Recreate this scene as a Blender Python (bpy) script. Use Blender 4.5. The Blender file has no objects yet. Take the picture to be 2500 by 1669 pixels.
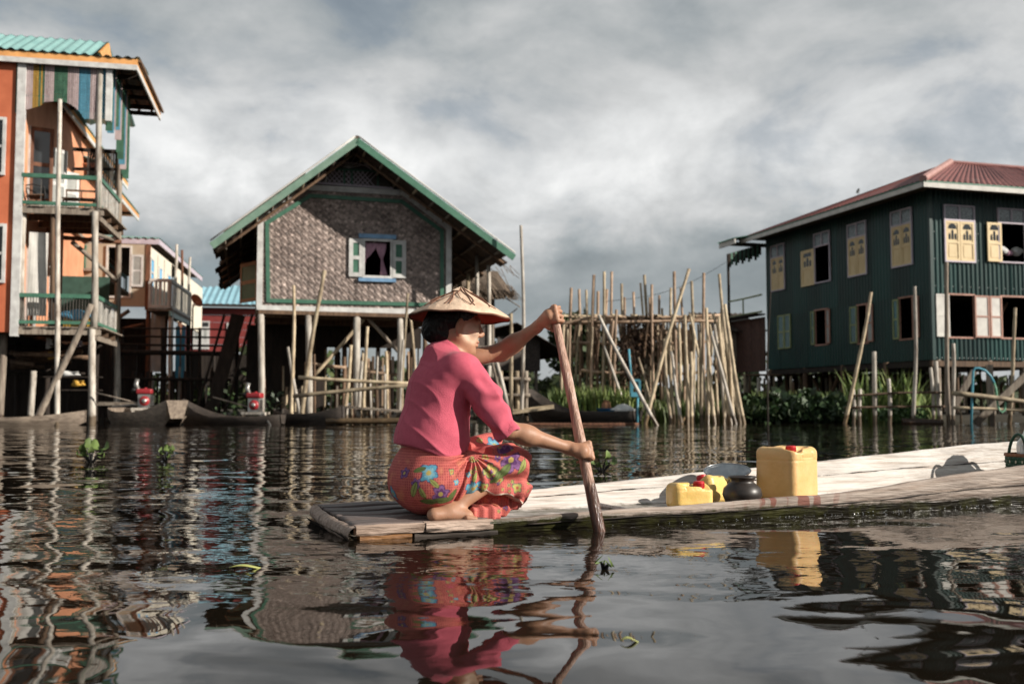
import bpy, bmesh, math, random
import numpy as np
from mathutils import Vector, Matrix

random.seed(7)
SC = bpy.context.scene
COL = SC.collection

# ------------------------------------------------------------------ camera
CAM_H = 0.50
PITCH = math.radians(3.55)
FPX = 2430.6                       # 35 mm on a 36 mm sensor, 2500 px wide frame
cam_d = bpy.data.cameras.new('camera')
cam_d.lens = 35.0
cam_d.sensor_width = 36.0
cam_d.clip_start = 0.05
cam_d.clip_end = 4000.0
cam_d.dof.use_dof = True
cam_d.dof.focus_distance = 4.12
cam_d.dof.aperture_fstop = 3.6
cam = bpy.data.objects.new('camera', cam_d)
COL.objects.link(cam)
cam.location = (0, 0, CAM_H)
cam.rotation_euler = (math.radians(90) + PITCH, 0, 0)
SC.camera = cam

# ------------------------------------------------------------------ colour
SC.view_settings.view_transform = 'Standard'
SC.view_settings.look = 'None'
SC.view_settings.exposure = 0.45
SC.view_settings.gamma = 1.0
SC.view_settings.use_curve_mapping = False
SC.render.engine = 'CYCLES'
SC.cycles.max_bounces = 8
SC.cycles.glossy_bounces = 4
SC.cycles.diffuse_bounces = 3
SC.cycles.transmission_bounces = 4
SC.cycles.transparent_max_bounces = 12
SC.cycles.caustics_reflective = False
SC.cycles.caustics_refractive = False
SC.cycles.sample_clamp_indirect = 4.0

# ------------------------------------------------------------------ sun
SUN_EL = math.radians(23.5)
SUN_AZ = Vector((0.95, -0.33))      # towards the sun, on the ground
SUN_AZ.normalize()
SUN_DIR = Vector((SUN_AZ.x * math.cos(SUN_EL), SUN_AZ.y * math.cos(SUN_EL), math.sin(SUN_EL)))
sun_d = bpy.data.lights.new('sun', 'SUN')
sun_d.energy = 5.0
sun_d.angle = math.radians(0.55)
sun_d.color = (1.0, 0.925, 0.82)
sun = bpy.data.objects.new('sun', sun_d)
COL.objects.link(sun)
sun.location = (20, -20, 20)
sun.rotation_euler = SUN_DIR.to_track_quat('Z', 'Y').to_euler()

# ------------------------------------------------------------------ sky
world = bpy.data.worlds.new('World')
SC.world = world
world.use_nodes = True
wn, wl = world.node_tree.nodes, world.node_tree.links
wn.clear()


def wnode(t, **kw):
    n = wn.new(t)
    for k, v in kw.items():
        setattr(n, k, v)
    return n


def wmath(op, a, b=None, c=None, clamp=False):
    n = wn.new('ShaderNodeMath')
    n.operation = op
    n.use_clamp = clamp
    for i, v in enumerate((a, b, c)):
        if v is None:
            continue
        if isinstance(v, (int, float)):
            n.inputs[i].default_value = v
        else:
            wl.new(v, n.inputs[i])
    return n.outputs[0]


wtc = wnode('ShaderNodeTexCoord')
wsep = wnode('ShaderNodeSeparateXYZ')
wl.new(wtc.outputs['Generated'], wsep.inputs[0])
DX, DY, DZ = wsep.outputs


def wnoise(scale_xyz, scale, detail, rough, dist=0.0, off=(0, 0, 0)):
    mp = wnode('ShaderNodeMapping')
    mp.inputs['Scale'].default_value = scale_xyz
    mp.inputs['Location'].default_value = off
    wl.new(wtc.outputs['Generated'], mp.inputs['Vector'])
    n = wnode('ShaderNodeTexNoise')
    n.inputs['Scale'].default_value = scale
    n.inputs['Detail'].default_value = detail
    n.inputs['Roughness'].default_value = rough
    n.inputs['Distortion'].default_value = dist
    wl.new(mp.outputs[0], n.inputs['Vector'])
    return n.outputs['Fac']


def wramp(fac, stops, interp='EASE'):
    r = wnode('ShaderNodeValToRGB')
    r.color_ramp.interpolation = interp
    els = r.color_ramp.elements
    while len(els) < len(stops):
        els.new(0.5)
    for e, (p, c) in zip(els, stops):
        e.position = p
        e.color = (c[0], c[1], c[2], 1) if not isinstance(c, (int, float)) else (c, c, c, 1)
    wl.new(fac, r.inputs[0])
    return r.outputs[0]


sky = wnode('ShaderNodeTexSky')
sky.sky_type = 'NISHITA'
sky.sun_disc = False
sky.sun_elevation = SUN_EL
sky.sun_rotation = math.atan2(SUN_AZ.x, SUN_AZ.y)
sky.air_density = 1.0
sky.dust_density = 1.5

n_low = wnoise((1, 1, 2.4), 2.3, 3, 0.5, 0.3, (3.1, 0.4, 1.7))       # broad banks of cloud
n_mid = wnoise((1, 1, 1.9), 5.0, 7, 0.56, 0.3, (1.3, 7.2, 0.9))      # billows
n_fine = wnoise((1, 1, 1.5), 12.0, 7, 0.60, 0.3, (5.0, 2.0, 3.0))     # wisps
lift = wmath('MULTIPLY_ADD', n_low, 0.15, -0.075)
lift2 = wmath('MULTIPLY_ADD', n_fine, 0.05, -0.025)
el = wmath('ADD', wmath('ADD', DZ, lift), lift2)
# brightness of the overcast by height above the horizon: dark bank low down, pale break above it, grey lid higher up
base = wramp(el, [(0.0, 0.50), (0.05, 0.42), (0.10, 0.33), (0.150, 0.34), (0.185, 0.57), (0.23, 0.72), (0.29, 0.62),
                  (0.36, 0.43), (0.46, 0.31), (0.75, 0.29), (1.0, 0.29)], 'LINEAR')
bill = wmath('MULTIPLY_ADD', n_mid, 1.5, 0.27)
wisp = wmath('MULTIPLY_ADD', n_fine, 0.70, 0.65)
val = wmath('MULTIPLY', wmath('MULTIPLY', base, bill), wisp)
tint = wramp(val, [(0.0, (0.74, 0.90, 0.98)), (0.25, (0.86, 0.96, 1.0)), (0.6, (0.985, 1.0, 1.0)), (1.0, (1.0, 1.0, 0.99))])
cl = wnode('ShaderNodeVectorMath', operation='SCALE')
wl.new(tint, cl.inputs[0])
wl.new(val, cl.inputs['Scale'])
cov = wramp(n_mid, [(0.0, 0.30), (0.34, 0.72), (0.44, 0.93), (0.52, 0.98), (1.0, 1.0)])
skys = wnode('ShaderNodeVectorMath', operation='SCALE')
wl.new(sky.outputs[0], skys.inputs[0])
skys.inputs['Scale'].default_value = 0.10
mixc = wnode('ShaderNodeMix', data_type='RGBA')
wl.new(cov, mixc.inputs['Factor'])
wl.new(skys.outputs[0], mixc.inputs['A'])
wl.new(cl.outputs[0], mixc.inputs['B'])
bg = wnode('ShaderNodeBackground')
bg.inputs['Strength'].default_value = 0.80
wl.new(mixc.outputs['Result'], bg.inputs['Color'])
wo = wnode('ShaderNodeOutputWorld')
wl.new(bg.outputs[0], wo.inputs['Surface'])

# ------------------------------------------------------------------ pixel to place
CP, SP = math.cos(PITCH), math.sin(PITCH)


def ray(px, py):
    u, v = (px - 1250.0) / FPX, (834.5 - py) / FPX
    return Vector((u, CP - v * SP, SP + v * CP))


def at(px, py, Y):
    """The point seen at that place of the photograph, Y metres away."""
    d = ray(px, py)
    return Vector((0, 0, CAM_H)) + d * (Y / d.y)


def on_z(px, py, z=0.0):
    d = ray(px, py)
    return Vector((0, 0, CAM_H)) + d * ((z - CAM_H) / d.z)


def px_of(w):
    d = Vector(w) - Vector((0, 0, CAM_H))
    return 1250 + FPX * d.x / (d.y * CP + d.z * SP)


class Frame:
    """A building's own axes: x along its front, y to its back, z up."""

    def __init__(self, origin, deg):
        self.o = Vector(origin)
        self.a = math.radians(deg)
        self.e1 = Vector((math.cos(self.a), math.sin(self.a), 0))
        self.e2 = Vector((-math.sin(self.a), math.cos(self.a), 0))

    def loc(self, w):
        d = Vector(w) - self.o
        return Vector((d.dot(self.e1), d.dot(self.e2), d.z))

    def world(self, l):
        return self.o + self.e1 * l[0] + self.e2 * l[1] + Vector((0, 0, l[2]))

    def hit(self, px, py, x=None, y=None, z=None):
        """Local point where the sight line meets the plane x=, y= or z= of this frame."""
        d = ray(px, py)
        ld = Vector((d.dot(self.e1), d.dot(self.e2), d.z))
        lo = self.loc((0, 0, CAM_H))
        if x is not None:
            t = (x - lo.x) / ld.x
        elif y is not None:
            t = (y - lo.y) / ld.y
        else:
            t = (z - lo.z) / ld.z
        return lo + ld * t


# ------------------------------------------------------------------ objects
def link(o, parent=None):
    COL.objects.link(o)
    if parent is not None:
        o.parent = parent
    return o


def tag(o, label=None, cat=None, group=None, kind=None):
    if label:
        o['label'] = label
    if cat:
        o['category'] = cat
    if group:
        o['group'] = group
    if kind:
        o['kind'] = kind
    return o


def empty(name, loc=(0, 0, 0), rz=0.0, label=None, cat=None, group=None, kind=None):
    o = bpy.data.objects.new(name, None)
    o.empty_display_size = 0.2
    link(o)
    o.location = loc
    o.rotation_euler = (0, 0, rz)
    return tag(o, label, cat, group, kind)


def house_empty(name, fr, label, cat='house', group=None):
    return empty(name, fr.o, fr.a, label, cat, group)


class MB:
    """Collects faces; build() links them as one mesh object."""

    def __init__(self):
        self.v, self.f, self.c = [], [], []
        self.col = (1, 1, 1)

    def add(self, vs, fs):
        n = len(self.v)
        self.v.extend([tuple(p) for p in vs])
        for f in fs:
            self.f.append(tuple(i + n for i in f))
            self.c.append(self.col)
        return self

    def box(self, c, s, rot=None):
        hx, hy, hz = s[0] / 2, s[1] / 2, s[2] / 2
        vs = [Vector((x, y, z)) for z in (-hz, hz) for y in (-hy, hy) for x in (-hx, hx)]
        if rot is not None:
            vs = [rot @ v for v in vs]
        c = Vector(c)
        return self.add([v + c for v in vs], [(0, 2, 3, 1), (4, 5, 7, 6), (0, 1, 5, 4), (2, 6, 7, 3), (0, 4, 6, 2), (1, 3, 7, 5)])

    def bx(self, x0, x1, y0, y1, z0, z1):
        return self.box(((x0 + x1) / 2, (y0 + y1) / 2, (z0 + z1) / 2), (abs(x1 - x0), abs(y1 - y0), abs(z1 - z0)))

    def beam(self, p0, p1, w, h, up=(0, 0, 1)):
        """A squared timber from p0 to p1, w wide and h deep along up."""
        p0, p1 = Vector(p0), Vector(p1)
        d = (p1 - p0).normalized()
        u = Vector(up)
        s = d.cross(u)
        if s.length < 1e-4:
            s = d.cross(Vector((0, 1, 0)))
        s.normalize()
        u = s.cross(d).normalized()
        s, u = s * w / 2, u * h / 2
        vs = [p0 - s - u, p0 + s - u, p0 + s + u, p0 - s + u, p1 - s - u, p1 + s - u, p1 + s + u, p1 - s + u]
        return self.add(vs, [(0, 3, 2, 1), (4, 5, 6, 7), (0, 1, 5, 4), (1, 2, 6, 5), (2, 3, 7, 6), (3, 0, 4, 7)])

    def tube(self, pts, r, n=8, caps=True):
        pts = [Vector(p) for p in pts]
        rs = r if isinstance(r, (list, tuple)) else [r] * len(pts)
        vs, fs = [], []
        prev = None
        for i, p in enumerate(pts):
            d = (pts[min(i + 1, len(pts) - 1)] - pts[max(i - 1, 0)]).normalized()
            if prev is None:
                a = Vector((0, 0, 1)) if abs(d.z) < 0.9 else Vector((1, 0, 0))
                s = d.cross(a).normalized()
            else:
                s = (prev - d * prev.dot(d)).normalized()
            prev = s
            u = d.cross(s)
            for k in range(n):
                t = 2 * math.pi * k / n
                vs.append(p + (s * math.cos(t) + u * math.sin(t)) * rs[i])
        for i in range(len(pts) - 1):
            for k in range(n):
                a, b = i * n + k, i * n + (k + 1) % n
                fs.append((a, b, b + n, a + n))
        if caps:
            fs.append(tuple(reversed(range(n))))
            fs.append(tuple(range((len(pts) - 1) * n, len(pts) * n)))
        return self.add(vs, fs)

    def lathe(self, prof, n=24, c=(0, 0, 0), rot=None):
        """prof: list of (radius, z)."""
        c = Vector(c)
        vs, fs = [], []
        for r, z in prof:
            for k in range(n):
                t = 2 * math.pi * k / n
                v = Vector((r * math.cos(t), r * math.sin(t), z))
                vs.append((rot @ v if rot is not None else v) + c)
        for i in range(len(prof) - 1):
            for k in range(n):
                a, b = i * n + k, i * n + (k + 1) % n
                fs.append((a, b, b + n, a + n))
        return self.add(vs, fs)

    def poly(self, pts, depth, axis=(0, 1, 0)):
        """A flat outline with thickness along axis."""
        d = Vector(axis) * depth
        n = len(pts)
        vs = [Vector(p) for p in pts] + [Vector(p) + d for p in pts]
        fs = [tuple(range(n)), tuple(reversed(range(n, 2 * n)))]
        for i in range(n):
            j = (i + 1) % n
            fs.append((i, i + n, j + n, j))
        return self.add(vs, fs)

    def grid(self, fn, nu, nv, flip=False):
        vs = [fn(i / nu, j / nv) for j in range(nv + 1) for i in range(nu + 1)]
        fs = []
        for j in range(nv):
            for i in range(nu):
                a = j * (nu + 1) + i
                q = (a, a + 1, a + nu + 2, a + nu + 1)
                fs.append(q[::-1] if flip else q)
        return self.add(vs, fs)

    def mesh(self, name, smooth=False, normals=True):
        me = bpy.data.meshes.new(name)
        me.from_pydata(self.v, [], self.f)
        if normals and not smooth:
            bm = bmesh.new()
            bm.from_mesh(me)
            bmesh.ops.recalc_face_normals(bm, faces=bm.faces)
            bm.to_mesh(me)
            bm.free()
        if smooth:
            me.polygons.foreach_set('use_smooth', [True] * len(me.polygons))
        if any(c != (1, 1, 1) for c in self.c):
            ca = me.color_attributes.new('tone', 'FLOAT_COLOR', 'CORNER')
            buf = []
            for p, c in zip(me.polygons, self.c):
                buf.extend([c[0], c[1], c[2], 1.0] * p.loop_total)
            ca.data.foreach_set('color', buf)
        me.update()
        return me

    def build(self, name, m, parent=None, smooth=False, normals=True, solid=0.0):
        o = bpy.data.objects.new(name, self.mesh(name, smooth, normals))
        o.data.materials.append(m)
        link(o, parent)
        if solid:
            md = o.modifiers.new('thickness', 'SOLIDIFY')
            md.thickness = solid
            md.offset = 0
        return o


def np_mesh(name, v, f, m, parent=None, smooth=True, cols=None):
    me = bpy.data.meshes.new(name)
    me.vertices.add(len(v))
    me.vertices.foreach_set('co', np.asarray(v, np.float32).ravel())
    f = np.asarray(f, np.int32)
    k = f.shape[1]
    me.loops.add(f.size)
    me.loops.foreach_set('vertex_index', f.ravel())
    me.polygons.add(len(f))
    me.polygons.foreach_set('loop_start', np.arange(0, f.size, k, dtype=np.int32))
    me.polygons.foreach_set('use_smooth', np.full(len(f), smooth))
    me.update(calc_edges=True)
    if cols is not None:
        ca = me.color_attributes.new('tone', 'FLOAT_COLOR', 'POINT')
        ca.data.foreach_set('color', np.concatenate([cols, np.ones((len(cols), 1))], 1).astype(np.float32).ravel())
    me.materials.append(m)
    o = bpy.data.objects.new(name, me)
    return link(o, parent)


def copy_thing(o, parent=None):
    c = o.copy()
    link(c, parent)
    for ch in list(o.children):
        copy_thing(ch, c)
    return c


# ------------------------------------------------------------------ materials
MATS = {}


def nt(name):
    m = bpy.data.materials.new(name)
    m.use_nodes = True
    return m, m.node_tree.nodes, m.node_tree.links


def mat(name, c1, c2=None, scale=6.0, stretch=(1, 1, 1), rough=0.75, bump=0.0, bscale=None, metal=0.0, rnd=0.12, spec=0.35,
        detail=6.0, lo=0.35, hi=0.65, attr=None, stain=None, stain_lo=0.58, sss=0.0, coat=0.0, huernd=0.0, trans=0.0, sheen=0.0, rnoise=0.0):
    """Principled surface: two tones by stretched noise, optional third tone in patches, per-object variation, fine bump."""
    m, n, l = nt(name)
    b = n['Principled BSDF']
    tc = n.new('ShaderNodeTexCoord')
    mp = n.new('ShaderNodeMapping')
    mp.inputs['Scale'].default_value = stretch
    oi = n.new('ShaderNodeObjectInfo')
    l.new(tc.outputs['Object'], mp.inputs['Vector'])
    ad = n.new('ShaderNodeVectorMath')
    ad.operation = 'ADD'
    sc_ = n.new('ShaderNodeVectorMath')
    sc_.operation = 'SCALE'
    cmb = n.new('ShaderNodeCombineXYZ')
    for i in range(3):
        l.new(oi.outputs['Random'], cmb.inputs[i])
    l.new(cmb.outputs[0], sc_.inputs[0])
    sc_.inputs['Scale'].default_value = 37.0
    l.new(mp.outputs[0], ad.inputs[0])
    l.new(sc_.outputs[0], ad.inputs[1])
    no = n.new('ShaderNodeTexNoise')
    no.inputs['Scale'].default_value = scale
    no.inputs['Detail'].default_value = detail
    no.inputs['Roughness'].default_value = 0.62
    l.new(ad.outputs[0], no.inputs['Vector'])
    col = None
    if c2 is None:
        c2 = tuple(x * 0.72 for x in c1)
    r = n.new('ShaderNodeValToRGB')
    r.color_ramp.elements[0].position, r.color_ramp.elements[1].position = lo, hi
    r.color_ramp.elements[0].color = (*c2, 1)
    r.color_ramp.elements[1].color = (*c1, 1)
    l.new(no.outputs['Fac'], r.inputs[0])
    col = r.outputs[0]
    if stain is not None:
        n2 = n.new('ShaderNodeTexNoise')
        n2.inputs['Scale'].default_value = scale * 0.45
        n2.inputs['Detail'].default_value = 8
        n2.inputs['Roughness'].default_value = 0.7
        l.new(ad.outputs[0], n2.inputs['Vector'])
        r2 = n.new('ShaderNodeValToRGB')
        r2.color_ramp.elements[0].position, r2.color_ramp.elements[1].position = stain_lo, stain_lo + 0.10
        l.new(n2.outputs['Fac'], r2.inputs[0])
        mx = n.new('ShaderNodeMix')
        mx.data_type = 'RGBA'
        l.new(r2.outputs[0], mx.inputs['Factor'])
        l.new(col, mx.inputs['A'])
        mx.inputs['B'].default_value = (*stain, 1)
        col = mx.outputs['Result']
    if attr:
        at_ = n.new('ShaderNodeAttribute')
        at_.attribute_name = attr
        mx = n.new('ShaderNodeMix')
        mx.data_type = 'RGBA'
        mx.blend_type = 'MULTIPLY'
        mx.inputs['Factor'].default_value = 1.0
        l.new(col, mx.inputs['A'])
        l.new(at_.outputs['Color'], mx.inputs['B'])
        col = mx.outputs['Result']
    if rnd or huernd:
        hs = n.new('ShaderNodeHueSaturation')
        mr = n.new('ShaderNodeMapRange')
        mr.inputs['To Min'].default_value = 1.0 - rnd
        mr.inputs['To Max'].default_value = 1.0 + rnd
        l.new(oi.outputs['Random'], mr.inputs['Value'])
        l.new(mr.outputs[0], hs.inputs['Value'])
        if huernd:
            mh = n.new('ShaderNodeMapRange')
            mh.inputs['To Min'].default_value = 0.5 - huernd
            mh.inputs['To Max'].default_value = 0.5 + huernd
            l.new(oi.outputs['Random'], mh.inputs['Value'])
            l.new(mh.outputs[0], hs.inputs['Hue'])
        l.new(col, hs.inputs['Color'])
        col = hs.outputs[0]
    l.new(col, b.inputs['Base Color'])
    b.inputs['Roughness'].default_value = rough
    if rnoise:
        mr = n.new('ShaderNodeMapRange')
        mr.inputs['To Min'].default_value = rough - rnoise
        mr.inputs['To Max'].default_value = rough + rnoise
        l.new(no.outputs['Fac'], mr.inputs['Value'])
        l.new(mr.outputs[0], b.inputs['Roughness'])
    b.inputs['Metallic'].default_value = metal
    b.inputs['Specular IOR Level'].default_value = spec
    if sss:
        b.inputs['Subsurface Weight'].default_value = sss
        b.inputs['Subsurface Radius'].default_value = (0.010, 0.004, 0.002)
    if coat:
        b.inputs['Coat Weight'].default_value = coat
    if trans:
        b.inputs['Transmission Weight'].default_value = trans
    if sheen:
        b.inputs['Sheen Weight'].default_value = sheen
        b.inputs['Sheen Roughness'].default_value = 0.4
    if bump:
        nb = n.new('ShaderNodeTexNoise')
        nb.inputs['Scale'].default_value = bscale or scale * 3
        nb.inputs['Detail'].default_value = 6
        l.new(ad.outputs[0], nb.inputs['Vector'])
        bp = n.new('ShaderNodeBump')
        bp.inputs['Strength'].default_value = bump
        bp.inputs['Distance'].default_value = 0.02
        l.new(nb.outputs['Fac'], bp.inputs['Height'])
        l.new(bp.outputs[0], b.inputs['Normal'])
    MATS[name] = m
    return m


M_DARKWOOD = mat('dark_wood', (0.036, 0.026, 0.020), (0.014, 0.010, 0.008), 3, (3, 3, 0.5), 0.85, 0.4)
M_GREYWOOD = mat('weathered_wood', (0.30, 0.255, 0.205), (0.13, 0.10, 0.08), 4, (4, 4, 0.5), 0.85, 0.4, rnd=0.22)
M_BROWNWOOD = mat('brown_wood', (0.16, 0.10, 0.062), (0.07, 0.043, 0.028), 4, (4, 4, 0.5), 0.8, 0.4, rnd=0.25)
M_REDWOOD = mat('red_brown_wood', (0.20, 0.09, 0.05), (0.09, 0.038, 0.022), 4, (4, 4, 0.6), 0.75, 0.3)
M_BAMBOO = mat('dry_bamboo', (0.50, 0.41, 0.28), (0.24, 0.18, 0.12), 5, (1, 1, 0.8), 0.65, 0.25, rnd=0.30, stain=(0.12, 0.09, 0.065), stain_lo=0.60)
M_BAMBOO_WARM = mat('warm_bamboo', (0.47, 0.335, 0.235), (0.25, 0.165, 0.11), 5, (1, 1, 0.8), 0.65, 0.25, rnd=0.30)
M_WHITEPOST = mat('pale_post', (0.56, 0.52, 0.46), (0.28, 0.24, 0.20), 4, (2, 2, 0.6), 0.75, 0.3, rnd=0.15, stain=(0.17, 0.13, 0.10))
M_WHITEPAINT = mat('white_paint', (0.62, 0.62, 0.60), (0.44, 0.43, 0.42), 5, (1, 1, 1), 0.55, 0.15, rnd=0.08, stain=(0.25, 0.22, 0.19), stain_lo=0.66)
M_GREENTRIM = mat('green_trim', (0.070, 0.175, 0.120), (0.045, 0.125, 0.085), 5, (1, 1, 1), 0.55, 0.15, rnd=0.12, stain=(0.16, 0.19, 0.14), stain_lo=0.66)
M_GREENPALE = mat('lit_green_fascia', (0.19, 0.29, 0.225), (0.13, 0.215, 0.165), 4, (1, 1, 1), 0.6, 0.15, rnd=0.1, stain=(0.25, 0.27, 0.22), stain_lo=0.62)
M_BLUETRIM = mat('blue_trim', (0.20, 0.36, 0.55), (0.14, 0.26, 0.42), 6, rough=0.55)
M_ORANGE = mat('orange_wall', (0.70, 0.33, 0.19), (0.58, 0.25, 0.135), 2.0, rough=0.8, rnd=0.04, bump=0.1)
M_ORANGEDK = mat('orange_wall_shaded', (0.52, 0.15, 0.07), (0.42, 0.11, 0.05), 2.0, rough=0.8, rnd=0.04, bump=0.1)  # darker copy of the orange wall: the front's weaker sun put into colour
M_ORANGETRIM = mat('orange_fascia', (0.72, 0.36, 0.13), (0.55, 0.26, 0.09), 4.0, rough=0.6)
M_TEALROOF = mat('teal_roof', (0.27, 0.47, 0.45), (0.20, 0.38, 0.37), 2.0, rough=0.42, metal=0.0, rnd=0.07, spec=0.5)
M_BLUEROOF = mat('blue_roof', (0.30, 0.53, 0.62), (0.23, 0.43, 0.52), 2.0, rough=0.40, rnd=0.08, spec=0.5)
M_REDROOF = mat('red_roof', (0.235, 0.085, 0.075), (0.165, 0.060, 0.055), 2.5, (1, 1, 1), rough=0.55, rnd=0.10, spec=0.4, stain=(0.20, 0.115, 0.10), stain_lo=0.6)
M_REDROOFPALE = mat('red_ridge', (0.40, 0.235, 0.21), (0.30, 0.165, 0.145), 3, rough=0.5)
M_BROWNROOF = mat('old_roof', (0.115, 0.088, 0.07), (0.06, 0.045, 0.036), 3, rough=0.85, bump=0.3, rnd=0.2)
M_UNDERROOF = mat('roof_underside', (0.13, 0.10, 0.08), (0.07, 0.052, 0.042), 3, rough=0.85, rnd=0.15)
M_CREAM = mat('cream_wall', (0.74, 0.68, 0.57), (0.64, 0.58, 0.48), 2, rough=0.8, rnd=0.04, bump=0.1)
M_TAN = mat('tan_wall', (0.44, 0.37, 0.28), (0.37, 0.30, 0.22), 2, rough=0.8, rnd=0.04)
M_MAROON = mat('maroon_wall', (0.22, 0.035, 0.032), (0.15, 0.025, 0.023), 2, rough=0.7, rnd=0.06)
M_DKGREEN = mat('green_corrugated', (0.007, 0.046, 0.042), (0.0045, 0.029, 0.028), 1.6, (1, 1, 0.35), rough=0.38, rnd=0.32, spec=0.35, bump=0.08, stain=(0.008, 0.036, 0.040), stain_lo=0.56)
M_PALEBLUE = mat('sky_blue_paint', (0.10, 0.42, 0.72), (0.08, 0.34, 0.60), 4, rough=0.6)
M_CYAN = mat('cyan_paint', (0.15, 0.52, 0.75), (0.12, 0.45, 0.65), 4, rough=0.6)
M_LILAC = mat('lilac_fascia', (0.52, 0.46, 0.52), (0.42, 0.37, 0.43), 4, rough=0.6)
M_SHUTTER = mat('cream_shutter', (0.68, 0.53, 0.30), (0.60, 0.45, 0.24), 5, (1, 1, 0.5), rough=0.5, rnd=0.07, bump=0.1)
M_OCHRE = mat('ochre_lit_shutter', (0.46, 0.28, 0.07), (0.38, 0.22, 0.05), 5, (1, 1, 0.5), rough=0.5)
M_OLIVEFRAME = mat('olive_frame', (0.26, 0.30, 0.14), (0.19, 0.22, 0.10), 5, rough=0.6)
M_PINKFRAME = mat('pink_frame', (0.40, 0.22, 0.17), (0.30, 0.15, 0.11), 5, rough=0.6)
M_GLASS_DK = mat('dark_glass', (0.03, 0.035, 0.038), (0.022, 0.025, 0.028), 4, rough=0.12, rnd=0.2, spec=0.6)
M_GLASS_FROST = mat('frosted_glass', (0.34, 0.35, 0.33), (0.26, 0.27, 0.26), 6, rough=0.35, rnd=0.1, spec=0.5)
M_GLASS_PATT = mat('patterned_glass', (0.20, 0.25, 0.27), (0.07, 0.09, 0.10), 22, rough=0.2, rnd=0.1, spec=0.6, lo=0.42, hi=0.58)
M_GLASS_GREEN = mat('green_glass', (0.035, 0.12, 0.115), (0.025, 0.09, 0.088), 5, rough=0.15, spec=0.6)
M_SHEETWHITE = mat('white_sheet', (0.62, 0.60, 0.56), (0.50, 0.48, 0.45), 4, rough=0.7, bump=0.15, rnd=0.06)
M_BLACK = mat('interior_dark', (0.010, 0.008, 0.007), (0.006, 0.005, 0.004), 3, rough=0.95, rnd=0.0, spec=0.1)
M_PINKCURTAIN = mat('pink_curtain', (0.50, 0.30, 0.38), (0.38, 0.22, 0.29), 9, rough=0.9, rnd=0)
M_THATCH = mat('thatch', (0.20, 0.15, 0.11), (0.09, 0.065, 0.048), 9, (3, 3, 1), rough=0.95, bump=0.6, rnd=0.1)
M_WOVENDK = mat('dark_woven_wall', (0.115, 0.095, 0.085), (0.06, 0.05, 0.045), 14, rough=0.9, bump=0.4, rnd=0.1)
M_WOVENRED = mat('red_brown_woven_wall', (0.115, 0.062, 0.048), (0.065, 0.036, 0.03), 9, (2, 2, 0.6), rough=0.85, bump=0.4)
M_BOATDK = mat('dark_boat', (0.055, 0.042, 0.034), (0.024, 0.019, 0.016), 5, (0.6, 3, 3), rough=0.7, bump=0.3, rnd=0.15)
M_BOATGREY = mat('grey_boat', (0.30, 0.24, 0.185), (0.15, 0.115, 0.09), 5, (0.6, 3, 3), rough=0.8, bump=0.4, rnd=0.15, stain=(0.07, 0.052, 0.04))
M_REDPAINT = mat('red_engine_paint', (0.36, 0.028, 0.034), (0.26, 0.020, 0.024), 6, rough=0.35, spec=0.5, rnd=0.08)
M_METAL = mat('dull_metal', (0.45, 0.44, 0.42), (0.22, 0.21, 0.20), 8, rough=0.42, metal=0.8, rnd=0.1)
M_BLACKMETAL = mat('black_metal', (0.02, 0.02, 0.02), (0.012, 0.012, 0.012), 6, rough=0.5, rnd=0.1)
M_BLUEPLASTIC = mat('blue_plastic', (0.06, 0.30, 0.62), (0.05, 0.24, 0.5), 6, rough=0.4, rnd=0.1)
M_BLUETARP = mat('blue_tarp', (0.10, 0.34, 0.52), (0.07, 0.25, 0.4), 6, rough=0.5, bump=0.4)
M_YELLOWCRATE = mat('yellow_crate', (0.62, 0.36, 0.06), (0.5, 0.28, 0.045), 6, rough=0.5)
M_WHITECLOTH = mat('white_cloth', (0.62, 0.62, 0.60), (0.5, 0.5, 0.49), 6, rough=0.9)
M_GREENHOSE = mat('green_hose', (0.20, 0.46, 0.30), (0.15, 0.36, 0.23), 6, rough=0.4)
M_TEALHOSE = mat('teal_pipe', (0.10, 0.33, 0.42), (0.08, 0.26, 0.34), 6, rough=0.4)
M_DISHORANGE = mat('orange_dish', (0.62, 0.15, 0.05), (0.5, 0.11, 0.04), 6, rough=0.5)
M_GRASS = mat('reed_green', (0.125, 0.175, 0.065), (0.060, 0.090, 0.032), 3, rough=0.6, rnd=0.15, attr='tone', spec=0.3)
M_LEAF = mat('leaf_green', (0.052, 0.095, 0.036), (0.024, 0.048, 0.019), 3, rough=0.5, rnd=0.15, attr='tone', spec=0.4)
M_TREELEAF = mat('tree_leaf', (0.075, 0.105, 0.040), (0.032, 0.05, 0.02), 1, rough=0.7, rnd=0.15, attr='tone')
M_VINE = mat('dead_vine', (0.085, 0.052, 0.035), (0.04, 0.024, 0.017), 6, rough=0.9, rnd=0.1, attr='tone')
M_MUD = mat('mud_bank', (0.055, 0.047, 0.033), (0.028, 0.024, 0.017), 0.8, rough=0.95, bump=0.5)

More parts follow.
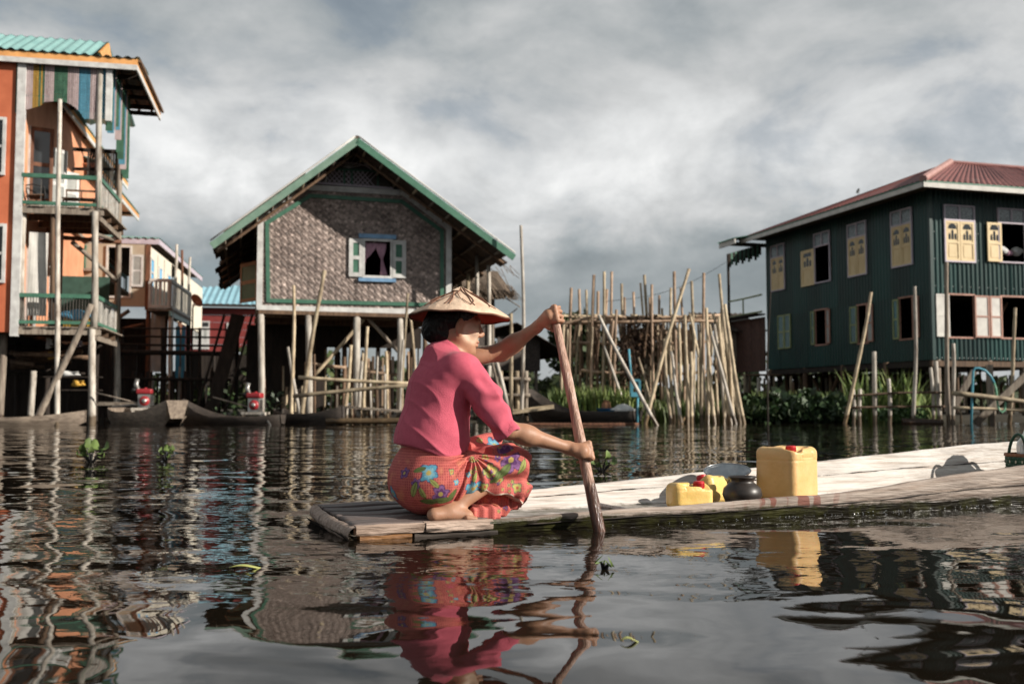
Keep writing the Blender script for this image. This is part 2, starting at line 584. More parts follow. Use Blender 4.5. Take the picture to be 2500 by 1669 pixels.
# ================================================================== water
def water_material():
    m, n, l = nt('lake_water')
    b = n['Principled BSDF']
    b.inputs['Base Color'].default_value = (0.010, 0.0075, 0.005, 1)
    b.inputs['Roughness'].default_value = 0.015
    b.inputs['IOR'].default_value = 1.38
    b.inputs['Specular IOR Level'].default_value = 0.5
    g = n.new('ShaderNodeNewGeometry')

    def noise(scale, stretch, detail, dist=0.0, rough=0.5, rot=0.0):
        mp = n.new('ShaderNodeMapping')
        mp.inputs['Scale'].default_value = stretch
        mp.inputs['Rotation'].default_value = (0, 0, rot)
        l.new(g.outputs['Position'], mp.inputs['Vector'])
        t = n.new('ShaderNodeTexNoise')
        t.noise_dimensions = '2D'
        t.inputs['Scale'].default_value = scale
        t.inputs['Detail'].default_value = detail
        t.inputs['Roughness'].default_value = rough
        t.inputs['Distortion'].default_value = dist
        l.new(mp.outputs[0], t.inputs['Vector'])
        return t

    def slope(t, k, amount=None):
        s = n.new('ShaderNodeVectorMath')
        s.operation = 'SUBTRACT'
        l.new(t.outputs['Color'], s.inputs[0])
        s.inputs[1].default_value = (0.5, 0.5, 0.5)
        mu = n.new('ShaderNodeVectorMath')
        mu.operation = 'MULTIPLY'
        l.new(s.outputs[0], mu.inputs[0])
        mu.inputs[1].default_value = k
        if amount is None:
            return mu.outputs[0]
        sc = n.new('ShaderNodeVectorMath')
        sc.operation = 'SCALE'
        l.new(mu.outputs[0], sc.inputs[0])
        l.new(amount, sc.inputs['Scale'])
        return sc.outputs[0]

    def mapr(sock, a, b_, lo, hi):
        r = n.new('ShaderNodeMapRange')
        r.interpolation_type = 'SMOOTHSTEP'
        r.inputs['From Min'].default_value = a
        r.inputs['From Max'].default_value = b_
        r.inputs['To Min'].default_value = lo
        r.inputs['To Max'].default_value = hi
        l.new(sock, r.inputs['Value'])
        return r.outputs[0]

    sep = n.new('ShaderNodeSeparateXYZ')
    l.new(g.outputs['Position'], sep.inputs[0])
    patch = noise(0.55, (1, 1.2, 1), 3)
    swell = slope(noise(2.9, (0.5, 1.0, 1), 2.6, 0.35, rot=0.3), (0.13, 0.20, 0))
    # the paddle's and the hull's own little waves: a band round the canoe
    wk = noise(17.0, (0.7, 1.6, 1), 5, 0.9, 0.6, rot=-0.3)
    band = n.new('ShaderNodeMath')
    band.operation = 'MULTIPLY'
    l.new(mapr(sep.outputs['Y'], 2.3, 3.0, 0.10, 1.0), band.inputs[0])
    l.new(mapr(sep.outputs['Y'], 3.8, 6.5, 1.0, 0.25), band.inputs[1])
    band2 = n.new('ShaderNodeMath')
    band2.operation = 'MULTIPLY'
    l.new(band.outputs[0], band2.inputs[0])
    l.new(mapr(patch.outputs['Fac'], 0.36, 0.60, 0.35, 1.0), band2.inputs[1])
    ripple = slope(wk, (0.13, 0.21, 0), band2.outputs[0])
    # wind ripples, long crests across the view, from the canoe to the bank
    far = mapr(sep.outputs['Y'], 3.5, 8.0, 0.0, 1.0)
    rip2 = slope(noise(6.5, (0.30, 1.15, 1), 3.5, 0.4), (0.032, 0.135, 0), far)
    rip3 = slope(noise(1.3, (0.45, 1.0, 1), 2, 0.3), (0.012, 0.035, 0), far)
    acc = None
    for s in (swell, ripple, rip2, rip3):
        if acc is None:
            acc = s
        else:
            a_ = n.new('ShaderNodeVectorMath')
            a_.operation = 'ADD'
            l.new(acc, a_.inputs[0])
            l.new(s, a_.inputs[1])
            acc = a_.outputs[0]
    # the swell dies away towards the sheltered bank
    up = n.new('ShaderNodeVectorMath')
    up.operation = 'ADD'
    l.new(acc, up.inputs[0])
    up.inputs[1].default_value = (0, 0, 1)
    nm = n.new('ShaderNodeVectorMath')
    nm.operation = 'NORMALIZE'
    l.new(up.outputs[0], nm.inputs[0])
    l.new(nm.outputs[0], b.inputs['Normal'])
    return m


M_WATER = water_material()
w_ = MB()
w_.add([(-400, -60, 0), (400, -60, 0), (400, 700, 0), (-400, 700, 0)], [(0, 1, 2, 3)])
tag(w_.build('water', M_WATER), kind='structure')

# ================================================================== canoe
BF = Frame((-0.735, 3.975, 0.0), 23.5)


def lerpk(x, keys):
    for (a, va), (b, vb) in zip(keys, keys[1:]):
        if x <= b:
            t = max(0.0, (x - a) / (b - a))
            t = t * t * (3 - 2 * t) * 0.35 + t * 0.65
            return va + (vb - va) * t
    return keys[-1][1]


def g_near(s):
    return lerpk(s, [(0, .050), (.55, .054), (1.09, .068), (2.13, .094), (3.42, .192), (4.4, .28), (5.6, .42)])


def g_far(s):
    return lerpk(s, [(0, .066), (.45, .072), (1.05, .100), (2.12, .156), (4.35, .287), (5.6, .44)])


def half_w(s):
    return lerpk(s, [(0, .315), (.6, .345), (2.2, .385), (3.6, .375), (4.6, .28), (5.6, .05)])


def canoe_mat(nm, ca, cb, slo, wz):
    m = mat(nm, ca, cb, 7, (0.35, 3.0, 4.0), 0.72, 0.55, 26, rnd=0.03,
            stain=(0.15, 0.115, 0.095), stain_lo=slo, lo=0.30, hi=0.62)
    n, l = m.node_tree.nodes, m.node_tree.links
    b = n['Principled BSDF']
    src = b.inputs['Base Color'].links[0].from_socket
    tc = n.new('ShaderNodeTexCoord')
    sep = n.new('ShaderNodeSeparateXYZ')
    l.new(tc.outputs['Object'], sep.inputs[0])
    # fine grain along the hull
    mpg = n.new('ShaderNodeMapping')
    mpg.inputs['Scale'].default_value = (2.0, 40, 55)
    l.new(tc.outputs['Object'], mpg.inputs[0])
    ng = n.new('ShaderNodeTexNoise')
    ng.inputs['Scale'].default_value = 1.6
    ng.inputs['Detail'].default_value = 5
    l.new(mpg.outputs[0], ng.inputs[0])
    rg = n.new('ShaderNodeValToRGB')
    rg.color_ramp.elements[0].position, rg.color_ramp.elements[1].position = 0.36, 0.52
    rg.color_ramp.elements[0].color = (0.70, 0.63, 0.58, 1)
    l.new(ng.outputs['Fac'], rg.inputs[0])
    mg = n.new('ShaderNodeMix')
    mg.data_type, mg.blend_type = 'RGBA', 'MULTIPLY'
    mg.inputs['Factor'].default_value = 0.85
    l.new(src, mg.inputs['A'])
    l.new(rg.outputs[0], mg.inputs['B'])
    # rust-red spills over the rim amidships
    mpr = n.new('ShaderNodeMapping')
    mpr.inputs['Scale'].default_value = (26, 1, 6)
    l.new(tc.outputs['Object'], mpr.inputs[0])
    nr = n.new('ShaderNodeTexNoise')
    nr.inputs['Scale'].default_value = 1.0
    nr.inputs['Detail'].default_value = 4
    l.new(mpr.outputs[0], nr.inputs[0])
    pr = n.new('ShaderNodeMapRange')
    pr.inputs['From Min'].default_value, pr.inputs['From Max'].default_value = 0.50, 0.56
    l.new(nr.outputs['Fac'], pr.inputs['Value'])
    ws = n.new('ShaderNodeMath')
    ws.operation = 'SUBTRACT'
    l.new(sep.outputs['X'], ws.inputs[0])
    ws.inputs[1].default_value = 1.98
    wa = n.new('ShaderNodeMath')
    wa.operation = 'ABSOLUTE'
    l.new(ws.outputs[0], wa.inputs[0])
    wr = n.new('ShaderNodeMapRange')
    wr.inputs['From Min'].default_value, wr.inputs['From Max'].default_value = 0.12, 0.34
    wr.inputs['To Min'].default_value, wr.inputs['To Max'].default_value = 0.85, 0.0
    l.new(wa.outputs[0], wr.inputs['Value'])
    side = n.new('ShaderNodeMath')
    side.operation = 'LESS_THAN'
    l.new(sep.outputs['Y'], side.inputs[0])
    side.inputs[1].default_value = -0.20
    m1 = n.new('ShaderNodeMath')
    m1.operation = 'MULTIPLY'
    l.new(pr.outputs[0], m1.inputs[0])
    l.new(wr.outputs[0], m1.inputs[1])
    m2 = n.new('ShaderNodeMath')
    m2.operation = 'MULTIPLY'
    l.new(m1.outputs[0], m2.inputs[0])
    l.new(side.outputs[0], m2.inputs[1])
    mr_ = n.new('ShaderNodeMix')
    mr_.data_type = 'RGBA'
    l.new(m2.outputs[0], mr_.inputs['Factor'])
    l.new(mg.outputs['Result'], mr_.inputs['A'])
    mr_.inputs['B'].default_value = (0.17, 0.045, 0.028, 1)
    # the wet, weed-grown foot of the planks
    nw = n.new('ShaderNodeTexNoise')
    nw.inputs['Scale'].default_value = 9
    nw.inputs['Detail'].default_value = 8
    nw.inputs['Roughness'].default_value = 0.75
    l.new(tc.outputs['Object'], nw.inputs['Vector'])
    zz = n.new('ShaderNodeMath')
    zz.operation = 'MULTIPLY_ADD'
    l.new(nw.outputs['Fac'], zz.inputs[0])
    zz.inputs[1].default_value = -0.075
    l.new(sep.outputs['Z'], zz.inputs[2])
    wet = n.new('ShaderNodeMapRange')
    wet.inputs['From Min'].default_value, wet.inputs['From Max'].default_value = wz - 0.012, wz + 0.006
    wet.inputs['To Min'].default_value, wet.inputs['To Max'].default_value = 1.0, 0.0
    l.new(zz.outputs[0], wet.inputs['Value'])
    mw = n.new('ShaderNodeMix')
    mw.data_type = 'RGBA'
    l.new(wet.outputs[0], mw.inputs['Factor'])
    l.new(mr_.outputs['Result'], mw.inputs['A'])
    rw = n.new('ShaderNodeValToRGB')
    rw.color_ramp.elements[0].color = (0.012, 0.010, 0.006, 1)
    rw.color_ramp.elements[1].color = (0.050, 0.050, 0.016, 1)
    rw.color_ramp.elements[0].position, rw.color_ramp.elements[1].position = 0.45, 0.62
    l.new(nw.outputs['Fac'], rw.inputs[0])
    l.new(rw.outputs[0], mw.inputs['B'])
    l.new(mw.outputs['Result'], b.inputs['Base Color'])
    ro = n.new('ShaderNodeMapRange')
    ro.inputs['To Min'].default_value, ro.inputs['To Max'].default_value = 0.72, 0.28
    l.new(wet.outputs[0], ro.inputs['Value'])
    l.new(ro.outputs[0], b.inputs['Roughness'])
    return m


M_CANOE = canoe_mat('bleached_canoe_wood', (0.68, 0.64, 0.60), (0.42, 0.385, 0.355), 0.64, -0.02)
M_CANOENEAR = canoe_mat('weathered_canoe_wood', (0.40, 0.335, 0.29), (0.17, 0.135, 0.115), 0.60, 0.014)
M_DECK = mat('wet_deck_wood', (0.17, 0.135, 0.125), (0.055, 0.043, 0.040), 5, (0.6, 5, 4), 0.5, 0.5, 18, rnd=0.12, stain=(0.30, 0.25, 0.22), stain_lo=0.63)
M_DECKEDGE = mat('worn_deck_edge', (0.50, 0.38, 0.31), (0.24, 0.17, 0.13), 8, (0.6, 5, 4), 0.6, 0.6, 22, rnd=0.08, stain=(0.05, 0.036, 0.028), stain_lo=0.60)
M_DECKORANGE = mat('orange_worn_plank', (0.40, 0.20, 0.075), (0.13, 0.06, 0.03), 9, (0.6, 5, 4), 0.55, 0.6, 22, stain=(0.03, 0.02, 0.015), stain_lo=0.56)

canoe = empty('wooden_canoe', BF.o, BF.a, 'long pale weathered canoe carrying the paddling woman and yellow cans', 'canoe')
rnd = random.Random(3)


def jit(s, k, a):
    return a * (math.sin(s * 7.3 + k) + 0.6 * math.sin(s * 17.1 + k * 2.3) + 0.4 * math.sin(s * 41.0 + k * 3.1))


def hull_side(sgn, s0, s1, n=110):
    """One side plank: outer face, rounded rim and inner face."""
    b = MB()
    g = g_near if sgn < 0 else g_far
    k = 0 if sgn < 0 else 5
    prof = 9

    def fn(u, v):
        s = s0 + (s1 - s0) * v
        w, top = half_w(s), g(s) + jit(s, k, 0.0016)
        th = 0.036 + jit(s, k + 2, 0.001)
        pts = [(w - 0.09, -0.11), (w - 0.028, 0.0), (w - 0.006 + jit(s, k + 4, .0012), top * 0.55), (w + jit(s, k + 6, .001), top - 0.012), (w - 0.004, top - 0.003), (w - th * 0.5, top), (w - th + 0.004, top - 0.003),
               (w - th, top - 0.012), (w - th - 0.028, 0.035 + 0.25 * (top - 0.06)), (w - th - 0.075, 0.012)]
        i = min(int(u * prof), prof - 1)
        f = u * prof - i
        a, c = pts[i], pts[i + 1]
        t, z = a[0] + (c[0] - a[0]) * f, a[1] + (c[1] - a[1]) * f
        return Vector((s, sgn * t, z))
    b.grid(fn, prof, n)
    return b


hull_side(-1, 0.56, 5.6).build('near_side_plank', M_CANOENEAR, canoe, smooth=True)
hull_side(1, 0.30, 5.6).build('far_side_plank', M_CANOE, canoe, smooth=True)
b = MB()
b.grid(lambda u, v: Vector((0.5 + 5.0 * v, (u - .5) * 2 * (half_w(0.5 + 5.0 * v) - 0.085), 0.014 + 0.006 * math.sin(v * 40) * 0)), 8, 60)
b.build('bottom_board', M_CANOE, canoe, smooth=True)
b = MB()
b.grid(lambda u, v: Vector((0.12 + 5.4 * v, (u - .5) * 2 * (half_w(0.12 + 5.4 * v) - 0.055), -0.06 - 0.05 * math.sin(math.pi * min(1, v * 8 + .05) / 2))), 6, 40)
b.build('keel_board', M_BOATDK, canoe, smooth=True)
# stern deck: five boards along the boat, worn edge beam, end cap, lower planks
for i in range(5):
    t0 = -0.285 + i * 0.118
    L = 0.565 + 0.03 * rnd.random()
    b = MB()
    b.grid(lambda u, v: Vector((0.03 + (L - .03) * v, t0 + 0.116 * u, 0.043 + 0.0055 * i + 0.0025 * math.sin(9 * v + i) + 0.004 * (1 - (2 * u - 1) ** 8))), 8, 24)
    b.build('deck_board', M_DECK, canoe, smooth=True, solid=0.016)


def worn_beam(name, s0, s1, t0, t1, z0, z1, m, k):
    """A board with rounded, chipped arrises."""
    b = MB()
    n = 40
    ring = [(0, .12), (.10, 0), (.9, 0), (1, .12), (1, .88), (.88, 1), (.12, 1), (0, .88)]

    def fn(u, v):
        s = s0 + (s1 - s0) * v
        i = int(round(u * 8)) % 8
        a, c = ring[i]
        t = t0 + (t1 - t0) * a + jit(s, k + i, 0.0018)
        z = z0 + (z1 - z0) * c + jit(s, k + 3 * i, 0.0016)
        return Vector((s, t, z))
    b.grid(fn, 8, n)
    e0 = [fn(i / 8, 0) for i in range(8)]
    e1 = [fn(i / 8, 1) for i in range(8)]
    b.add(e0, [tuple(range(8))])
    b.add(e1, [tuple(reversed(range(8)))])
    return b.build(name, m, canoe, smooth=False)


worn_beam('deck_edge_plank', 0.035, 0.30, -0.335, -0.290, 0.018, 0.052, M_DECKEDGE, 1)
worn_beam('deck_edge_plank', 0.302, 0.575, -0.342, -0.292, 0.016, 0.054, M_DECKEDGE, 4)
worn_beam('deck_edge_plank', 0.02, 0.36, 0.295, 0.335, 0.036, 0.074, M_DECKEDGE, 9)
worn_beam('lower_plank', 0.05, 0.25, -0.330, -0.285, -0.008, 0.015, M_DECKORANGE, 7)
worn_beam('lower_plank', 0.262, 0.60, -0.326, -0.288, -0.04, 0.012, M_BOATDK, 11)
# rounded end board across the stern
b = MB()
for i in range(30):
    pass


def capf(u, v):
    t = -0.338 + 0.676 * v
    a = math.pi * (0.02 + 1.25 * u)
    bow = 0.03 * (1 - (2 * v - 1) ** 2)
    r = 0.036 + jit(v * 4, 2, 0.0015)
    return Vector((0.036 - bow * 0.6 - 0.9 * r * math.sin(a), t, 0.030 + r * 0.85 * math.cos(a) + 0.024 * (v - .5)))


b.grid(capf, 10, 40)
b.build('stern_end_board', M_DECKEDGE, canoe, smooth=True)
b = MB()
b.grid(lambda u, v: Vector((-0.015 + 0.20 * u ** 1.3, -0.325 + 0.65 * v, 0.022 - 0.12 * u)), 6, 20)
b.build('stern_bottom_board', M_BOATDK, canoe, smooth=True)
# caulked seam between the strakes, inside the far wall and outside the near one
for sgn, g_, kk in ((1, g_far, .55), (-1, g_near, .52)):
    b = MB()
    pts, rs = [], []
    for i in range(150):
        s = .72 + 4.6 * i / 149
        w, top = half_w(s), g_(s)
        if sgn > 0:
            z = .03 + (top - .03) * kk + jit(s, 3, .0015)
            f = (top - .012 - z) / (top - .012 - .035 - .25 * (top - .06))
            t = w - .036 - .028 * min(1, max(0, f)) - .0005
        else:
            z, t = top * kk + jit(s, 5, .0015), w - .003
        pts.append((s, sgn * t, z))
        rs.append(max(.0006, .0019 + jit(s * 2.3, 7, .0012)))
    b.tube(pts, rs, 5)
    b.build('caulked_seam', M_BOATDK, canoe, smooth=True)
# mirror-metal water beads added along the near plank's foot to make sun glints
b = MB()
rbd = random.Random(12)
for i in range(110):
    s = rbd.uniform(.75, 4.2)
    if s < 1.6 and rbd.random() < .6:
        continue
    r = rbd.uniform(.0014, .0034)
    b.lathe([(.0001, r), (r * .7, r * .7), (r, 0), (r * .7, -r * .7), (.0001, -r)], 8, (s, -half_w(s) + .026 - rbd.uniform(.004, .02), rbd.uniform(.001, .007)))
wb = b.build('glint_beads', mat('glint_bead', (.9, .9, .9), (.8, .8, .8), rough=.10, metal=1.0, rnd=0), canoe, smooth=True)
wb['kind'] = 'stuff'
for s in (1.35, 2.55, 3.9):          # ribs across the floor
    b = MB()
    w = half_w(s) - 0.075
    b.tube([(s, -w, 0.05), (s, -w * .85, 0.026), (s, 0, 0.024), (s, w * .85, 0.026), (s, w, 0.06)], 0.012, 6)
    b.build('floor_rib', M_CANOE, canoe)


# ================================================================== solid modelling by distance fields (the woman and the soft goods)
class Field:
    def __init__(self, lo, hi, h):
        self.h = h
        self.lo = np.array(lo, float)
        n = np.ceil((np.array(hi) - self.lo) / h).astype(int) + 1
        self.n = n
        self.ax = [self.lo[i] + h * np.arange(n[i]) for i in range(3)]
        self.D = np.full(n, 1.0, np.float32)

    def _sub(self, lo, hi):
        sl = []
        for i in range(3):
            a = max(0, int((lo[i] - self.lo[i]) / self.h))
            b = min(self.n[i], int((hi[i] - self.lo[i]) / self.h) + 2)
            if b <= a:
                return None, None
            sl.append(slice(a, b))
        P = np.meshgrid(self.ax[0][sl[0]], self.ax[1][sl[1]], self.ax[2][sl[2]], indexing='ij')
        return tuple(sl), P

    def _merge(self, sl, d, k, sub):
        D = self.D[sl]
        if sub:
            d = -d
            h = np.clip(0.5 - 0.5 * (D - d) / k, 0, 1) if k > 0 else None
            self.D[sl] = (D * (1 - h) + d * h + k * h * (1 - h)) if k > 0 else np.maximum(D, d)
        else:
            h = np.clip(0.5 + 0.5 * (D - d) / k, 0, 1) if k > 0 else None
            self.D[sl] = (D * (1 - h) + d * h - k * h * (1 - h)) if k > 0 else np.minimum(D, d)

    def cap(self, a, b, ra, rb=None, k=0.02, sub=False, flat=None):
        rb = ra if rb is None else rb
        a, b = np.array(a, float), np.array(b, float)
        m = max(ra, rb) + k + 3 * self.h
        if flat:
            m *= 1.6
        sl, P = self._sub(np.minimum(a, b) - m, np.maximum(a, b) + m)
        if sl is None:
            return self
        ab = b - a
        q = [P[i] - a[i] for i in range(3)]
        t = np.clip((q[0] * ab[0] + q[1] * ab[1] + q[2] * ab[2]) / max(1e-9, ab.dot(ab)), 0, 1)
        e = [q[i] - t * ab[i] for i in range(3)]
        if flat:                                    # (axis vector, factor): thinner along that axis
            n_, f = np.array(flat[0], float), flat[1]
            n_ = n_ / np.linalg.norm(n_)
            pr = e[0] * n_[0] + e[1] * n_[1] + e[2] * n_[2]
            e = [e[i] + pr * n_[i] * (f - 1) for i in range(3)]
        d = np.sqrt(e[0] ** 2 + e[1] ** 2 + e[2] ** 2) - (ra + (rb - ra) * t)
        self._merge(sl, d, k, sub)
        return self

    def ell(self, c, r, k=0.02, sub=False, rot=None):
        c, r = np.array(c, float), np.array(r, float)
        m = r.max() + k + 3 * self.h
        sl, P = self._sub(c - m, c + m)
        if sl is None:
            return self
        q = [P[i] - c[i] for i in range(3)]
        if rot is not None:
            R = np.array(rot.transposed())
            q = [R[i, 0] * q[0] + R[i, 1] * q[1] + R[i, 2] * q[2] for i in range(3)]
        k0 = np.sqrt(sum((q[i] / r[i]) ** 2 for i in range(3)))
        k1 = np.sqrt(sum((q[i] / r[i] ** 2) ** 2 for i in range(3))) + 1e-9
        self._merge(sl, k0 * (k0 - 1) / k1, k, sub)
        return self

    def rbox(self, c, hs, rad, k=0.02, sub=False, rot=None):
        c, hs = np.array(c, float), np.array(hs, float)
        m = np.linalg.norm(hs) + k + 3 * self.h
        sl, P = self._sub(c - m, c + m)
        if sl is None:
            return self
        q = [P[i] - c[i] for i in range(3)]
        if rot is not None:
            R = np.array(rot.transposed())
            q = [R[i, 0] * q[0] + R[i, 1] * q[1] + R[i, 2] * q[2] for i in range(3)]
        e = [np.abs(q[i]) - (hs[i] - rad) for i in range(3)]
        d = np.sqrt(sum(np.maximum(x, 0) ** 2 for x in e)) + np.minimum(np.maximum(np.maximum(e[0], e[1]), e[2]), 0) - rad
        self._merge(sl, d, k, sub)
        return self

    def apply(self, fn):
        """fn(D, X, Y, Z) over the whole grid."""
        m = self.D < .05
        i = np.nonzero(m)
        self.D[m] = fn(self.D[m].astype(float), *[self.ax[k][i[k]] for k in range(3)])
        return self

    def surface(self):
        """Naive surface nets."""
        D, h = self.D, self.h
        D = D.copy()
        D[0], D[-1], D[:, 0], D[:, -1], D[:, :, 0], D[:, :, -1] = 1, 1, 1, 1, 1, 1
        ins = D < 0
        c = np.zeros(np.array(D.shape) - 1, np.int8)
        cs = [(i, j, k) for i in (0, 1) for j in (0, 1) for k in (0, 1)]
        S = lambda A, o: A[o[0]:A.shape[0] - 1 + o[0], o[1]:A.shape[1] - 1 + o[1], o[2]:A.shape[2] - 1 + o[2]]
        for o in cs:
            c += S(ins, o)
        act = (c > 0) & (c < 8)
        ijk = np.argwhere(act)
        ids = np.full(act.shape, -1, np.int64)
        ids[act] = np.arange(len(ijk))
        acc, cnt = np.zeros((len(ijk), 3)), np.zeros(len(ijk))
        vals = {o: D[ijk[:, 0] + o[0], ijk[:, 1] + o[1], ijk[:, 2] + o[2]] for o in cs}
        for a in cs:
            for ax in range(3):
                if a[ax]:
                    continue
                b_ = list(a)
                b_[ax] = 1
                va, vb = vals[a], vals[tuple(b_)]
                x = (va < 0) != (vb < 0)
                t = va[x] / (va[x] - vb[x])
                p = np.tile(np.array(a, float), (len(t), 1))
                p[:, ax] += t
                acc[x] += p
                cnt[x] += 1
        v = self.lo + h * (ijk + acc / cnt[:, None])
        quads = []
        for ax in range(3):
            a_, b_ = (ax + 1) % 3, (ax + 2) % 3
            lo = [slice(1, -1)] * 3
            lo[ax] = slice(0, -1)
            s0 = ins[tuple(lo)]
            hi = [slice(1, -1)] * 3
            hi[ax] = slice(1, None)
            s1 = ins[tuple(hi)]
            e = np.argwhere(s0 != s1)
            e[:, a_] += 1
            e[:, b_] += 1
            up = s0[s0 != s1]
            q = []
            for da, db in ((0, 0), (1, 0), (1, 1), (0, 1)):
                g = e.copy()
                g[:, a_] -= da
                g[:, b_] -= db
                q.append(ids[g[:, 0], g[:, 1], g[:, 2]])
            q = np.stack(q, 1)
            q[~up] = q[~up][:, ::-1]
            quads.append(q)
        f = np.concatenate(quads)
        return v, f[(f >= 0).all(1)]


def relax(v, f, it=2, w=0.5):
    n = len(v)
    for _ in range(it):
        acc, cnt = np.zeros((n, 3)), np.zeros(n)
        for a, b_ in ((0, 1), (1, 2), (2, 3), (3, 0)):
            for i, j in ((a, b_), (b_, a)):
                for ax in range(3):
                    acc[:, ax] += np.bincount(f[:, i], v[f[:, j], ax], n)
                cnt += np.bincount(f[:, i], minlength=n)
        v = v + w * (acc / np.maximum(cnt, 1)[:, None] - v)
    return v


def vnormals(v, f):
    a, b_, c, d = (v[f[:, i]] for i in range(4))
    fn = np.cross(c - a, d - b_)
    out = np.zeros_like(v)
    for i in range(4):
        for ax in range(3):
            out[:, ax] += np.bincount(f[:, i], fn[:, ax], len(v))
    return out / (np.linalg.norm(out, axis=1, keepdims=True) + 1e-12)


_RNG = np.random.RandomState(11)
_LAT = _RNG.rand(32, 32, 32)


def vnoise(X, Y, Z):
    """Smooth lattice noise, -1..1."""
    X, Y, Z = np.broadcast_arrays(np.asarray(X, float), Y, Z)
    i, j, k = np.floor(X).astype(int), np.floor(Y).astype(int), np.floor(Z).astype(int)
    fx, fy, fz = X - i, Y - j, Z - k
    fx, fy, fz = (t * t * (3 - 2 * t) for t in (fx, fy, fz))
    L = lambda a, b_, c: _LAT[(i + a) % 32, (j + b_) % 32, (k + c) % 32]
    x00 = L(0, 0, 0) * (1 - fx) + L(1, 0, 0) * fx
    x10 = L(0, 1, 0) * (1 - fx) + L(1, 1, 0) * fx
    x01 = L(0, 0, 1) * (1 - fx) + L(1, 0, 1) * fx
    x11 = L(0, 1, 1) * (1 - fx) + L(1, 1, 1) * fx
    return 2 * ((x00 * (1 - fy) + x10 * fy) * (1 - fz) + (x01 * (1 - fy) + x11 * fy) * fz) - 1


# ================================================================== paddle
PAD_TOP, PAD_WET = Vector((0.914, -0.166, 0.918)), Vector((0.984, -0.452, -0.02))
PAX = (PAD_TOP - PAD_WET).normalized()


def pad_at(z):
    t = (PAD_TOP.z - z) / (PAD_TOP.z - PAD_WET.z)
    return PAD_TOP.lerp(PAD_WET, t)


def pad_r(z):
    return 0.0165 + 0.0075 * min(1, max(0, (0.9 - z) / 0.8))


M_PADDLE = mat('paddle_wood', (0.50, 0.32, 0.245), (0.24, 0.125, 0.085), 10, (6, 6, 0.7), 0.5, 0.35, 30, rnd=0, stain=(0.60, 0.46, 0.40), stain_lo=0.55)


def wet_foot(m, z0, soft, dark, world=False):
    """Water-dark, glossy wood below an uneven tide mark z0 (object height)."""
    n, l = m.node_tree.nodes, m.node_tree.links
    b = n['Principled BSDF']
    src = b.inputs['Base Color'].links[0].from_socket
    tc = n.new('ShaderNodeTexCoord')
    sep = n.new('ShaderNodeSeparateXYZ')
    co = n.new('ShaderNodeNewGeometry').outputs['Position'] if world else tc.outputs['Object']
    l.new(co, sep.inputs[0])
    mp = n.new('ShaderNodeMapping')
    mp.inputs['Scale'].default_value = (9, 9, 3) if world else (55, 55, 7)
    l.new(co, mp.inputs[0])
    no = n.new('ShaderNodeTexNoise')
    no.inputs['Scale'].default_value = 1.0
    l.new(mp.outputs[0], no.inputs['Vector'])
    ma = n.new('ShaderNodeMath')
    ma.operation = 'MULTIPLY_ADD'
    l.new(no.outputs['Fac'], ma.inputs[0])
    ma.inputs[1].default_value = -soft * 3
    l.new(sep.outputs['Z'], ma.inputs[2])
    r = n.new('ShaderNodeMapRange')
    r.inputs['From Min'].default_value, r.inputs['From Max'].default_value = z0 - soft * 2, z0 - soft
    r.inputs['To Min'].default_value, r.inputs['To Max'].default_value = 1, 0
    l.new(ma.outputs[0], r.inputs['Value'])
    mx = n.new('ShaderNodeMix')
    mx.data_type, mx.blend_type = 'RGBA', 'MULTIPLY'
    l.new(r.outputs[0], mx.inputs['Factor'])
    l.new(src, mx.inputs['A'])
    mx.inputs['B'].default_value = (*dark, 1)
    l.new(mx.outputs['Result'], b.inputs['Base Color'])
    rr = n.new('ShaderNodeMapRange')
    rr.inputs['To Min'].default_value, rr.inputs['To Max'].default_value = b.inputs['Roughness'].default_value, 0.35 if world else 0.13
    l.new(r.outputs[0], rr.inputs['Value'])
    l.new(rr.outputs[0], b.inputs['Roughness'])


wet_foot(M_PADDLE, 0.21, 0.05, (0.20, 0.15, 0.13))
for m_ in (M_BAMBOO, M_BAMBOO_WARM, M_WHITEPOST, M_GREYWOOD, M_BROWNWOOD):      # tide mark on everything that stands in the lake
    wet_foot(m_, 0.22, 0.06, (0.30, 0.25, 0.20), True)
pad = empty('wooden_paddle', BF.world(PAD_WET), BF.a, 'long worn wooden paddle held upright by the woman', 'paddle')


def pad_mesh(z0, z1, n):
    b = MB()

    def fn(u, v):
        z = z0 + (z1 - z0) * v
        c, r = pad_at(z), pad_r(z)
        a = 2 * math.pi * u
        e1 = PAX.cross(Vector((0, 1, 0))).normalized()
        e2 = PAX.cross(e1)
        r2 = r * (1 + 0.05 * math.sin(z * 23) + 0.04 * math.sin(3 * a + z * 9))
        end = min(1.0, max(0.0, (0.918 - z) / 0.02)) ** 0.5 if z1 > 0.9 else 1
        bl = 1.0 + 3.2 * min(1, max(0, (-0.05 - z) / 0.2))
        return c - PAD_WET + (e1 * math.cos(a) * bl + e2 * math.sin(a) * (1 / bl ** 0.6)) * r2 * max(0.05, end)
    b.grid(fn, 16, n)
    return b


pad_mesh(-0.06, 0.918, 80).build('shaft', M_PADDLE, pad, smooth=True)
pad_mesh(-0.55, -0.06, 40).build('blade', M_PADDLE, pad, smooth=True)

# ================================================================== the woman
WB = Vector((0.42, -0.13, 0.058))            # where she squats, in the canoe's axes
woman = empty('person', BF.world(WB), BF.a, 'squatting woman in a pink blouse and flowered skirt paddling the canoe', 'person')
off = np.array(WB)


def skin_mat():
    m = mat('skin', (1.0, 1.0, 1.0), (0.86, 0.84, 0.82), 24, rough=0.50, bump=0.07, bscale=160, rnd=0, attr='tone', sss=0.12, spec=0.4)
    return m


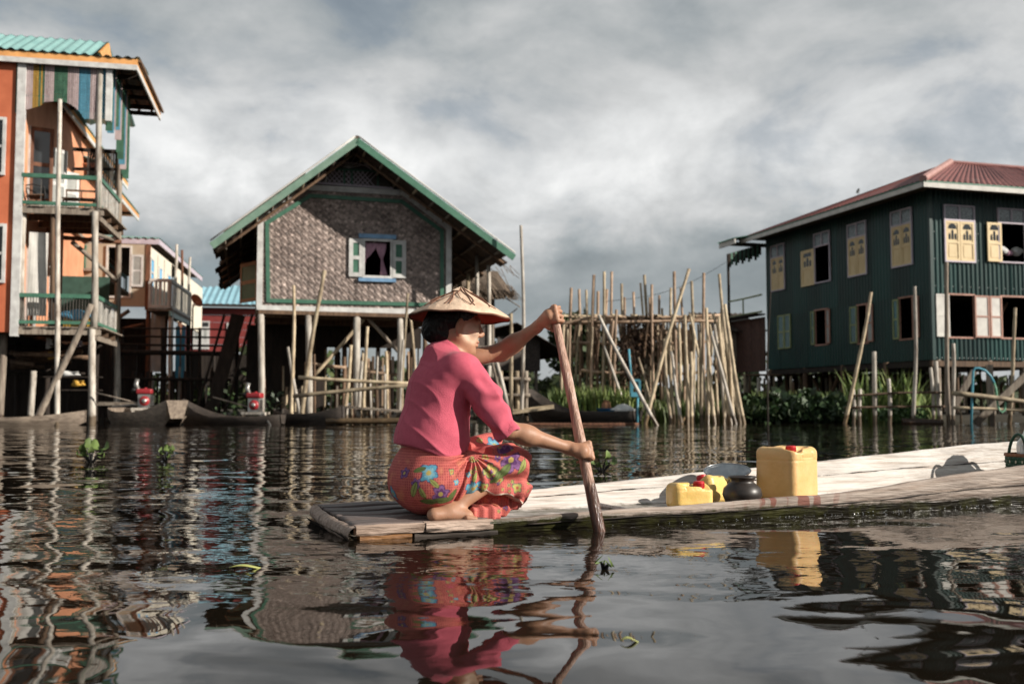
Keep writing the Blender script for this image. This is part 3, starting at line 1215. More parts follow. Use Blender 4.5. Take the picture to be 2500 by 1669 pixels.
M_SKIN = skin_mat()
F = Field((0.24, -0.44, 0.03), (1.06, 0.22, 0.99), 0.0036)
HC = Vector((0.508, -0.105, 0.820))
HR = Matrix.Rotation(math.radians(-5), 3, 'Z') @ Matrix.Rotation(math.radians(7), 3, 'Y')


def hp(f, l_, u):
    return HC + HR @ Vector((f, l_, u))


# head
F.ell(hp(-.012, 0, .030), (.094, .074, .086), .01, rot=HR)
F.ell(hp(.030, 0, -.030), (.064, .061, .086), .03, rot=HR)
for sg in (-1, 1):
    F.cap(hp(-.004, sg * .050, -.046), hp(.058, sg * .018, -.098), .024, .022, .025)
    F.ell(hp(.058, sg * .042, -.016), (.026, .022, .020), .022, rot=HR)
    F.cap(hp(.086, sg * .008, .030), hp(.072, sg * .046, .026), .010, .010, .016)
    F.ell(hp(.094, sg * .033, .006), (.012, .017, .011), .014, sub=True, rot=HR)
    F.ell(hp(.072, sg * .032, .006), (.0145, .0165, .0135), .004, rot=HR)
    ER = HR @ Matrix.Rotation(math.radians(12), 3, 'Y') @ Matrix.Rotation(math.radians(sg * -22), 3, 'Z')
    F.ell(hp(-.008, sg * .076, -.006), (.0185, .0075, .033), .006, rot=ER)
    F.ell(hp(-.004, sg * .084, -.002), (.0095, .0065, .020), .004, sub=True, rot=ER)
    F.ell(hp(-.004, sg * .075, -.036), (.010, .006, .011), .006, rot=ER)
    F.ell(hp(.098, sg * .0125, -.028), (.011, .0085, .0085), .006, rot=HR)
F.ell(hp(.072, 0, -.100), (.020, .024, .018), .018, rot=HR)
F.cap(hp(.088, 0, .020), hp(.110, 0, -.020), .0085, .0125, .012)
F.ell(hp(.090, 0, -.056), (.0125, .027, .0075), .007, rot=HR)
F.ell(hp(.088, 0, -.071), (.0120, .024, .0080), .005, rot=HR)
F.cap(hp(.104, -.024, -.0635), hp(.104, .024, -.0635), .0025, .0025, .004, sub=True)
# neck and trunk
F.cap(hp(-.022, 0, -.045), (0.470, -0.105, 0.700), .047, .056, .03)
F.cap(hp(.010, -.042, -.05), (0.515, -0.125, 0.695), .012, .012, .03)
F.cap((0.478, -.235, .650), (0.475, .030, .668), .045, .045, .05)
F.ell((.445, -.10, .55), (.095, .14, .15), .06)
F.ell((.38, -.10, .36), (.10, .135, .14), .06)
F.ell((.385, -.10, .19), (.12, .155, .11), .06)
# arms
SHR, ELR, WRR = Vector((.500, -.258, .636)), Vector((.628, -.340, .402)), Vector((.893, -.350, .325))
F.cap(SHR, ELR, .042, .034, .03).cap(ELR, ELR.lerp(WRR, .35), .034, .036, .03).cap(ELR.lerp(WRR, .3), WRR, .036, .0225, .03)
SHL, ELL, WRL = Vector((.485, .055, .668)), Vector((.752, -.005, .722)), Vector((.868, -.118, .826))
F.cap(SHL, ELL, .042, .035, .03).cap(ELL, ELL.lerp(WRL, .35), .036, .035, .03).cap(ELL.lerp(WRL, .3), WRL, .035, .0225, .03)
# legs and feet
for kn, an, hip, hl, bl in ((Vector((.700, -.215, .258)), Vector((.428, -.254, .082)), Vector((.42, -.20, .18)), Vector((.360, -.264, .073)), Vector((.490, -.275, .064))),
                            (Vector((.728, .07, .295)), Vector((.51, .02, .115)), Vector((.42, .0, .19)), Vector((.45, .02, .092)), Vector((.61, .02, .080)))):
    F.cap(hip, kn, .075, .052, .03)
    F.cap(kn, kn.lerp(an, .4), .040, .039, .02).cap(kn.lerp(an, .35), an, .040, .025, .02)
    F.cap(an, hl, .027, .024, .02).cap(hl, bl, .024, .019, .02, flat=((0, 0, 1), 1.15)).cap(an, bl, .025, .018, .03).ell(an + Vector((-.004, -.022, .002)), (.011, .010, .012), .012)
    for i in range(5):
        y = bl.y - .030 + i * .0145
        F.cap((bl.x - .01, y, bl.z - .004), (bl.x + .042 - abs(i - 3) * .006, y + (i - 2) * .002, bl.z - .010), .0100, .0080, .006)


# hands closed round the shaft
def grip(z, wrist, fing_dir, phi_palm, phi0, phi1, up_off, thumb_phi, squash=1.0):
    c = pad_at(z)
    r = pad_r(z)
    ea = (Vector((1, 0, 0)) - PAX * PAX.x).normalized()
    eb = PAX.cross(ea) * -1
    if eb.y > 0:
        eb = -eb
    pt = lambda ph, h, rr: c + PAX * h + (ea * math.cos(math.radians(ph)) + eb * math.sin(math.radians(ph))) * rr
    # palm: a flattened pad between wrist and knuckles
    pl = pt(phi_palm, 0, r + .016)
    kn = [pt(phi0, h * fing_dir, r + .014) for h in (.030, .010, -.010, -.029)]
    nrm = (pl - c).normalized()
    F.cap(wrist, pl, .0245, .030, .02, flat=(tuple(nrm), 1.45))
    for k_ in kn:
        F.cap(wrist.lerp(pl, .45), k_, .017, .0125, .012)
    lens = (1.0, 1.06, 1.0, .82)
    for k_, h, ln, ra in zip(kn, (.030, .010, -.010, -.029), lens, (.0090, .0093, .0088, .0076)):
        a1 = phi0 + (phi1 - phi0) * ln
        pts = [pt(phi0 + (a1 - phi0) * t_, h * fing_dir + .002 * math.sin(9 * t_ + h * 90), r + .0095 + .006 * max(0, 1 - 3.5 * t_) + (.003 if .28 < t_ < .5 else 0)) for t_ in (0, .17, .34, .5, .67, .84, 1.0)]
        for i in range(len(pts) - 1):
            ra_ = ra * (1 - .05 * i)
            F.cap(pts[i], pts[i + 1], ra_, ra_ * .96, .0020)
        F.ell(pts[0], (.0115,) * 3, .004)
        F.ell(pts[2], (ra * 1.1,) * 3, .002)
    tb = wrist.lerp(pl, .55)
    t1 = pt(thumb_phi[0], up_off * .9, r + .014)
    t2 = pt(thumb_phi[1], up_off * 1.05, r + .0115)
    t3 = pt(thumb_phi[2], up_off * 1.05, r + .0105)
    F.cap(tb, t1, .017, .0135, .012).cap(t1, t2, .013, .0115, .006).cap(t2, t3, .0115, .0095, .006)


grip(.302, WRR, 1.0, 128, 62, -170, .040, (190, 225, 262))
grip(.868, WRL, -1.0, 178, 105, -70, -.046, (215, 262, 300))
v, f = F.surface()
v = relax(v, f, 1, .25)
cols = np.tile(np.array([0.40, 0.215, 0.135]), (len(v), 1))


def blend(mask, c, k=1.0):
    global cols
    mask = np.clip(mask, 0, 1)[:, None] * k
    cols = cols * (1 - mask) + np.array(c) * mask


hl_ = (v - np.array(HC)) @ np.array(HR)       # head axes
fx, ly, uz = hl_[:, 0], hl_[:, 1], hl_[:, 2]
nz = vnoise(v[:, 0] * 26, v[:, 1] * 26, v[:, 2] * 26)
inhead = (uz > -.13) & (fx > -.12) & (uz < .15) & (np.abs(ly) < .1)
# thanaka paste brushed on the cheeks
paste = np.clip((1 - np.sqrt(((fx - .050) / .044) ** 2 + ((uz + .030) / .052) ** 2)) * 3.2 + nz * .7, 0, 1) * inhead * (np.abs(ly) > .018)
blend(paste, (0.66, 0.50, 0.37), .82)
blend(np.clip((1 - np.sqrt(((fx - .098) / .014) ** 2 + ((uz + .063) / .015) ** 2 + (ly / .03) ** 2)) * 4, 0, 1), (0.42, 0.12, 0.095), .7)
for sg in (-1, 1):
    blend(np.clip((1 - np.sqrt(((fx - .080) / .018) ** 2 + ((uz - .032) / .0055) ** 2 + ((ly - sg * .028) / .024) ** 2)) * 4, 0, 1), (.03, .02, .015), .9)
    blend(np.clip((1 - np.sqrt(((fx - .084) / .012) ** 2 + ((uz - .004) / .0045) ** 2 + ((ly - sg * .032) / .014) ** 2)) * 4, 0, 1), (.02, .014, .012), .95)
# knuckles, elbows and foot: browner skin
for c_, r_ in ((pad_at(.302), .06), (pad_at(.868), .06), (ELR, .05)):
    blend(np.clip(1 - np.linalg.norm(v - np.array(c_), axis=1) / r_, 0, 1) * (0.5 + nz * .5), (0.30, 0.145, 0.09), .5)
blend(np.clip((.10 - v[:, 2]) / .06, 0, 1) * (nz * .4 + .5), (0.34, 0.20, 0.14), .6)
np_mesh('body', v - off, f, M_SKIN, woman, True, cols)

# hair: cap and low bun
M_HAIR = mat('black_hair', (0.009, 0.007, 0.006), (0.004, 0.003, 0.003), 30, (1, 1, .35), 0.55, 0.5, 90, rnd=0, spec=0.22)
H = Field((0.33, -0.24, 0.70), (0.66, 0.03, 0.96), 0.0036)
H.ell(hp(-.014, 0, .030), (.100, .080, .090), .01, rot=HR)
H.rbox(hp(.112, 0, -.02), (.085, .2, .075), .01, .02, sub=True, rot=HR @ Matrix.Rotation(math.radians(-34), 3, 'Y'))
H.rbox(hp(.01, 0, -.115), (.05, .2, .085), .01, .02, sub=True, rot=HR)
H.ell(hp(-.098, .004, -.030), (.044, .056, .054), .022)
H.ell(hp(-.082, .0, .010), (.045, .060, .05), .03)
H.ell(hp(-.060, .0, -.052), (.036, .055, .032), .02)
H.apply(lambda D, X, Y, Z: D + .0012 * np.sin(Y * 300 + X * 160 + Z * 260) + .002 * vnoise(X * 60, Y * 60, Z * 60))
v, f = H.surface()
np_mesh('hair', relax(v, f, 1, .4) - off, f, M_HAIR, woman)

# blouse
M_BLOUSE = mat('pink_blouse', (0.57, 0.115, 0.165), (0.52, 0.098, 0.145), 45, rough=0.9, bump=0.3, bscale=300, rnd=0, spec=0.15, sheen=0.12)
S = Field((0.19, -0.46, 0.19), (0.74, 0.17, 0.79), 0.0034)
S.ell((.395, -.105, .340), (.141, .178, .15), .02)
S.ell((.425, -.105, .46), (.122, .160, .16), .07)
S.ell((.442, -.105, .575), (.120, .160, .12), .07)
S.cap((.468, -.232, .640), (.462, .030, .662), .066, .066, .05)
S.cap((.448, -.105, .690), (.470, -.105, .725), .080, .058, .04)
S.cap(SHR + Vector((-.004, .012, -.004)), SHR.lerp(ELR, .5), .062, .058, .03)
S.cap(SHR.lerp(ELR, .45), ELR + Vector((.004, -.004, -.012)), .058, .050, .02)
S.cap(SHL, SHL.lerp(ELL, .42), .066, .058, .03)


def blouse(D, X, Y, Z):
    # folds: soft diagonal pulls over the back, creases at waist and sleeve
    n1 = vnoise(X * 9 + Z * 5 + 3, Y * 8 - Z * 4, Z * 5 + 7)
    n2 = vnoise(X * 22 + Z * 9, Y * 18 - Z * 10, Z * 9 + 2)
    w = np.clip((0.50 - Z) / 0.25, 0.15, 1)
    rdg = 1 - 2 * np.abs(vnoise(X * 10 + Z * 9 + 1, Y * 9 - Z * 7 + 5, Z * 3.5 - X * 3))
    fold = .0070 * n1 * w + .0022 * n2 * (0.4 + 0.6 * w) - .0070 * np.clip(rdg, 0, 1) ** 2 * (.35 + .65 * w)
    arm = np.clip((-.20 - Y) / .05, 0, 1) * np.clip((X - .49) / .04, 0, 1)
    tpar = (X - SHR.x) * .43 + (Y - SHR.y) * -.26 + (Z - SHR.z) * -.82       # along the upper arm
    fold = fold + arm * (.0058 * np.sin(tpar * 62 + 5 * n1 + (Y + .3) * 30) * np.clip((tpar - .02) / .08, 0, 1) + .004 * n2)
    pleat = np.exp(-((Y + .105 - .02 * np.sin(Z * 9)) / .006) ** 2) * .002 * (X < .42)      # back seam
    arms = np.exp(-(np.hypot(X - .50 - .02 * np.sin((Z - .6) * 12), Y + .215 + (Z - .63) * .10) / .007) ** 2) * .0035 * (Z > .53)   # armhole seam
    D = D + fold - pleat + arms
    hem = .342 - .36 * (X - .27) + .007 * np.sin(X * 26 + Y * 19) + .03 * np.clip(X - .50, 0, 1) * 4
    D = np.maximum(D, (hem - Z) * .93 - 0 * X) if False else np.maximum(D, np.where(arm > .5, -1, (hem - Z) * .93))
    # sleeve end cut square to the arm, collar opening
    cut = tpar - .297 + .004 * np.sin(X * 90)
    D = np.maximum(D, np.where(arm > .2, cut, -1))
    lcut = (X - SHL.x) * .97 - .118
    D = np.maximum(D, np.where((Y > -.04) & (Z > .6) & (X > .52), lcut, -1))
    return D


S.apply(blouse)
S.cap(SHR.lerp(ELR, .90), SHR.lerp(ELR, 1.10), .044, .045, .004, sub=True)
S.cap((.470, -.105, .69), hp(-.004, 0, -.050), .052, .056, .006, sub=True)
S.ell((.56, -.11, .715), (.06, .05, .045), .012, sub=True)
v, f = S.surface()
np_mesh('blouse', relax(v, f, 1, .35) - off, f, M_BLOUSE, woman)

# skirt
M_SKIRT = mat('flowered_skirt', (1, 1, 1), (0.86, 0.85, 0.84), 40, rough=0.72, bump=0.2, bscale=300, rnd=0, attr='tone', spec=0.25)
L_ = Field((0.15, -0.42, 0.03), (0.88, 0.24, 0.45), 0.0034)
KR, KL = Vector((.708, -.238, .272)), Vector((.716, .070, .314))
L_.ell((.372, -.115, .195), (.146, .186, .132), .02)
L_.ell((.398, -.108, .285), (.124, .163, .11), .05)
L_.cap((.43, -.205, .205), KR, .098, .066, .05)
L_.cap((.43, .000, .205), KL, .096, .070, .05)
L_.cap(KR + Vector((.010, .0, -.01)), (.752, -.20, .105), .054, .024, .03, flat=((0, 1, 0), 1.3))
L_.cap(KR + Vector((-.05, .01, -.03)), (.735, -.20, .125), .045, .028, .03, flat=((0, 1, 0), 1.3))
L_.cap((.57, -.240, .185), (.735, -.230, .155), .052, .044, .03, flat=((0, 1, 0), 1.25))
L_.rbox((.700, -.03, .175), (.080, .100, .140), .045, .05)
L_.rbox((.672, -.10, .092), (.105, .090, .066), .02, .04)
L_.cap((.50, -.10, .20), (.68, -.08, .25), .08, .07, .06)


def skirt(D, X, Y, Z):
    gx, gz = X - .515, Z - .300             # folds fan out from the gathered waist at the groin
    ang = np.arctan2(gz, gx)
    rr = np.hypot(gx, gz)
    n1 = vnoise(X * 14, Y * 12, Z * 14)
    fan = np.sin(ang * 17 + 2.2 * n1) * .0085 * np.clip(rr / .05, 0, 1) * np.exp(-rr / .17)
    thigh = np.sin((Z - .25 * X) * 88 + 3.5 * n1 + Y * 20) * .0055 * np.clip((X - .56) / .08, 0, 1)
    hang = np.sin(X * 115 + 4 * n1 + Y * 40) * .006 * np.clip((.20 - Z) / .06, 0, 1) * np.clip((X - .55) / .05, 0, 1)
    crease = .011 * np.exp(-((X - (.500 - (.30 - Z) * .33)) / .007) ** 2) * np.clip((.30 - Z) / .03, 0, 1) * np.clip((Z - .07) / .04, 0, 1) * np.clip((-.16 - Y) / .05, 0, 1)
    D = D + fan + thigh + hang + crease + .004 * n1
    top = Z - (.345 - .24 * (X - .27)) - .03
    D = np.maximum(D, np.where(X < .60, top, -1))
    D = np.maximum(D, np.where(X < .57, .056, .030) + np.clip(X - .64, 0, 1) * .42 + .004 * np.sin(X * 80) - Z)
    # open front hem on the near side: the calf shows below it
    z_hem = np.interp(X, (.44, .571, .615, .687, .76), (.088, .158, .138, .134, .090)) + .003 * np.sin(X * 60)
    cutr = np.minimum(np.minimum(z_hem - Z, -.196 - Y), X - .455)
    return np.maximum(D, cutr)


L_.apply(skirt)
L_.rbox((.575, -.225, .068), (.060, .050, .030), .016, .012)
L_.apply(lambda D, X, Y, Z: D + .005 * np.sin(X * 150 + Y * 60) * ((Z < .12) & (X > .5)))
v, f = L_.surface()
v = relax(v, f, 1, .3)
nn = vnormals(v, f)
cols = np.tile(np.array([0.54, 0.135, 0.115]), (len(v), 1))
nz = vnoise(v[:, 0] * 40, v[:, 1] * 40, v[:, 2] * 40)
# small dark repeat print over the whole cloth
ua = np.arctan2(v[:, 1] + .11, -(v[:, 0] - .42)) * .19
pa = np.sin(2 * np.pi * (ua / .0175)) * np.sin(2 * np.pi * (v[:, 2] / .0205 + .5 * np.floor(ua / .0175)))
blend(np.clip((np.abs(pa) - .52) * 4, 0, 1) * (v[:, 0] < .50), (.25, .022, .038), .8)
pb = np.sin(2 * np.pi * (v[:, 0] / .020)) * np.sin(2 * np.pi * ((v[:, 2] + .5 * v[:, 1]) / .020))
blend(np.clip((np.abs(pb) - .62) * 4, 0, 1) * (v[:, 0] >= .50), (.27, .03, .04), .65)
blend(np.clip(nz * 1.6 - .5, 0, 1), (.72, .30, .16), .5)


def flower(c, r, petal, petal2, heart, n_pet=5, turn=0.0):
    i = np.argmin(((v - c) ** 2).sum(1))
    c, n_ = v[i], nn[i]
    t1 = np.cross(n_, [0, 0, 1.0])
    t1 /= np.linalg.norm(t1) + 1e-9
    t2 = np.cross(n_, t1)
    d = v - c
    near = (np.linalg.norm(d, axis=1) < r * 1.5) & ((nn @ n_) > .1)
    u, w = d @ t1, d @ t2
    rad, ang = np.hypot(u, w), np.arctan2(w, u) + turn
    edge = r * (.60 + .34 * np.abs(np.cos(ang * n_pet / 2 + .5 * np.sin(ang + turn))) + .16 * vnoise(u * 70 + turn, w * 70, rad * 30))
    inside = near & (rad < edge)
    blend(inside * 1.0, petal)
    blend((inside & (rad < edge * .62)) * 1.0, petal2, .8)
    blend((near & (rad > edge * .90) & (rad < edge * 1.06)) * 1.0, (.06, .03, .09), .75)
    blend((inside & (np.abs(np.sin(ang * n_pet / 2)) < .10) & (rad > r * .2)) * 1.0, (.08, .04, .12), .5)
    blend((near & (rad < r * .24)) * 1.0, heart)


def leaf(c, r, col, turn):
    i = np.argmin(((v - c) ** 2).sum(1))
    c, n_ = v[i], nn[i]
    t1 = np.cross(n_, [0, 0, 1.0])
    t1 /= np.linalg.norm(t1) + 1e-9
    t2 = np.cross(n_, t1)
    d = v - c
    u0, w0 = d @ t1, d @ t2
    u, w = u0 * math.cos(turn) + w0 * math.sin(turn), -u0 * math.sin(turn) + w0 * math.cos(turn)
    e = (u / r) ** 2 + (np.abs(w) / (r * .40)) ** 1.5
    near = (np.linalg.norm(d, axis=1) < r * 1.6) & ((nn @ n_) > .1)
    blend((near & (e < 1)) * 1.0, col)
    blend((near & (e < 1) & (np.abs(w) < r * .05)) * 1.0, (.05, .07, .02), .7)
    blend((near & (e > .86) & (e < 1.12)) * 1.0, (.06, .05, .03), .6)


BLUE, BLUE2, PURP, PURP2, LIME, YEL, LEAFG = (.10, .31, .44), (.24, .44, .48), (.10, .03, .13), (.24, .11, .27), (.33, .35, .11), (.48, .36, .11), (.12, .16, .05)
spots = []


def near_pt(px, py, t):
    return np.array(BF.hit(px, py, y=t))


for px, py, t, r, kind in ((1045, 1150, -.30, .042, 'b'), (1075, 1206, -.30, .036, 'p'), (1160, 1205, -.31, .040, 'b'), (1250, 1125, -.31, .052, 'p'), (1197, 1152, -.31, .034, 'y'),
                           (1018, 1180, -.26, .022, 'p'), (1228, 1180, -.31, .024, 'y'), (1108, 1152, -.32, .014, 'y'), (1143, 1160, -.32, .013, 'b'), (1190, 1195, -.31, .022, 'y'),
                           (1185, 1112, -.30, .015, 'y'), (1215, 1108, -.30, .015, 'p'), (1150, 1112, -.30, .013, 'y'), (1262, 1190, -.26, .024, 'y'), (1205, 1085, .0, .026, 'p'), (1170, 1075, .0, .018, 'y'),
                           (1225, 1240, -.10, .024, 'b'), (1200, 1225, -.10, .02, 'y'), (1250, 1225, -.10, .02, 'y'), (1165, 1235, -.10, .018, 'p'), (1120, 1180, -.32, .015, 'b')):
    c_ = near_pt(px, py, t)
    {'b': lambda: flower(c_, r, BLUE, BLUE2, YEL, 5, px), 'p': lambda: flower(c_, r, PURP2, PURP, YEL, 5, px), 'y': lambda: flower(c_, r, LIME, YEL, (.4, .1, .06), 4, px)}[kind]()
for px, py, t, r, tn in ((1018, 1140, -.28, .026, 0.3), (1000, 1200, -.28, .032, 1.2), (1030, 1205, -.28, .026, 2.0), (1090, 1235, -.31, .040, .15), (1045, 1238, -.29, .034, -.1), (1232, 1150, -.31, .04, .8),
                         (1275, 1140, -.30, .034, 1.2), (1215, 1170, -.31, .032, .9), (1110, 1215, -.31, .030, 1.1), (1170, 1165, -.32, .022, 1.3), (1060, 1180, -.30, .024, 2.4), (1190, 1240, -.1, .03, .4), (1240, 1205, -.1, .03, 1.0)):
    leaf(near_pt(px, py, t), r, LEAFG if tn < 1.15 else LIME, tn)
rg_ = np.random.RandomState(5)
near_side = np.where((v[:, 1] < -.12) & (v[:, 0] > .50))[0]
for q in range(70):                                    # tiny sprigs between the big blooms
    i = near_side[rg_.randint(len(near_side))]
    flower(v[i], rg_.uniform(.006, .011), *((YEL, LIME, PURP) if q % 3 == 0 else (PURP2, PURP, YEL) if q % 3 == 1 else (LIME, LEAFG, YEL)), 4, q)
far_side = np.where((v[:, 1] > -.05) | (v[:, 0] < .26))[0]
for q in range(14):                                    # the print goes on round the far side
    i = far_side[rg_.randint(len(far_side))]
    r = rg_.uniform(.02, .04)
    flower(v[i], r, *((BLUE, BLUE2, YEL) if q % 3 == 0 else (PURP2, PURP, YEL) if q % 3 == 1 else (LIME, YEL, PURP)), 5, q)
# pale selvedge along the cut hem
zh = np.interp(v[:, 0], (.44, .571, .615, .687, .76), (.088, .158, .138, .134, .090)) + .003 * np.sin(v[:, 0] * 60)
blend((np.abs(v[:, 2] - zh - .002) < .0045) * (v[:, 1] < -.19) * (v[:, 0] > .56) * 1.0, (.66, .55, .46), .9)
np_mesh('skirt', v - off, f, M_SKIRT, woman, True, cols)

# ================================================================== conical hat
M_HAT = mat('pale_straw', (0.70, 0.52, 0.385), (0.52, 0.355, 0.25), 9, (1, 1, 1), 0.7, 0.35, 40, rnd=0, stain=(0.40, 0.25, 0.165), stain_lo=0.62, spec=0.25)
M_HATIN = mat('hat_lining', (0.42, 0.10, 0.055), (0.26, 0.085, 0.045), 7, rough=0.8, rnd=0)
M_CORD = mat('brown_cord', (0.20, 0.095, 0.06), (0.12, 0.055, 0.035), 20, rough=0.8, rnd=0.2)
HATC = Vector((.522, -.105, .858))
hat = empty('conical_straw_hat', BF.world(HATC), BF.a, "pale conical straw hat with brown cord lacing on the woman's head", 'hat')
hat.rotation_euler = (math.radians(-2), math.radians(2.5), BF.a)
HP = [(0.0, .122), (.008, .120), (.018, .113), (.034, .101), (.055, .089), (.085, .074), (.118, .056), (.152, .035), (.182, .016), (.199, .005), (.206, -.003)]


def hat_pt(r, a, lift=0.0):
    for (r0, z0), (r1, z1) in zip(HP, HP[1:]):
        if r <= r1:
            z = z0 + (z1 - z0) * (r - r0) / (r1 - r0)
            break
    else:
        z = HP[-1][1]
    wob = 1 + .012 * math.sin(3 * a + 1) + .006 * math.sin(7 * a)
    sag = .004 * math.sin(2 * a + .6) * (r / .22) ** 2 + .0025 * math.sin(9 * a) * (r / .22)
    return Vector((r * wob * math.cos(a), r * wob * math.sin(a), z + sag + lift))


b = MB()
b.grid(lambda u, v_: hat_pt(.206 * v_ ** .8, 2 * math.pi * u), 72, 26)
b.build('crown', M_HAT, hat, smooth=True)
b = MB()
b.grid(lambda u, v_: hat_pt(.2045 * v_ ** .8, 2 * math.pi * u, -.006), 72, 20, True)
b.build('lining', M_HATIN, hat, smooth=True)
b = MB()
b.tube([hat_pt(.206, 2 * math.pi * i / 60, -.003) for i in range(61)], .0042, 6)
b.build('rim', M_CORD, hat, smooth=True)
rr_ = random.Random(8)
for i in range(9):
    a0 = 2 * math.pi * i / 9 + .15
    for sg in (-1, 1):
        b = MB()
        b.tube([hat_pt(.012 + .15 * t_, a0 + sg * (.50 * t_ + .12 * math.sin(5 * t_ + i)), .0022) for t_ in [k / 12 for k in range(13)]], .0021, 5)
        b.build('cord', M_CORD, hat, smooth=True)
for i in range(26):
    a0 = rr_.uniform(0, 6.28)
    r0 = rr_.uniform(.07, .13)
    b = MB()
    b.tube([hat_pt(r0 + .035 * math.sin(t_ * 3.1 + i), a0 + .34 * t_, .0026 + .003 * math.sin(3.14 * t_)) for t_ in [k / 10 for k in range(11)]], .0016, 5)
    b.build('loose_cord', M_CORD, hat, smooth=True)
for i, (a0, t_) in enumerate(((-.4, .028), (1.9, .032), (3.6, .03))):      # folded leaf tip at the point
    b = MB()
    p = hat_pt(.004, a0, .003)
    b.add([p, hat_pt(.040, a0 - .55, .006), hat_pt(.050, a0, .010), hat_pt(.040, a0 + .55, .005)], [(0, 1, 2, 3)])
    b.build('tip_leaf', M_HAT, hat, solid=.002)

# ================================================================== cargo in the canoe
M_CAN = mat('yellow_plastic', (0.80, 0.54, 0.26), (0.68, 0.42, 0.17), 5, rough=0.42, bump=0.15, bscale=40, rnd=0.05, sss=0.25, spec=0.4, stain=(0.47, 0.28, 0.11), stain_lo=0.55)
M_CAN2 = mat('bright_yellow_plastic', (0.76, 0.54, 0.19), (0.65, 0.43, 0.12), 5, rough=0.40, bump=0.15, bscale=40, rnd=0.05, sss=0.25, spec=0.4, stain=(0.50, 0.34, 0.10), stain_lo=0.60)
M_CAP = mat('red_cap', (0.52, 0.025, 0.03), (0.42, 0.02, 0.022), 9, rough=0.4, rnd=0)
M_ALU = mat('aluminium', (0.50, 0.51, 0.52), (0.34, 0.35, 0.36), 14, rough=0.30, metal=1.0, rnd=0, bump=0.12, bscale=20)
M_CLAY = mat('dark_clay', (0.035, 0.026, 0.022), (0.018, 0.014, 0.012), 14, rough=0.42, rnd=0, spec=0.5)


def jerrycan(loc, rz, hx, hy, h, m, label, cap_at, flap=True):
    """Rounded can with a carrying handle moulded into the top and a red screw cap at one corner."""
    t = empty('jerry_can', BF.world(loc), BF.a + rz, label, 'jerry can', None)
    J = Field((-hx - .03, -hy - .03, -.01), (hx + .03, hy + .03, h + .06), .0036)
    J.rbox((0, 0, h * .5), (hx, hy, h * .5), .034, .0)
    zt = h
    cx, cy = cap_at[0] * hx * .52, cap_at[1] * hy * .52
    # two hand hollows leave the handle standing between them
    J.ell((0, -hy * .52, zt + .006), (hx * .62, hy * .30, .040), .012, sub=True)
    J.ell((0, hy * .52, zt + .006), (hx * .62, hy * .30, .040), .012, sub=True)
    J.ell((cx, cy, zt + .012), (.044, .044, .040), .010, sub=True)
    J.ell((cap_at[0] * hx * .95, cap_at[1] * hy * .95, zt + .015), (.05, .05, .045), .012, sub=True)
    # mould seam, shoulder line and sunk label panels
    J.apply(lambda D, X, Y, Z: D + .0022 * np.exp(-((Z - h * .76) / .0035) ** 2) + .0016 * np.exp(-((Z - h * .12) / .004) ** 2)
            + .0014 * vnoise(X * 18, Y * 18, Z * 18)
            + .0024 * ((np.abs(np.maximum(np.abs(X) - hx * .42, np.abs(Z - h * .86) - h * .055)) < .0030) & (np.abs(Y) > hy * .8)))
    vv, ff = J.surface()
    np_mesh('can_body', relax(vv, ff, 2, .5), ff, m, t)
    c = MB()
    n = 28
    zc = zt - .020
    c.lathe([(0.001, zc + .026), (.020, zc + .026), (.0235, zc + .023)], n, (cx, cy, 0))
    for k in range(n):
        a0, a1 = 2 * math.pi * k / n, 2 * math.pi * (k + .5) / n
        for a, r in ((a0, .0245), (a1, .0232)):
            pass
    c.lathe([(.0235, zc + .023), (.0242, zc + .018), (.0242, zc - .004), (.0235, zc - .006)], n, (cx, cy, 0))
    c.build('cap', M_CAP, t, smooth=True)
    r_ = MB()
    for k in range(n):
        a = 2 * math.pi * k / n
        r_.box((cx + .0243 * math.cos(a), cy + .0243 * math.sin(a), zc + .007), (.0022, .0022, .020), Matrix.Rotation(a, 3, 'Z'))
    r_.build('cap_ribs', M_CAP, t)
    nk = MB()
    nk.lathe([(.019, zt - .05), (.019, zc - .004)], 20, (cx, cy, 0))
    nk.build('neck', m, t, smooth=True)
    return t


big_s = BF.hit(1922, 1208, y=0.02)
jerrycan((big_s.x, 0.02, 0.030), math.radians(20), .118, .112, .262, M_CAN, 'big square yellow jerry can with red cap, tallest in the canoe', (-.55, -.75))
sm = BF.hit(1683, 1238, y=-.14)
jerrycan((sm.x, -.14, 0.028), math.radians(-8), .098, .062, .122, M_CAN2, 'small yellow jerry can nearest the paddle, red cap on its corner', (.75, -.6))
sm2 = BF.hit(1742, 1215, y=.06)
jerrycan((sm2.x, .06, 0.028), math.radians(28), .090, .058, .132, M_CAN2, 'yellow jerry can lying behind the smaller can, under the metal bowl', (-.75, .6)).rotation_euler = (math.radians(-14), math.radians(5), BF.a + math.radians(28))

bo = BF.hit(1782, 1160, y=.14)
bowl = empty('metal_bowl', BF.world((bo.x, .16, .112)), BF.a, 'round shiny metal bowl behind the yellow cans', 'bowl')
bowl.rotation_euler = (math.radians(14), math.radians(-4), 0)
b = MB()
b.lathe([(0.0, .000), (.045, .000), (.070, .010), (.092, .036), (.104, .060), (.112, .064), (.114, .061), (.108, .055), (.096, .033), (.073, .006), (.046, -.004), (0, -.004)], 48)
b.build('bowl_shell', M_ALU, bowl, smooth=True)
b = MB()
b.tube([(.1135 * math.cos(a * math.pi / 24), .1135 * math.sin(a * math.pi / 24), .0635) for a in range(49)], .0022, 6)
b.build('rolled_rim', M_ALU, bowl, smooth=True)

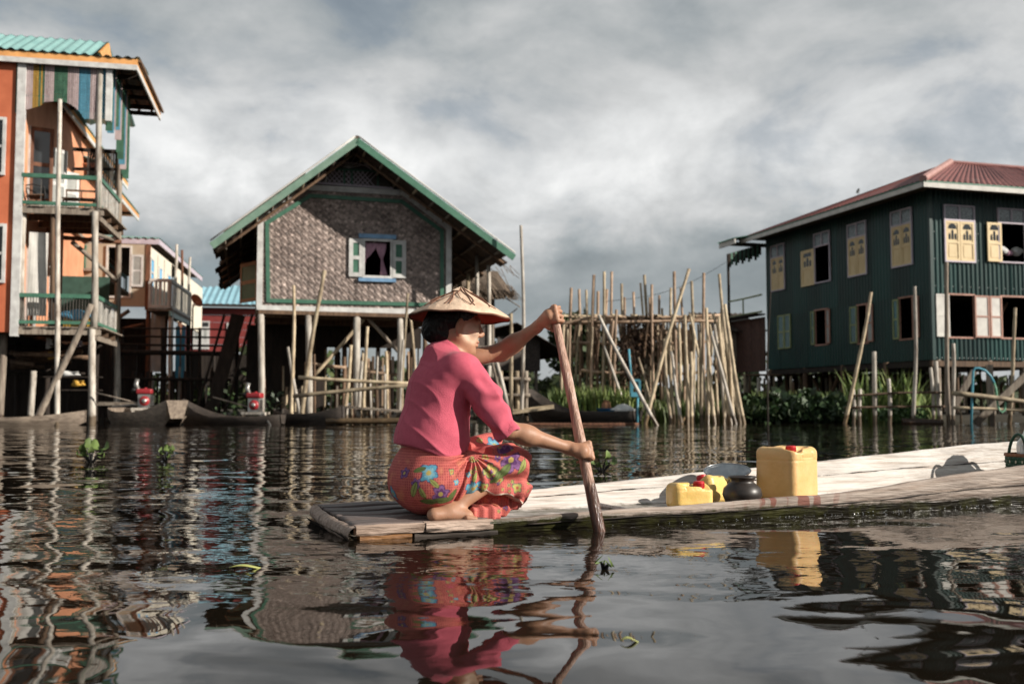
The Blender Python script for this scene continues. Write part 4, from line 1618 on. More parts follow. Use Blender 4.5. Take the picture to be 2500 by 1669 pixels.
po = BF.hit(1812, 1200, y=-.13)
pot = empty('clay_pot', BF.world((po.x, -.13, .022)), BF.a, 'black round clay pot with a flared rim beside the big can', 'pot')
b = MB()
b.lathe([(0, .004), (.045, .006), (.078, .030), (.090, .062), (.084, .092), (.062, .112), (.052, .120), (.054, .130), (.064, .140), (.0655, .144), (.062, .146), (.050, .136), (.044, .122), (.05, .10), (.07, .06), (.0, .03)], 48)
b.build('pot_body', M_CLAY, pot, smooth=True)

# woven basket with a plastic bag at the frame's edge
M_BASKET = mat('green_woven_plastic', (0.020, 0.075, 0.040), (0.012, 0.045, 0.026), 20, rough=0.45, rnd=0.25)
M_BASKETBAND = mat('rust_band', (0.30, 0.12, 0.06), (0.2, 0.08, 0.04), 20, rough=0.6)
M_BASKETW = mat('cream_strip', (0.62, 0.55, 0.42), (0.5, 0.43, 0.32), 20, rough=0.5)
M_BAG = mat('white_plastic_bag', (0.80, 0.78, 0.76), (0.70, 0.68, 0.66), 10, rough=0.32, rnd=0, spec=0.5, sss=0.2)
bk = BF.hit(2506, 1150, y=.02)
BKX = bk.x + .06
basket = empty('woven_basket', BF.world((BKX, .03, .045)), BF.a, 'dark green woven shopping basket at the right end of the canoe', 'basket')
for row in range(9):                     # each woven band round the basket
    z0 = .010 + row * .019
    k = 1 + .08 * row / 8
    b = MB()

    def ringf(u, v_, z0=z0, k=k, row=row):
        a = 2 * math.pi * u
        ca, sa = math.cos(a), math.sin(a)
        q = (abs(ca) ** 4 + abs(sa) ** 4) ** -.25
        bul = .0028 * math.cos(24 * a + math.pi * row) + .003 * math.sin(math.pi * v_)
        return Vector(((.115 * k * q + bul) * ca, (.10 * k * q + bul) * sa, z0 + .0185 * v_))
    b.grid(ringf, 96, 4)
    b.build('woven_band', M_BASKETBAND if row == 8 else M_BASKET, basket, smooth=True)
for k_ in range(18):
    a = 2 * math.pi * k_ / 18
    ca, sa = math.cos(a), math.sin(a)
    q = (abs(ca) ** 4 + abs(sa) ** 4) ** -.25
    for row in (2, 4, 6):
        b = MB()
        kk = (1 + .08 * row / 8)
        b.box(((.115 * kk * q + .006) * ca, (.10 * kk * q + .006) * sa, .02 + row * .019), (.003, .007, .014), Matrix.Rotation(a, 3, 'Z'))
        b.build('cream_strip', M_BASKETW, basket)
for sg in (-1, 1):
    b = MB()
    pts = [(-.05 + .0 * t, 0, 0) for t in range(1)]
    pts = [(-.115 + .012 * math.sin(math.pi * t) - .02 * t * 0, sg * .055 * math.cos(math.pi * t), .17 + .115 * math.sin(math.pi * t)) for t in [i / 14 for i in range(15)]]
    pts = [(x + (.23 if sg > 0 else 0), y * 1.0, z) for x, y, z in pts]
    b.tube(pts, .0085, 7)
    b.build('handle', M_BASKET, basket, smooth=True)
G = Field((-.14, -.13, .10), (.15, .13, .36), .0042)
G.ell((.012, 0, .20), (.092, .085, .085), .02)
G.ell((.03, .01, .275), (.060, .055, .060), .03)
G.ell((-.035, -.02, .255), (.04, .045, .045), .02)
G.apply(lambda D, X, Y, Z: D + .010 * vnoise(X * 26 + 3, Y * 26, Z * 14) + .006 * np.abs(vnoise(X * 55, Y * 55, Z * 30)) - .003)
vv, ff = G.surface()
bag = np_mesh('plastic_bag', vv, ff, M_BAG)
bag.location, bag.rotation_euler = BF.world((BKX, .03, .045)), (0, 0, BF.a)
tag(bag, 'crumpled white plastic bag stuffed in the woven basket', 'bag')
bd = empty('folded_newspaper', BF.world((BKX - .075, -.02, .20)), BF.a, 'small pale paper packet sticking out of the woven basket', 'paper')
b = MB()
b.box((0, 0, .035), (.010, .07, .09), Matrix.Rotation(math.radians(-28), 3, 'Y'))
b.box((.012, .01, .030), (.006, .06, .085), Matrix.Rotation(math.radians(-18), 3, 'Y'))
b.build('paper_sheets', M_WHITECLOTH, bd)


# ================================================================== building helpers
def roof_sheets(parent, p00, p10, p01, p11, n, m, pitch=.16, amp=.018, name='roof_sheet', ragged=0.0):
    """Corrugated sheets side by side from the eave edge p00-p10 up to p01-p11."""
    p00, p10, p01, p11 = (Vector(p) for p in (p00, p10, p01, p11))
    nrm = (p10 - p00).cross(p01 - p00).normalized()
    if nrm.z < 0:
        nrm = -nrm
    W = (p10 - p00).length
    for i in range(n):
        a, c = i / n, (i + 1) / n + .012 / n
        rg = random.uniform(-ragged, ragged)
        nu = max(4, int(W / n / pitch * 4))
        b = MB()

        def fn(u, v):
            s = min(1.0, a + (c - a) * u)
            e, t = p00.lerp(p10, s), p01.lerp(p11, s)
            q = e.lerp(t, v + rg * (1 - v))
            return q + nrm * (amp * math.sin(2 * math.pi * s * W / pitch) + (i % 2) * .006)
        b.grid(fn, nu, 3)
        b.build(name, m, parent, smooth=True, normals=False)


def corr_wall(parent, fn_pos, out, u0, u1, z0, z1, holes, m, sheet=.8, pitch=.15, amp=.02, name='wall_sheet', breaks=()):
    """Upright corrugated sheets; fn_pos(u, z) gives a point, out the outward normal, holes = [(u0,u1,z0,z1)]."""
    out = Vector(out)
    n = max(1, int(round((u1 - u0) / sheet)))
    zs = [z0] + list(breaks) + [z1]
    for lv in range(len(zs) - 1):
        for i in range(n):
            a, c = u0 + (u1 - u0) * i / n, u0 + (u1 - u0) * (i + 1) / n
            b = MB()
            k = max(4, int((c - a) / pitch * 6))
            for j in range(k):
                ua, ub = a + (c - a) * j / k, a + (c - a) * (j + 1) / k
                um = (ua + ub) / 2
                iv = [(zs[lv] - (.03 if lv else 0), zs[lv + 1])]
                for h in holes:
                    if h[0] < um < h[1]:
                        nv = []
                        for p, q in iv:
                            if h[2] >= q or h[3] <= p:
                                nv.append((p, q))
                            else:
                                if h[2] > p:
                                    nv.append((p, h[2]))
                                if h[3] < q:
                                    nv.append((h[3], q))
                        iv = nv
                wav = lambda u: out * (amp * math.sin(2 * math.pi * u / pitch) + lv * .008 + (i % 2) * .004)
                for p, q in iv:
                    b.add([fn_pos(ua, p) + wav(ua), fn_pos(ub, p) + wav(ub), fn_pos(ub, q) + wav(ub), fn_pos(ua, q) + wav(ua)], [(0, 1, 2, 3)])
            if b.f:
                me = b.build(name, m, parent, normals=False)
                bm = bmesh.new()
                bm.from_mesh(me.data)
                bmesh.ops.remove_doubles(bm, verts=bm.verts, dist=1e-4)
                bm.to_mesh(me.data)
                bm.free()
                me.data.polygons.foreach_set('use_smooth', [True] * len(me.data.polygons))


def framebox(b, x0, x1, z0, z1, y, w, d):
    """Four bars round a rectangle in the plane y, joined into mesh builder b."""
    b.bx(x0, x1, y - d, y, z0, z0 + w)
    b.bx(x0, x1, y - d, y, z1 - w, z1)
    b.bx(x0, x0 + w, y - d, y, z0 + w, z1 - w)
    b.bx(x1 - w, x1, y - d, y, z0 + w, z1 - w)


def post(parent, x, y, z0, z1, r, m, name='post', lean=(0, 0), n=8):
    b = MB()
    k = random.uniform(0, 6)
    pts, rs = [], []
    for i in range(6):
        t = i / 5
        pts.append((x + lean[0] * (1 - t) + .02 * math.sin(k + 4 * t), y + lean[1] * (1 - t) + .02 * math.cos(k + 3 * t), z0 + (z1 - z0) * t))
        rs.append(r * (1.08 - .12 * t + .04 * math.sin(7 * t + k)))
    b.tube(pts, rs, n)
    return b.build(name, m, parent, smooth=True)


def stick(parent, p0, p1, r, m, name='bamboo', n=7, bend=.015):
    p0, p1 = Vector(p0), Vector(p1)
    k = random.uniform(0, 6)
    side = (p1 - p0).cross(Vector((.3, .8, .2))).normalized()
    b = MB()
    pts = [p0.lerp(p1, i / 6) + side * bend * math.sin(math.pi * i / 6) * math.sin(k) for i in range(7)]
    b.tube(pts, [r * (1.06 - .1 * i / 6) for i in range(7)], n)
    return b.build(name, m, parent, smooth=True)


def plank(parent, p0, p1, w, h, m, name='plank', up=(0, 0, 1)):
    b = MB()
    b.beam(p0, p1, w, h, up)
    return b.build(name, m, parent)


# ================================================================== orange house on the left
LH = Frame(at(30, 1000, 24.0) * 1, 12.4)
LH.o.z = 0
lh = house_empty('orange_stilt_house', LH, 'tall orange two-storey stilt house with striped slat verandas', 'house')
q = lambda px, py, y=0.0: LH.hit(px, py, y=y)
VX = q(236, 700).x                       # outer edge of the verandas
VD = 2.9                                 # their depth
z_f1, z_f2 = q(130, 797).z, q(130, 503).z
z_r1, z_r2 = q(130, 722).z, q(130, 431).z
z_eave = q(333, 166).z
RX = LH.hit(335, 166, y=-.15).x          # eave overhang line
BD = 9.5                                 # depth of the house body
# front wall left of the corner, with its two windows
wx0 = -3.2
b = MB()
b.bx(wx0, -.08, 0.02, 0.14, z_f1 - .15, z_eave - .05)
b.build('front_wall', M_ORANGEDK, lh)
for py0, py1 in ((288, 427), (547, 690)):
    a_, c_ = q(-25, py1), q(17, py0)
    w = empty('window_tmp')
    b = MB()
    framebox(b, a_.x - .35, c_.x, a_.z, c_.z, 0.0, .07, .07)
    b.bx((a_.x - .35 + c_.x) / 2 - .03, (a_.x - .35 + c_.x) / 2 + .03, -.06, 0, a_.z + .07, c_.z - .07)
    b.bx(a_.x - .28, c_.x - .07, -.055, 0, (a_.z + c_.z) / 2 - .03, (a_.z + c_.z) / 2 + .03)
    fo = b.build('window_frame', M_WHITEPAINT, lh)
    b = MB()
    b.bx(a_.x - .28, c_.x - .07, -.02, 0.015, a_.z + .07, c_.z - .07)
    b.build('pane', M_GLASS_DK, fo)
    bpy.data.objects.remove(w)
b = MB()
b.bx(-.10, .09, -.06, .06, z_f1 - .25, z_eave)
b.build('corner_post', M_WHITEPAINT, lh)
# side wall, receding along the verandas, with door and window openings
doors = [(.75, 1.75, z_f2 + .05, z_f2 + 2.15), (.9, 1.7, z_f1 + .05, z_f1 + 2.1), (4.6, 5.5, z_f2 + .7, z_f2 + 1.9), (3.3, 4.4, z_f1 + .5, z_f1 + 2.0)]


def wall_with_holes(parent, name, m, fn, u0, u1, z0, z1, holes, th, out):
    """Flat wall cut into blocks round its openings, th thick (inward)."""
    us = sorted({u0, u1, *[h[0] for h in holes], *[h[1] for h in holes]})
    us = [u for u in us if u0 <= u <= u1]
    b = MB()
    ins = -Vector(out) * th
    for a, c in zip(us, us[1:]):
        um = (a + c) / 2
        iv = [(z0, z1)]
        for h in holes:
            if h[0] < um < h[1]:
                nv = []
                for p, q_ in iv:
                    if h[2] >= q_ or h[3] <= p:
                        nv.append((p, q_))
                    else:
                        if h[2] > p:
                            nv.append((p, h[2]))
                        if h[3] < q_:
                            nv.append((h[3], q_))
                iv = nv
        for p, q_ in iv:
            fr = [fn(a, p), fn(c, p), fn(c, q_), fn(a, q_)]
            vs = fr + [v_ + ins for v_ in fr]
            b.add(vs, [(0, 1, 2, 3), (7, 6, 5, 4), (0, 4, 5, 1), (1, 5, 6, 2), (2, 6, 7, 3), (3, 7, 4, 0)])
    return b.build(name, m, parent)


wall_with_holes(lh, 'side_wall', M_ORANGE, lambda u, z: Vector((0, u, z)), .14, BD, z_f1 - .1, z_eave, doors, .12, (1, 0, 0))
b = MB()
b.bx(-3.2, -.15, BD - .1, BD, z_f1, z_eave)
b.bx(-3.2, -3.05, .2, BD - .1, z_f1, z_eave)
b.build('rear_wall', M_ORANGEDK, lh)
for z in (z_f1, z_f2):
    b = MB()
    b.bx(-3.1, -.13, .15, BD - .1, z - .06, z)
    b.build('floor', M_DARKWOOD, lh)
# door leaves and window shutters standing open
def leaf_open(parent, name, hinge, ang, w, z0, z1, mf, mp, n=2):
    d = Vector((math.sin(ang), math.cos(ang), 0))
    nn_ = Vector((d.y, -d.x, 0))
    h0 = Vector(hinge)
    b = MB()
    for t0, t1 in ((0, .09), (w - .09, w)):
        b.beam(h0 + d * (t0 + t1) / 2 + Vector((0, 0, z0)), h0 + d * (t0 + t1) / 2 + Vector((0, 0, z1)), .045, .09, d)
    for i in range(n + 1):
        z = z0 + .05 + (z1 - z0 - .1) * i / n
        b.beam(h0 + d * .09 + Vector((0, 0, z)), h0 + d * (w - .09) + Vector((0, 0, z)), .04, .1)
    o = b.build(name, mf, parent)
    b = MB()
    for i in range(n):
        za, zb = z0 + .1 + (z1 - z0 - .1) * i / n, z0 + (z1 - z0 - .1) * (i + 1) / n
        b.beam(h0 + d * .09 + Vector((0, 0, (za + zb) / 2)), h0 + d * (w - .09) + Vector((0, 0, (za + zb) / 2)), .015, zb - za)
    b.build('panel', mp, o)
    return o


leaf_open(lh, 'door_leaf', (.03, 1.75, 0), math.radians(38), .85, z_f2 + .05, z_f2 + 1.95, M_WHITEPAINT, M_GLASS_FROST)
leaf_open(lh, 'door_leaf', (.03, .75, 0), math.radians(70), .55, z_f2 + .25, z_f2 + 2.15, M_REDWOOD, M_GLASS_DK)
leaf_open(lh, 'window_shutter', (.03, 4.6, 0), math.radians(40), .5, z_f2 + .7, z_f2 + 1.9, M_WHITEPAINT, M_GLASS_FROST)
b = MB()
framebox(b, 0, 0, 0, 0, 0, 0, 0)
b = MB()
for u0, u1, za, zb in doors:
    for u in (u0, u1):
        b.bx(.0, .05, u - .05, u + .05, za, zb)
    b.bx(.0, .052, u0 + .05, u1 - .05, zb - .08, zb)
b.build('door_frames', M_WHITEPAINT, lh)
# lower floor: white sheet door, orange-brown partition, posts, cloths
a_, c_ = q(66, 770, .25), q(117, 568, .25)
b = MB()
b.grid(lambda u, v: Vector((a_.x + (c_.x - a_.x) * u, .25 + .012 * math.sin(9 * u + 5 * v) + .05 * u, a_.z + (c_.z - a_.z) * v)), 8, 8)
b.build('white_door_panel', M_SHEETWHITE, lh, solid=.03)
a_, c_ = q(119, 776, .5), q(156, 560, .5)
for i in range(5):
    b = MB()
    x0 = a_.x + (c_.x - a_.x) * i / 5
    b.bx(x0, x0 + (c_.x - a_.x) / 5 - .008, .5, .53, a_.z, c_.z)
    b.build('partition_board', M_ORANGEDK if i % 2 else M_REDWOOD, lh)
for px in (53, 125):
    p = q(px, 760, .12)
    post(lh, p.x, .12, z_f1, z_f2 - .1, .055, M_WHITEPOST if px < 100 else M_BROWNWOOD)
# veranda floors: planks laid front to back on joists
for z, nm in ((z_f1, 1), (z_f2, 2)):
    for i in range(11):
        x0 = .1 + (VX + .1) * i / 11
        plank(lh, (x0 + .09, -.05 + random.uniform(-.06, .04), z - .02), (x0 + .09, VD + .1, z - .02), .17, .035, M_GREYWOOD, 'floor_plank')
    for y in (.0, 1.0, 2.0, VD):
        plank(lh, (-.05, y, z - .12), (VX + .12, y, z - .12), .08, .15, M_GREYWOOD if y < .5 else M_BROWNWOOD, 'joist')
    plank(lh, (VX, -.06, z - .26), (VX, VD + .1, z - .26), .10, .13, M_GREYWOOD, 'side_beam')


def railing(parent, p0, p1, z0, z1, m, slat_m, n, name='railing', w=.085, slats=True):
    p0, p1 = Vector((p0[0], p0[1], 0)), Vector((p1[0], p1[1], 0))
    b = MB()
    b.beam(p0 + Vector((0, 0, z1)), p1 + Vector((0, 0, z1)), w, .10)
    b.beam(p0 + Vector((0, 0, z0)), p1 + Vector((0, 0, z0)), w * .8, .08)
    for p in (p0, p1):
        b.beam(p + Vector((0, 0, z0 - .05)), p + Vector((0, 0, z1 - .05)), w * .8, w * .8)
    o = b.build(name, m, parent)
    for i in range(n if slats else 0):
        t = (i + .5) / n
        plank(o, p0.lerp(p1, t) + Vector((0, 0, z0 + .04)), p0.lerp(p1, t) + Vector((0, 0, z1 - .05)), .02, (.05 + .02 * ((i * 7) % 3)) if slat_m is not M_MESHDK else .016, slat_m, 'slat', (p1 - p0).normalized())
    return o


M_SLATGREY = mat('pale_slat', (0.52, 0.50, 0.46), (0.36, 0.34, 0.31), 6, rough=0.7, rnd=0.25)
M_MESHDK = mat('thin_bar', (0.10, 0.09, 0.08), (0.06, 0.055, 0.05), 6, rough=0.7, rnd=0.3)
railing(lh, (.06, -.02), (VX, -.02), z_f2 + .06, z_r2, M_GREENTRIM, M_MESHDK, 2)
railing(lh, (VX, .05), (VX, VD), z_f2 + .06, z_r2, M_GREENTRIM, M_SLATGREY, 13)
railing(lh, (.02, -.02), (VX, -.02), z_f1 + .10, z_r1, M_GREENTRIM, M_MESHDK, 26, w=.075)
railing(lh, (VX, .05), (VX, VD), z_f1 + .10, z_r1, M_GREENTRIM, M_SLATGREY, 12, w=.075)
# veranda posts from the water to the eaves
z_tp = q(240, 290).z
post(lh, VX - .05, -.0, -.5, z_f1 - .02, .085, M_WHITEPOST)
post(lh, VX - .05, -.02, z_f1 - .05, z_f2 - .1, .078, M_WHITEPOST)
post(lh, VX - .03, .02, z_f2 - .1, z_eave - .1, .072, M_WHITEPOST)
post(lh, VX, VD, -.3, z_f1, .085, M_WHITEPOST, lean=(.1, 0))
post(lh, VX, VD, z_f1, z_eave - .1, .078, M_GREYWOOD)
for px, py in ((80, 905), (8, 810)):
    p = LH.hit(px, py, y=.6)
    post(lh, p.x, .6, -.4, p.z + (.2 if px < 20 else 0), .075 if px > 20 else .09, M_WHITEPOST if px > 20 else M_GREYWOOD, 'stilt')
for x in (-2.6, -1.2, 0.2, 1.4):
    for y in (2.6, 5.2, 8.2):
        post(lh, x, y, -.4, z_f1 - .1, .075, M_DARKWOOD, 'stilt')
stick(lh, (VX - .1, 0, z_f2 - .65), (VX - .1, VD, z_f2 - .35), .05, M_GREYWOOD, 'brace')
stick(lh, (1.0, 1.2, z_f2 - .7), (VX, VD, z_f2 - 1.5), .06, M_GREYWOOD, 'brace')
stick(lh, (.2, 2.6, z_f2 - .35), (VX + .1, 2.8, z_f2 - .4), .06, M_REDWOOD, 'brace')
# hanging striped slats under the eaves, arched along their foot
PALE = M_SHEETWHITE
M_SLATG = mat('green_slat', (0.07, 0.17, 0.11), (0.04, 0.11, 0.07), 6, rough=0.7, rnd=0.2)
M_SLATY = mat('ochre_slat', (0.45, 0.27, 0.055), (0.33, 0.19, 0.04), 6, rough=0.7, rnd=0.2)
M_SLATB = mat('blue_slat', (0.10, 0.29, 0.40), (0.07, 0.21, 0.30), 6, rough=0.7, rnd=0.2)
M_SLATL = mat('lilac_slat', (0.52, 0.42, 0.42), (0.40, 0.31, 0.31), 6, rough=0.7, rnd=0.2)
seq = [M_SLATG] * 3 + [M_SLATY, M_SLATL] + [M_SLATL] * 4 + [M_SLATY] * 3 + [M_SLATG, M_SLATY, M_SLATG] + [M_SLATL] * 5 + [M_SLATG] * 7 + [M_SLATL] * 6 + [M_SLATB] * 6 + [M_SLATL] * 4 + [M_SLATB] * 5
ns = len(seq)
x_a, x_b = q(38, 200).x, q(262, 200).x


def arch_py(t):
    px = 38 + 224 * t
    if px < 100:
        return 276 - (px - 38) * .28
    if px < 108:
        return 258 - (px - 100) * 1.0
    if px < 205:
        return 290 - 42 * math.sin(math.pi * (.18 + .82 * (px - 108) / 97)) ** .7 if px > 150 else 250 - 2 * math.sin((px - 108) / 14)
    return 291


for i, m in enumerate(seq):
    t = (i + .5) / ns
    px = 38 + 224 * t
    zb = q(px, arch_py(t)).z
    x = x_a + (x_b - x_a) * t
    plank(lh, (x, .0, zb), (x, .0, z_eave + .05), .018, (x_b - x_a) / ns * .58, m, 'hanging_slat', (1, 0, 0))
plank(lh, (x_a, .03, q(100, 234).z), (x_a + .75, .03, q(100, 234).z), .03, .05, M_GREENTRIM, 'slat_rail')
b = MB()
b.bx(x_b - .02, x_b + .12, -.06, .06, q(262, 296).z, z_eave)
b.build('slat_post', M_WHITEPAINT, lh)
for i in range(13):                       # the side screen
    y = .15 + i * .22
    t = i / 12
    zb = z_tp - .25 - 1.0 * max(0, t - .45) ** .8 + (.35 * math.sin(math.pi * min(1, max(0, (t - .1) / .5))))
    plank(lh, (x_b + .04, y, zb), (x_b + .04, y, z_eave + .05), .16, .018, (M_SLATG, M_SLATB, M_SLATL, M_SLATG)[i % 4], 'hanging_slat')
plank(lh, (.6, VD, z_tp - .1), (VX, VD, z_tp - .12), .05, .1, M_DARKWOOD, 'rear_rail')
plank(lh, (.6, VD, z_tp - .65), (VX, VD, z_tp - .6), .05, .08, M_DARKWOOD, 'rear_rail')
for i in range(15):
    x = 1.0 + (VX - 1.0) * i / 14
    plank(lh, (x, VD, z_tp - .85 - .4 * (i / 14)), (x, VD, z_tp - .05), .02, .05, M_MESHDK, 'hanging_slat', (1, 0, 0))
# roof: teal sheets, orange and white fascias, rafters and purlins below
RD = 4.4
ridge = .95
fy = -.15
for z0, z1, m, nm in ((z_eave + .02, z_eave + .17, M_ORANGETRIM, 'orange_fascia'), (z_eave - .11, z_eave + .02, M_WHITEPAINT, 'white_fascia')):
    o_ = 0 if nm[0] == 'o' else .004
    plank(lh, (-3.3, fy - o_, (z0 + z1) / 2), (RX + o_, fy - o_, (z0 + z1) / 2), .04, z1 - z0, m, nm)
    plank(lh, (RX - .02 + o_, fy + .02, (z0 + z1) / 2), (RX - .02 + o_, RD, (z0 + z1) / 2), .04, z1 - z0, m, nm)
roof_sheets(lh, (-3.4, fy - .08, z_eave + .19), (RX - 1.0, fy - .08, z_eave + .19), (-3.4, 1.55, z_eave + .19 + ridge), (RX - 1.0, 1.55, z_eave + .19 + ridge), 9, M_TEALROOF, .24, .03)
roof_sheets(lh, (RX - 1.0, fy - .08, z_eave + .185), (RX + .06, fy - .08, z_eave + .185), (RX - 1.0, 1.55, z_eave + .62), (RX + .06, 1.55, z_eave + .30), 2, M_TEALROOF, .24, .03)
roof_sheets(lh, (RX + .06, 1.55, z_eave + .2), (RX + .06, RD + .05, z_eave + .2), (RX - 1.1, 1.55, z_eave + .62), (RX - 1.1, RD + .05, z_eave + .62), 4, M_TEALROOF, .24, .03)
roof_sheets(lh, (-3.4, RD + 2, z_eave + .2), (RX - 1.0, RD + 2, z_eave + .2), (-3.4, 1.56, z_eave + .2 + ridge), (RX - 1.0, 1.56, z_eave + .2 + ridge), 9, M_TEALROOF, .24, .03)
b = MB()
b.poly([(RX - 1.02, fy + .5, z_eave + .45), (RX - 1.02, 1.55, z_eave + 1.12), (RX - 1.02, 2.6, z_eave + .45)], .05, (1, 0, 0))
b.build('gable_board', M_ORANGETRIM, lh)
for y in (.2, 1.0, 1.9, 2.8, 3.7, RD - .06):
    plank(lh, (-.1, y, z_eave + .10), (RX - .06, y, z_eave + .06), .07, .12, M_DARKWOOD, 'rafter')
for x in (VX + .25, VX + .6, VX + .9):
    plank(lh, (x, fy + .05, z_eave + .15), (x, RD, z_eave + .15), .06, .06, M_BROWNWOOD, 'purlin')
b = MB()
b.bx(-.1, RX - .05, fy + .06, RD, z_eave + .185, z_eave + .192)
b.build('soffit_boards', M_UNDERROOF, lh)
# the lower roofs that step back behind the veranda
for (px, py, xo, y0, z) in ((311, 458, None, 2.8, z_eave - .02), (338, 535, None, 7.2, z_eave - .95)):
    p = LH.hit(px, py, z=z)
    x, y1 = p.x, p.y
    plank(lh, (x, y0, z + .10), (x, y1, z + .10), .04, .14, M_ORANGETRIM, 'orange_fascia')
    plank(lh, (x + .004, y0, z - .03), (x + .004, y1, z - .03), .04, .13, M_WHITEPAINT, 'white_fascia')
    roof_sheets(lh, (x + .06, y0, z + .20), (x + .06, y1, z + .20), (x - 2.6, y0, z + 1.1), (x - 2.6, y1, z + 1.1), 5, M_TEALROOF, .24, .03)
    for k in range(4):
        plank(lh, (x - .9, y0 + (y1 - y0) * (k + .5) / 4, z + .02), (x - .05, y0 + (y1 - y0) * (k + .5) / 4, z + .02), .06, .1, M_DARKWOOD, 'rafter')
    b = MB()
    b.bx(x - 1.2, x - .03, y0, y1, z + .10, z + .11)
    b.bx(x - 1.25, x - .75, y0 + .3, y1 - .2, z - 3.4, z + .09)
    b.build('rear_wing_wall', M_ORANGE, lh)
    railing(lh, (x - .35, y0 + .6), (x - .35, y1 - .4), z - 3.1, z - 2.45, M_GREENTRIM, M_SLATGREY, 8)
    plank(lh, (x - .4, y0 + .5, z - 3.2), (x - .4, y1 - .3, z - 3.2), .7, .08, M_GREYWOOD, 'rear_floor')
b = MB()
b.bx(.0, 1.4, 4.2, 4.25, z_f1 + .1, z_f1 + 1.75)
b.build('green_partition', mat('dull_green_panel', (0.055, 0.11, 0.085), (0.04, 0.08, 0.06), 4, rough=0.8), lh)
b = MB()
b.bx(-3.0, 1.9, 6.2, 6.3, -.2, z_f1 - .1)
b.build('added_floor_shade_screen', M_DARKWOOD, lh)  # dark backdrop added to keep the space below the floor in shade

# things on the verandas
def rocking_chair(loc, rz, label):
    t = empty('rocking_chair', loc, rz, label, 'chair')
    for sg in (-1, 1):
        b = MB()
        b.tube([(.5 * math.cos(a), sg * .24, .52 - .52 * math.sin(a) * 1.0) for a in [math.radians(50 + 8 * k) for k in range(11)]], .018, 6)
        b.build('rocker', M_BLACKMETAL, t, smooth=True)
        b = MB()
        b.tube([(.22, sg * .24, .06), (.24, sg * .24, .40), (.22, sg * .24, .60), (-.05, sg * .25, .64), (-.22, sg * .24, .60)], .016, 6)
        b.build('armrest', M_BLACKMETAL, t, smooth=True)
        b = MB()
        b.tube([(-.12, sg * .22, .05), (-.16, sg * .22, .38), (-.24, sg * .22, .70), (-.34, sg * .20, 1.02), (-.35, 0, 1.06)], .016, 6)
        b.build('back_post', M_BLACKMETAL, t, smooth=True)
    b = MB()
    b.grid(lambda u, v: Vector((-.18 + .42 * v, -.22 + .44 * u, .38 + .03 * v - .03 * math.sin(math.pi * u))), 6, 6)
    b.build('seat', M_BROWNWOOD, t, solid=.02)
    for k in range(6):
        plank(t, (-.18 - .02 * k, -.2, .46 + .095 * k), (-.18 - .025 * k, .2, .46 + .095 * k), .02, .05, M_SLATGREY, 'back_slat')
    return t


p = q(82, 500, .9)
rocking_chair(LH.world((p.x + .05, .85, z_f2)), LH.a + math.radians(8), 'dark rocking chair on the upper veranda of the orange house')
p = q(195, 500, .9)
tb = empty('small_table', LH.world((p.x, .9, z_f2)), LH.a, 'low slatted bench on the upper veranda by the corner post', 'bench')
for k in range(4):
    plank(tb, (-.4, -.15 + k * .1, .36), (.4, -.15 + k * .1, .36), .08, .025, M_BROWNWOOD, 'top_slat')
for sx in (-1, 1):
    for sy in (-1, 1):
        plank(tb, (sx * .36, sy * .16, 0), (sx * .36, sy * .16, .35), .04, .04, M_BROWNWOOD, 'leg')
plank(tb, (-.38, .17, .62), (.38, .17, .62), .03, .05, M_BROWNWOOD, 'back_rail')
for sx in (-1, 0, 1):
    plank(tb, (sx * .36, .17, .37), (sx * .36, .17, .6), .025, .03, M_BROWNWOOD, 'back_post')
p = q(186, 770, .35)
tp = MB()
tp.grid(lambda u, v: Vector((-.45 + .9 * u, -.15 + .3 * v, .30 + .05 * math.sin(9 * u) * math.sin(5 * v + 1) + .12 * math.sin(math.pi * u) * math.sin(math.pi * v) - .1 * abs(2 * v - 1) ** 3)), 18, 8)
o = tp.build('blue_tarpaulin', M_BLUETARP, smooth=True, solid=.01)
o.location, o.rotation_euler = LH.world((p.x, .35, z_f1 + .02)), (0, 0, LH.a)
tag(o, 'crumpled blue tarpaulin over crates on the lower veranda', 'tarpaulin')
for i, (px, w) in enumerate(((180, .42), (212, .34))):
    p = q(px, 780, .38)
    c = empty('yellow_crate', LH.world((p.x, .40, z_f1)), LH.a, ('wide' if i == 0 else 'narrow') + ' yellow crate under the blue tarpaulin', 'crate')
    for k in range(3):
        plank(c, (-w / 2, -.14, .05 + k * .1), (w / 2, -.14, .05 + k * .1), .02, .085, M_YELLOWCRATE, 'side_slat')
        plank(c, (-w / 2, .14, .05 + k * .1), (w / 2, .14, .05 + k * .1), .02, .085, M_YELLOWCRATE, 'side_slat')
    b = MB()
    b.bx(-w / 2, w / 2, -.13, .13, 0, .03)
    b.bx(-w / 2, -w / 2 + .02, -.13, .13, .03, .28)
    b.bx(w / 2 - .02, w / 2, -.13, .13, .03, .28)
    b.build('crate_body', M_YELLOWCRATE, c)
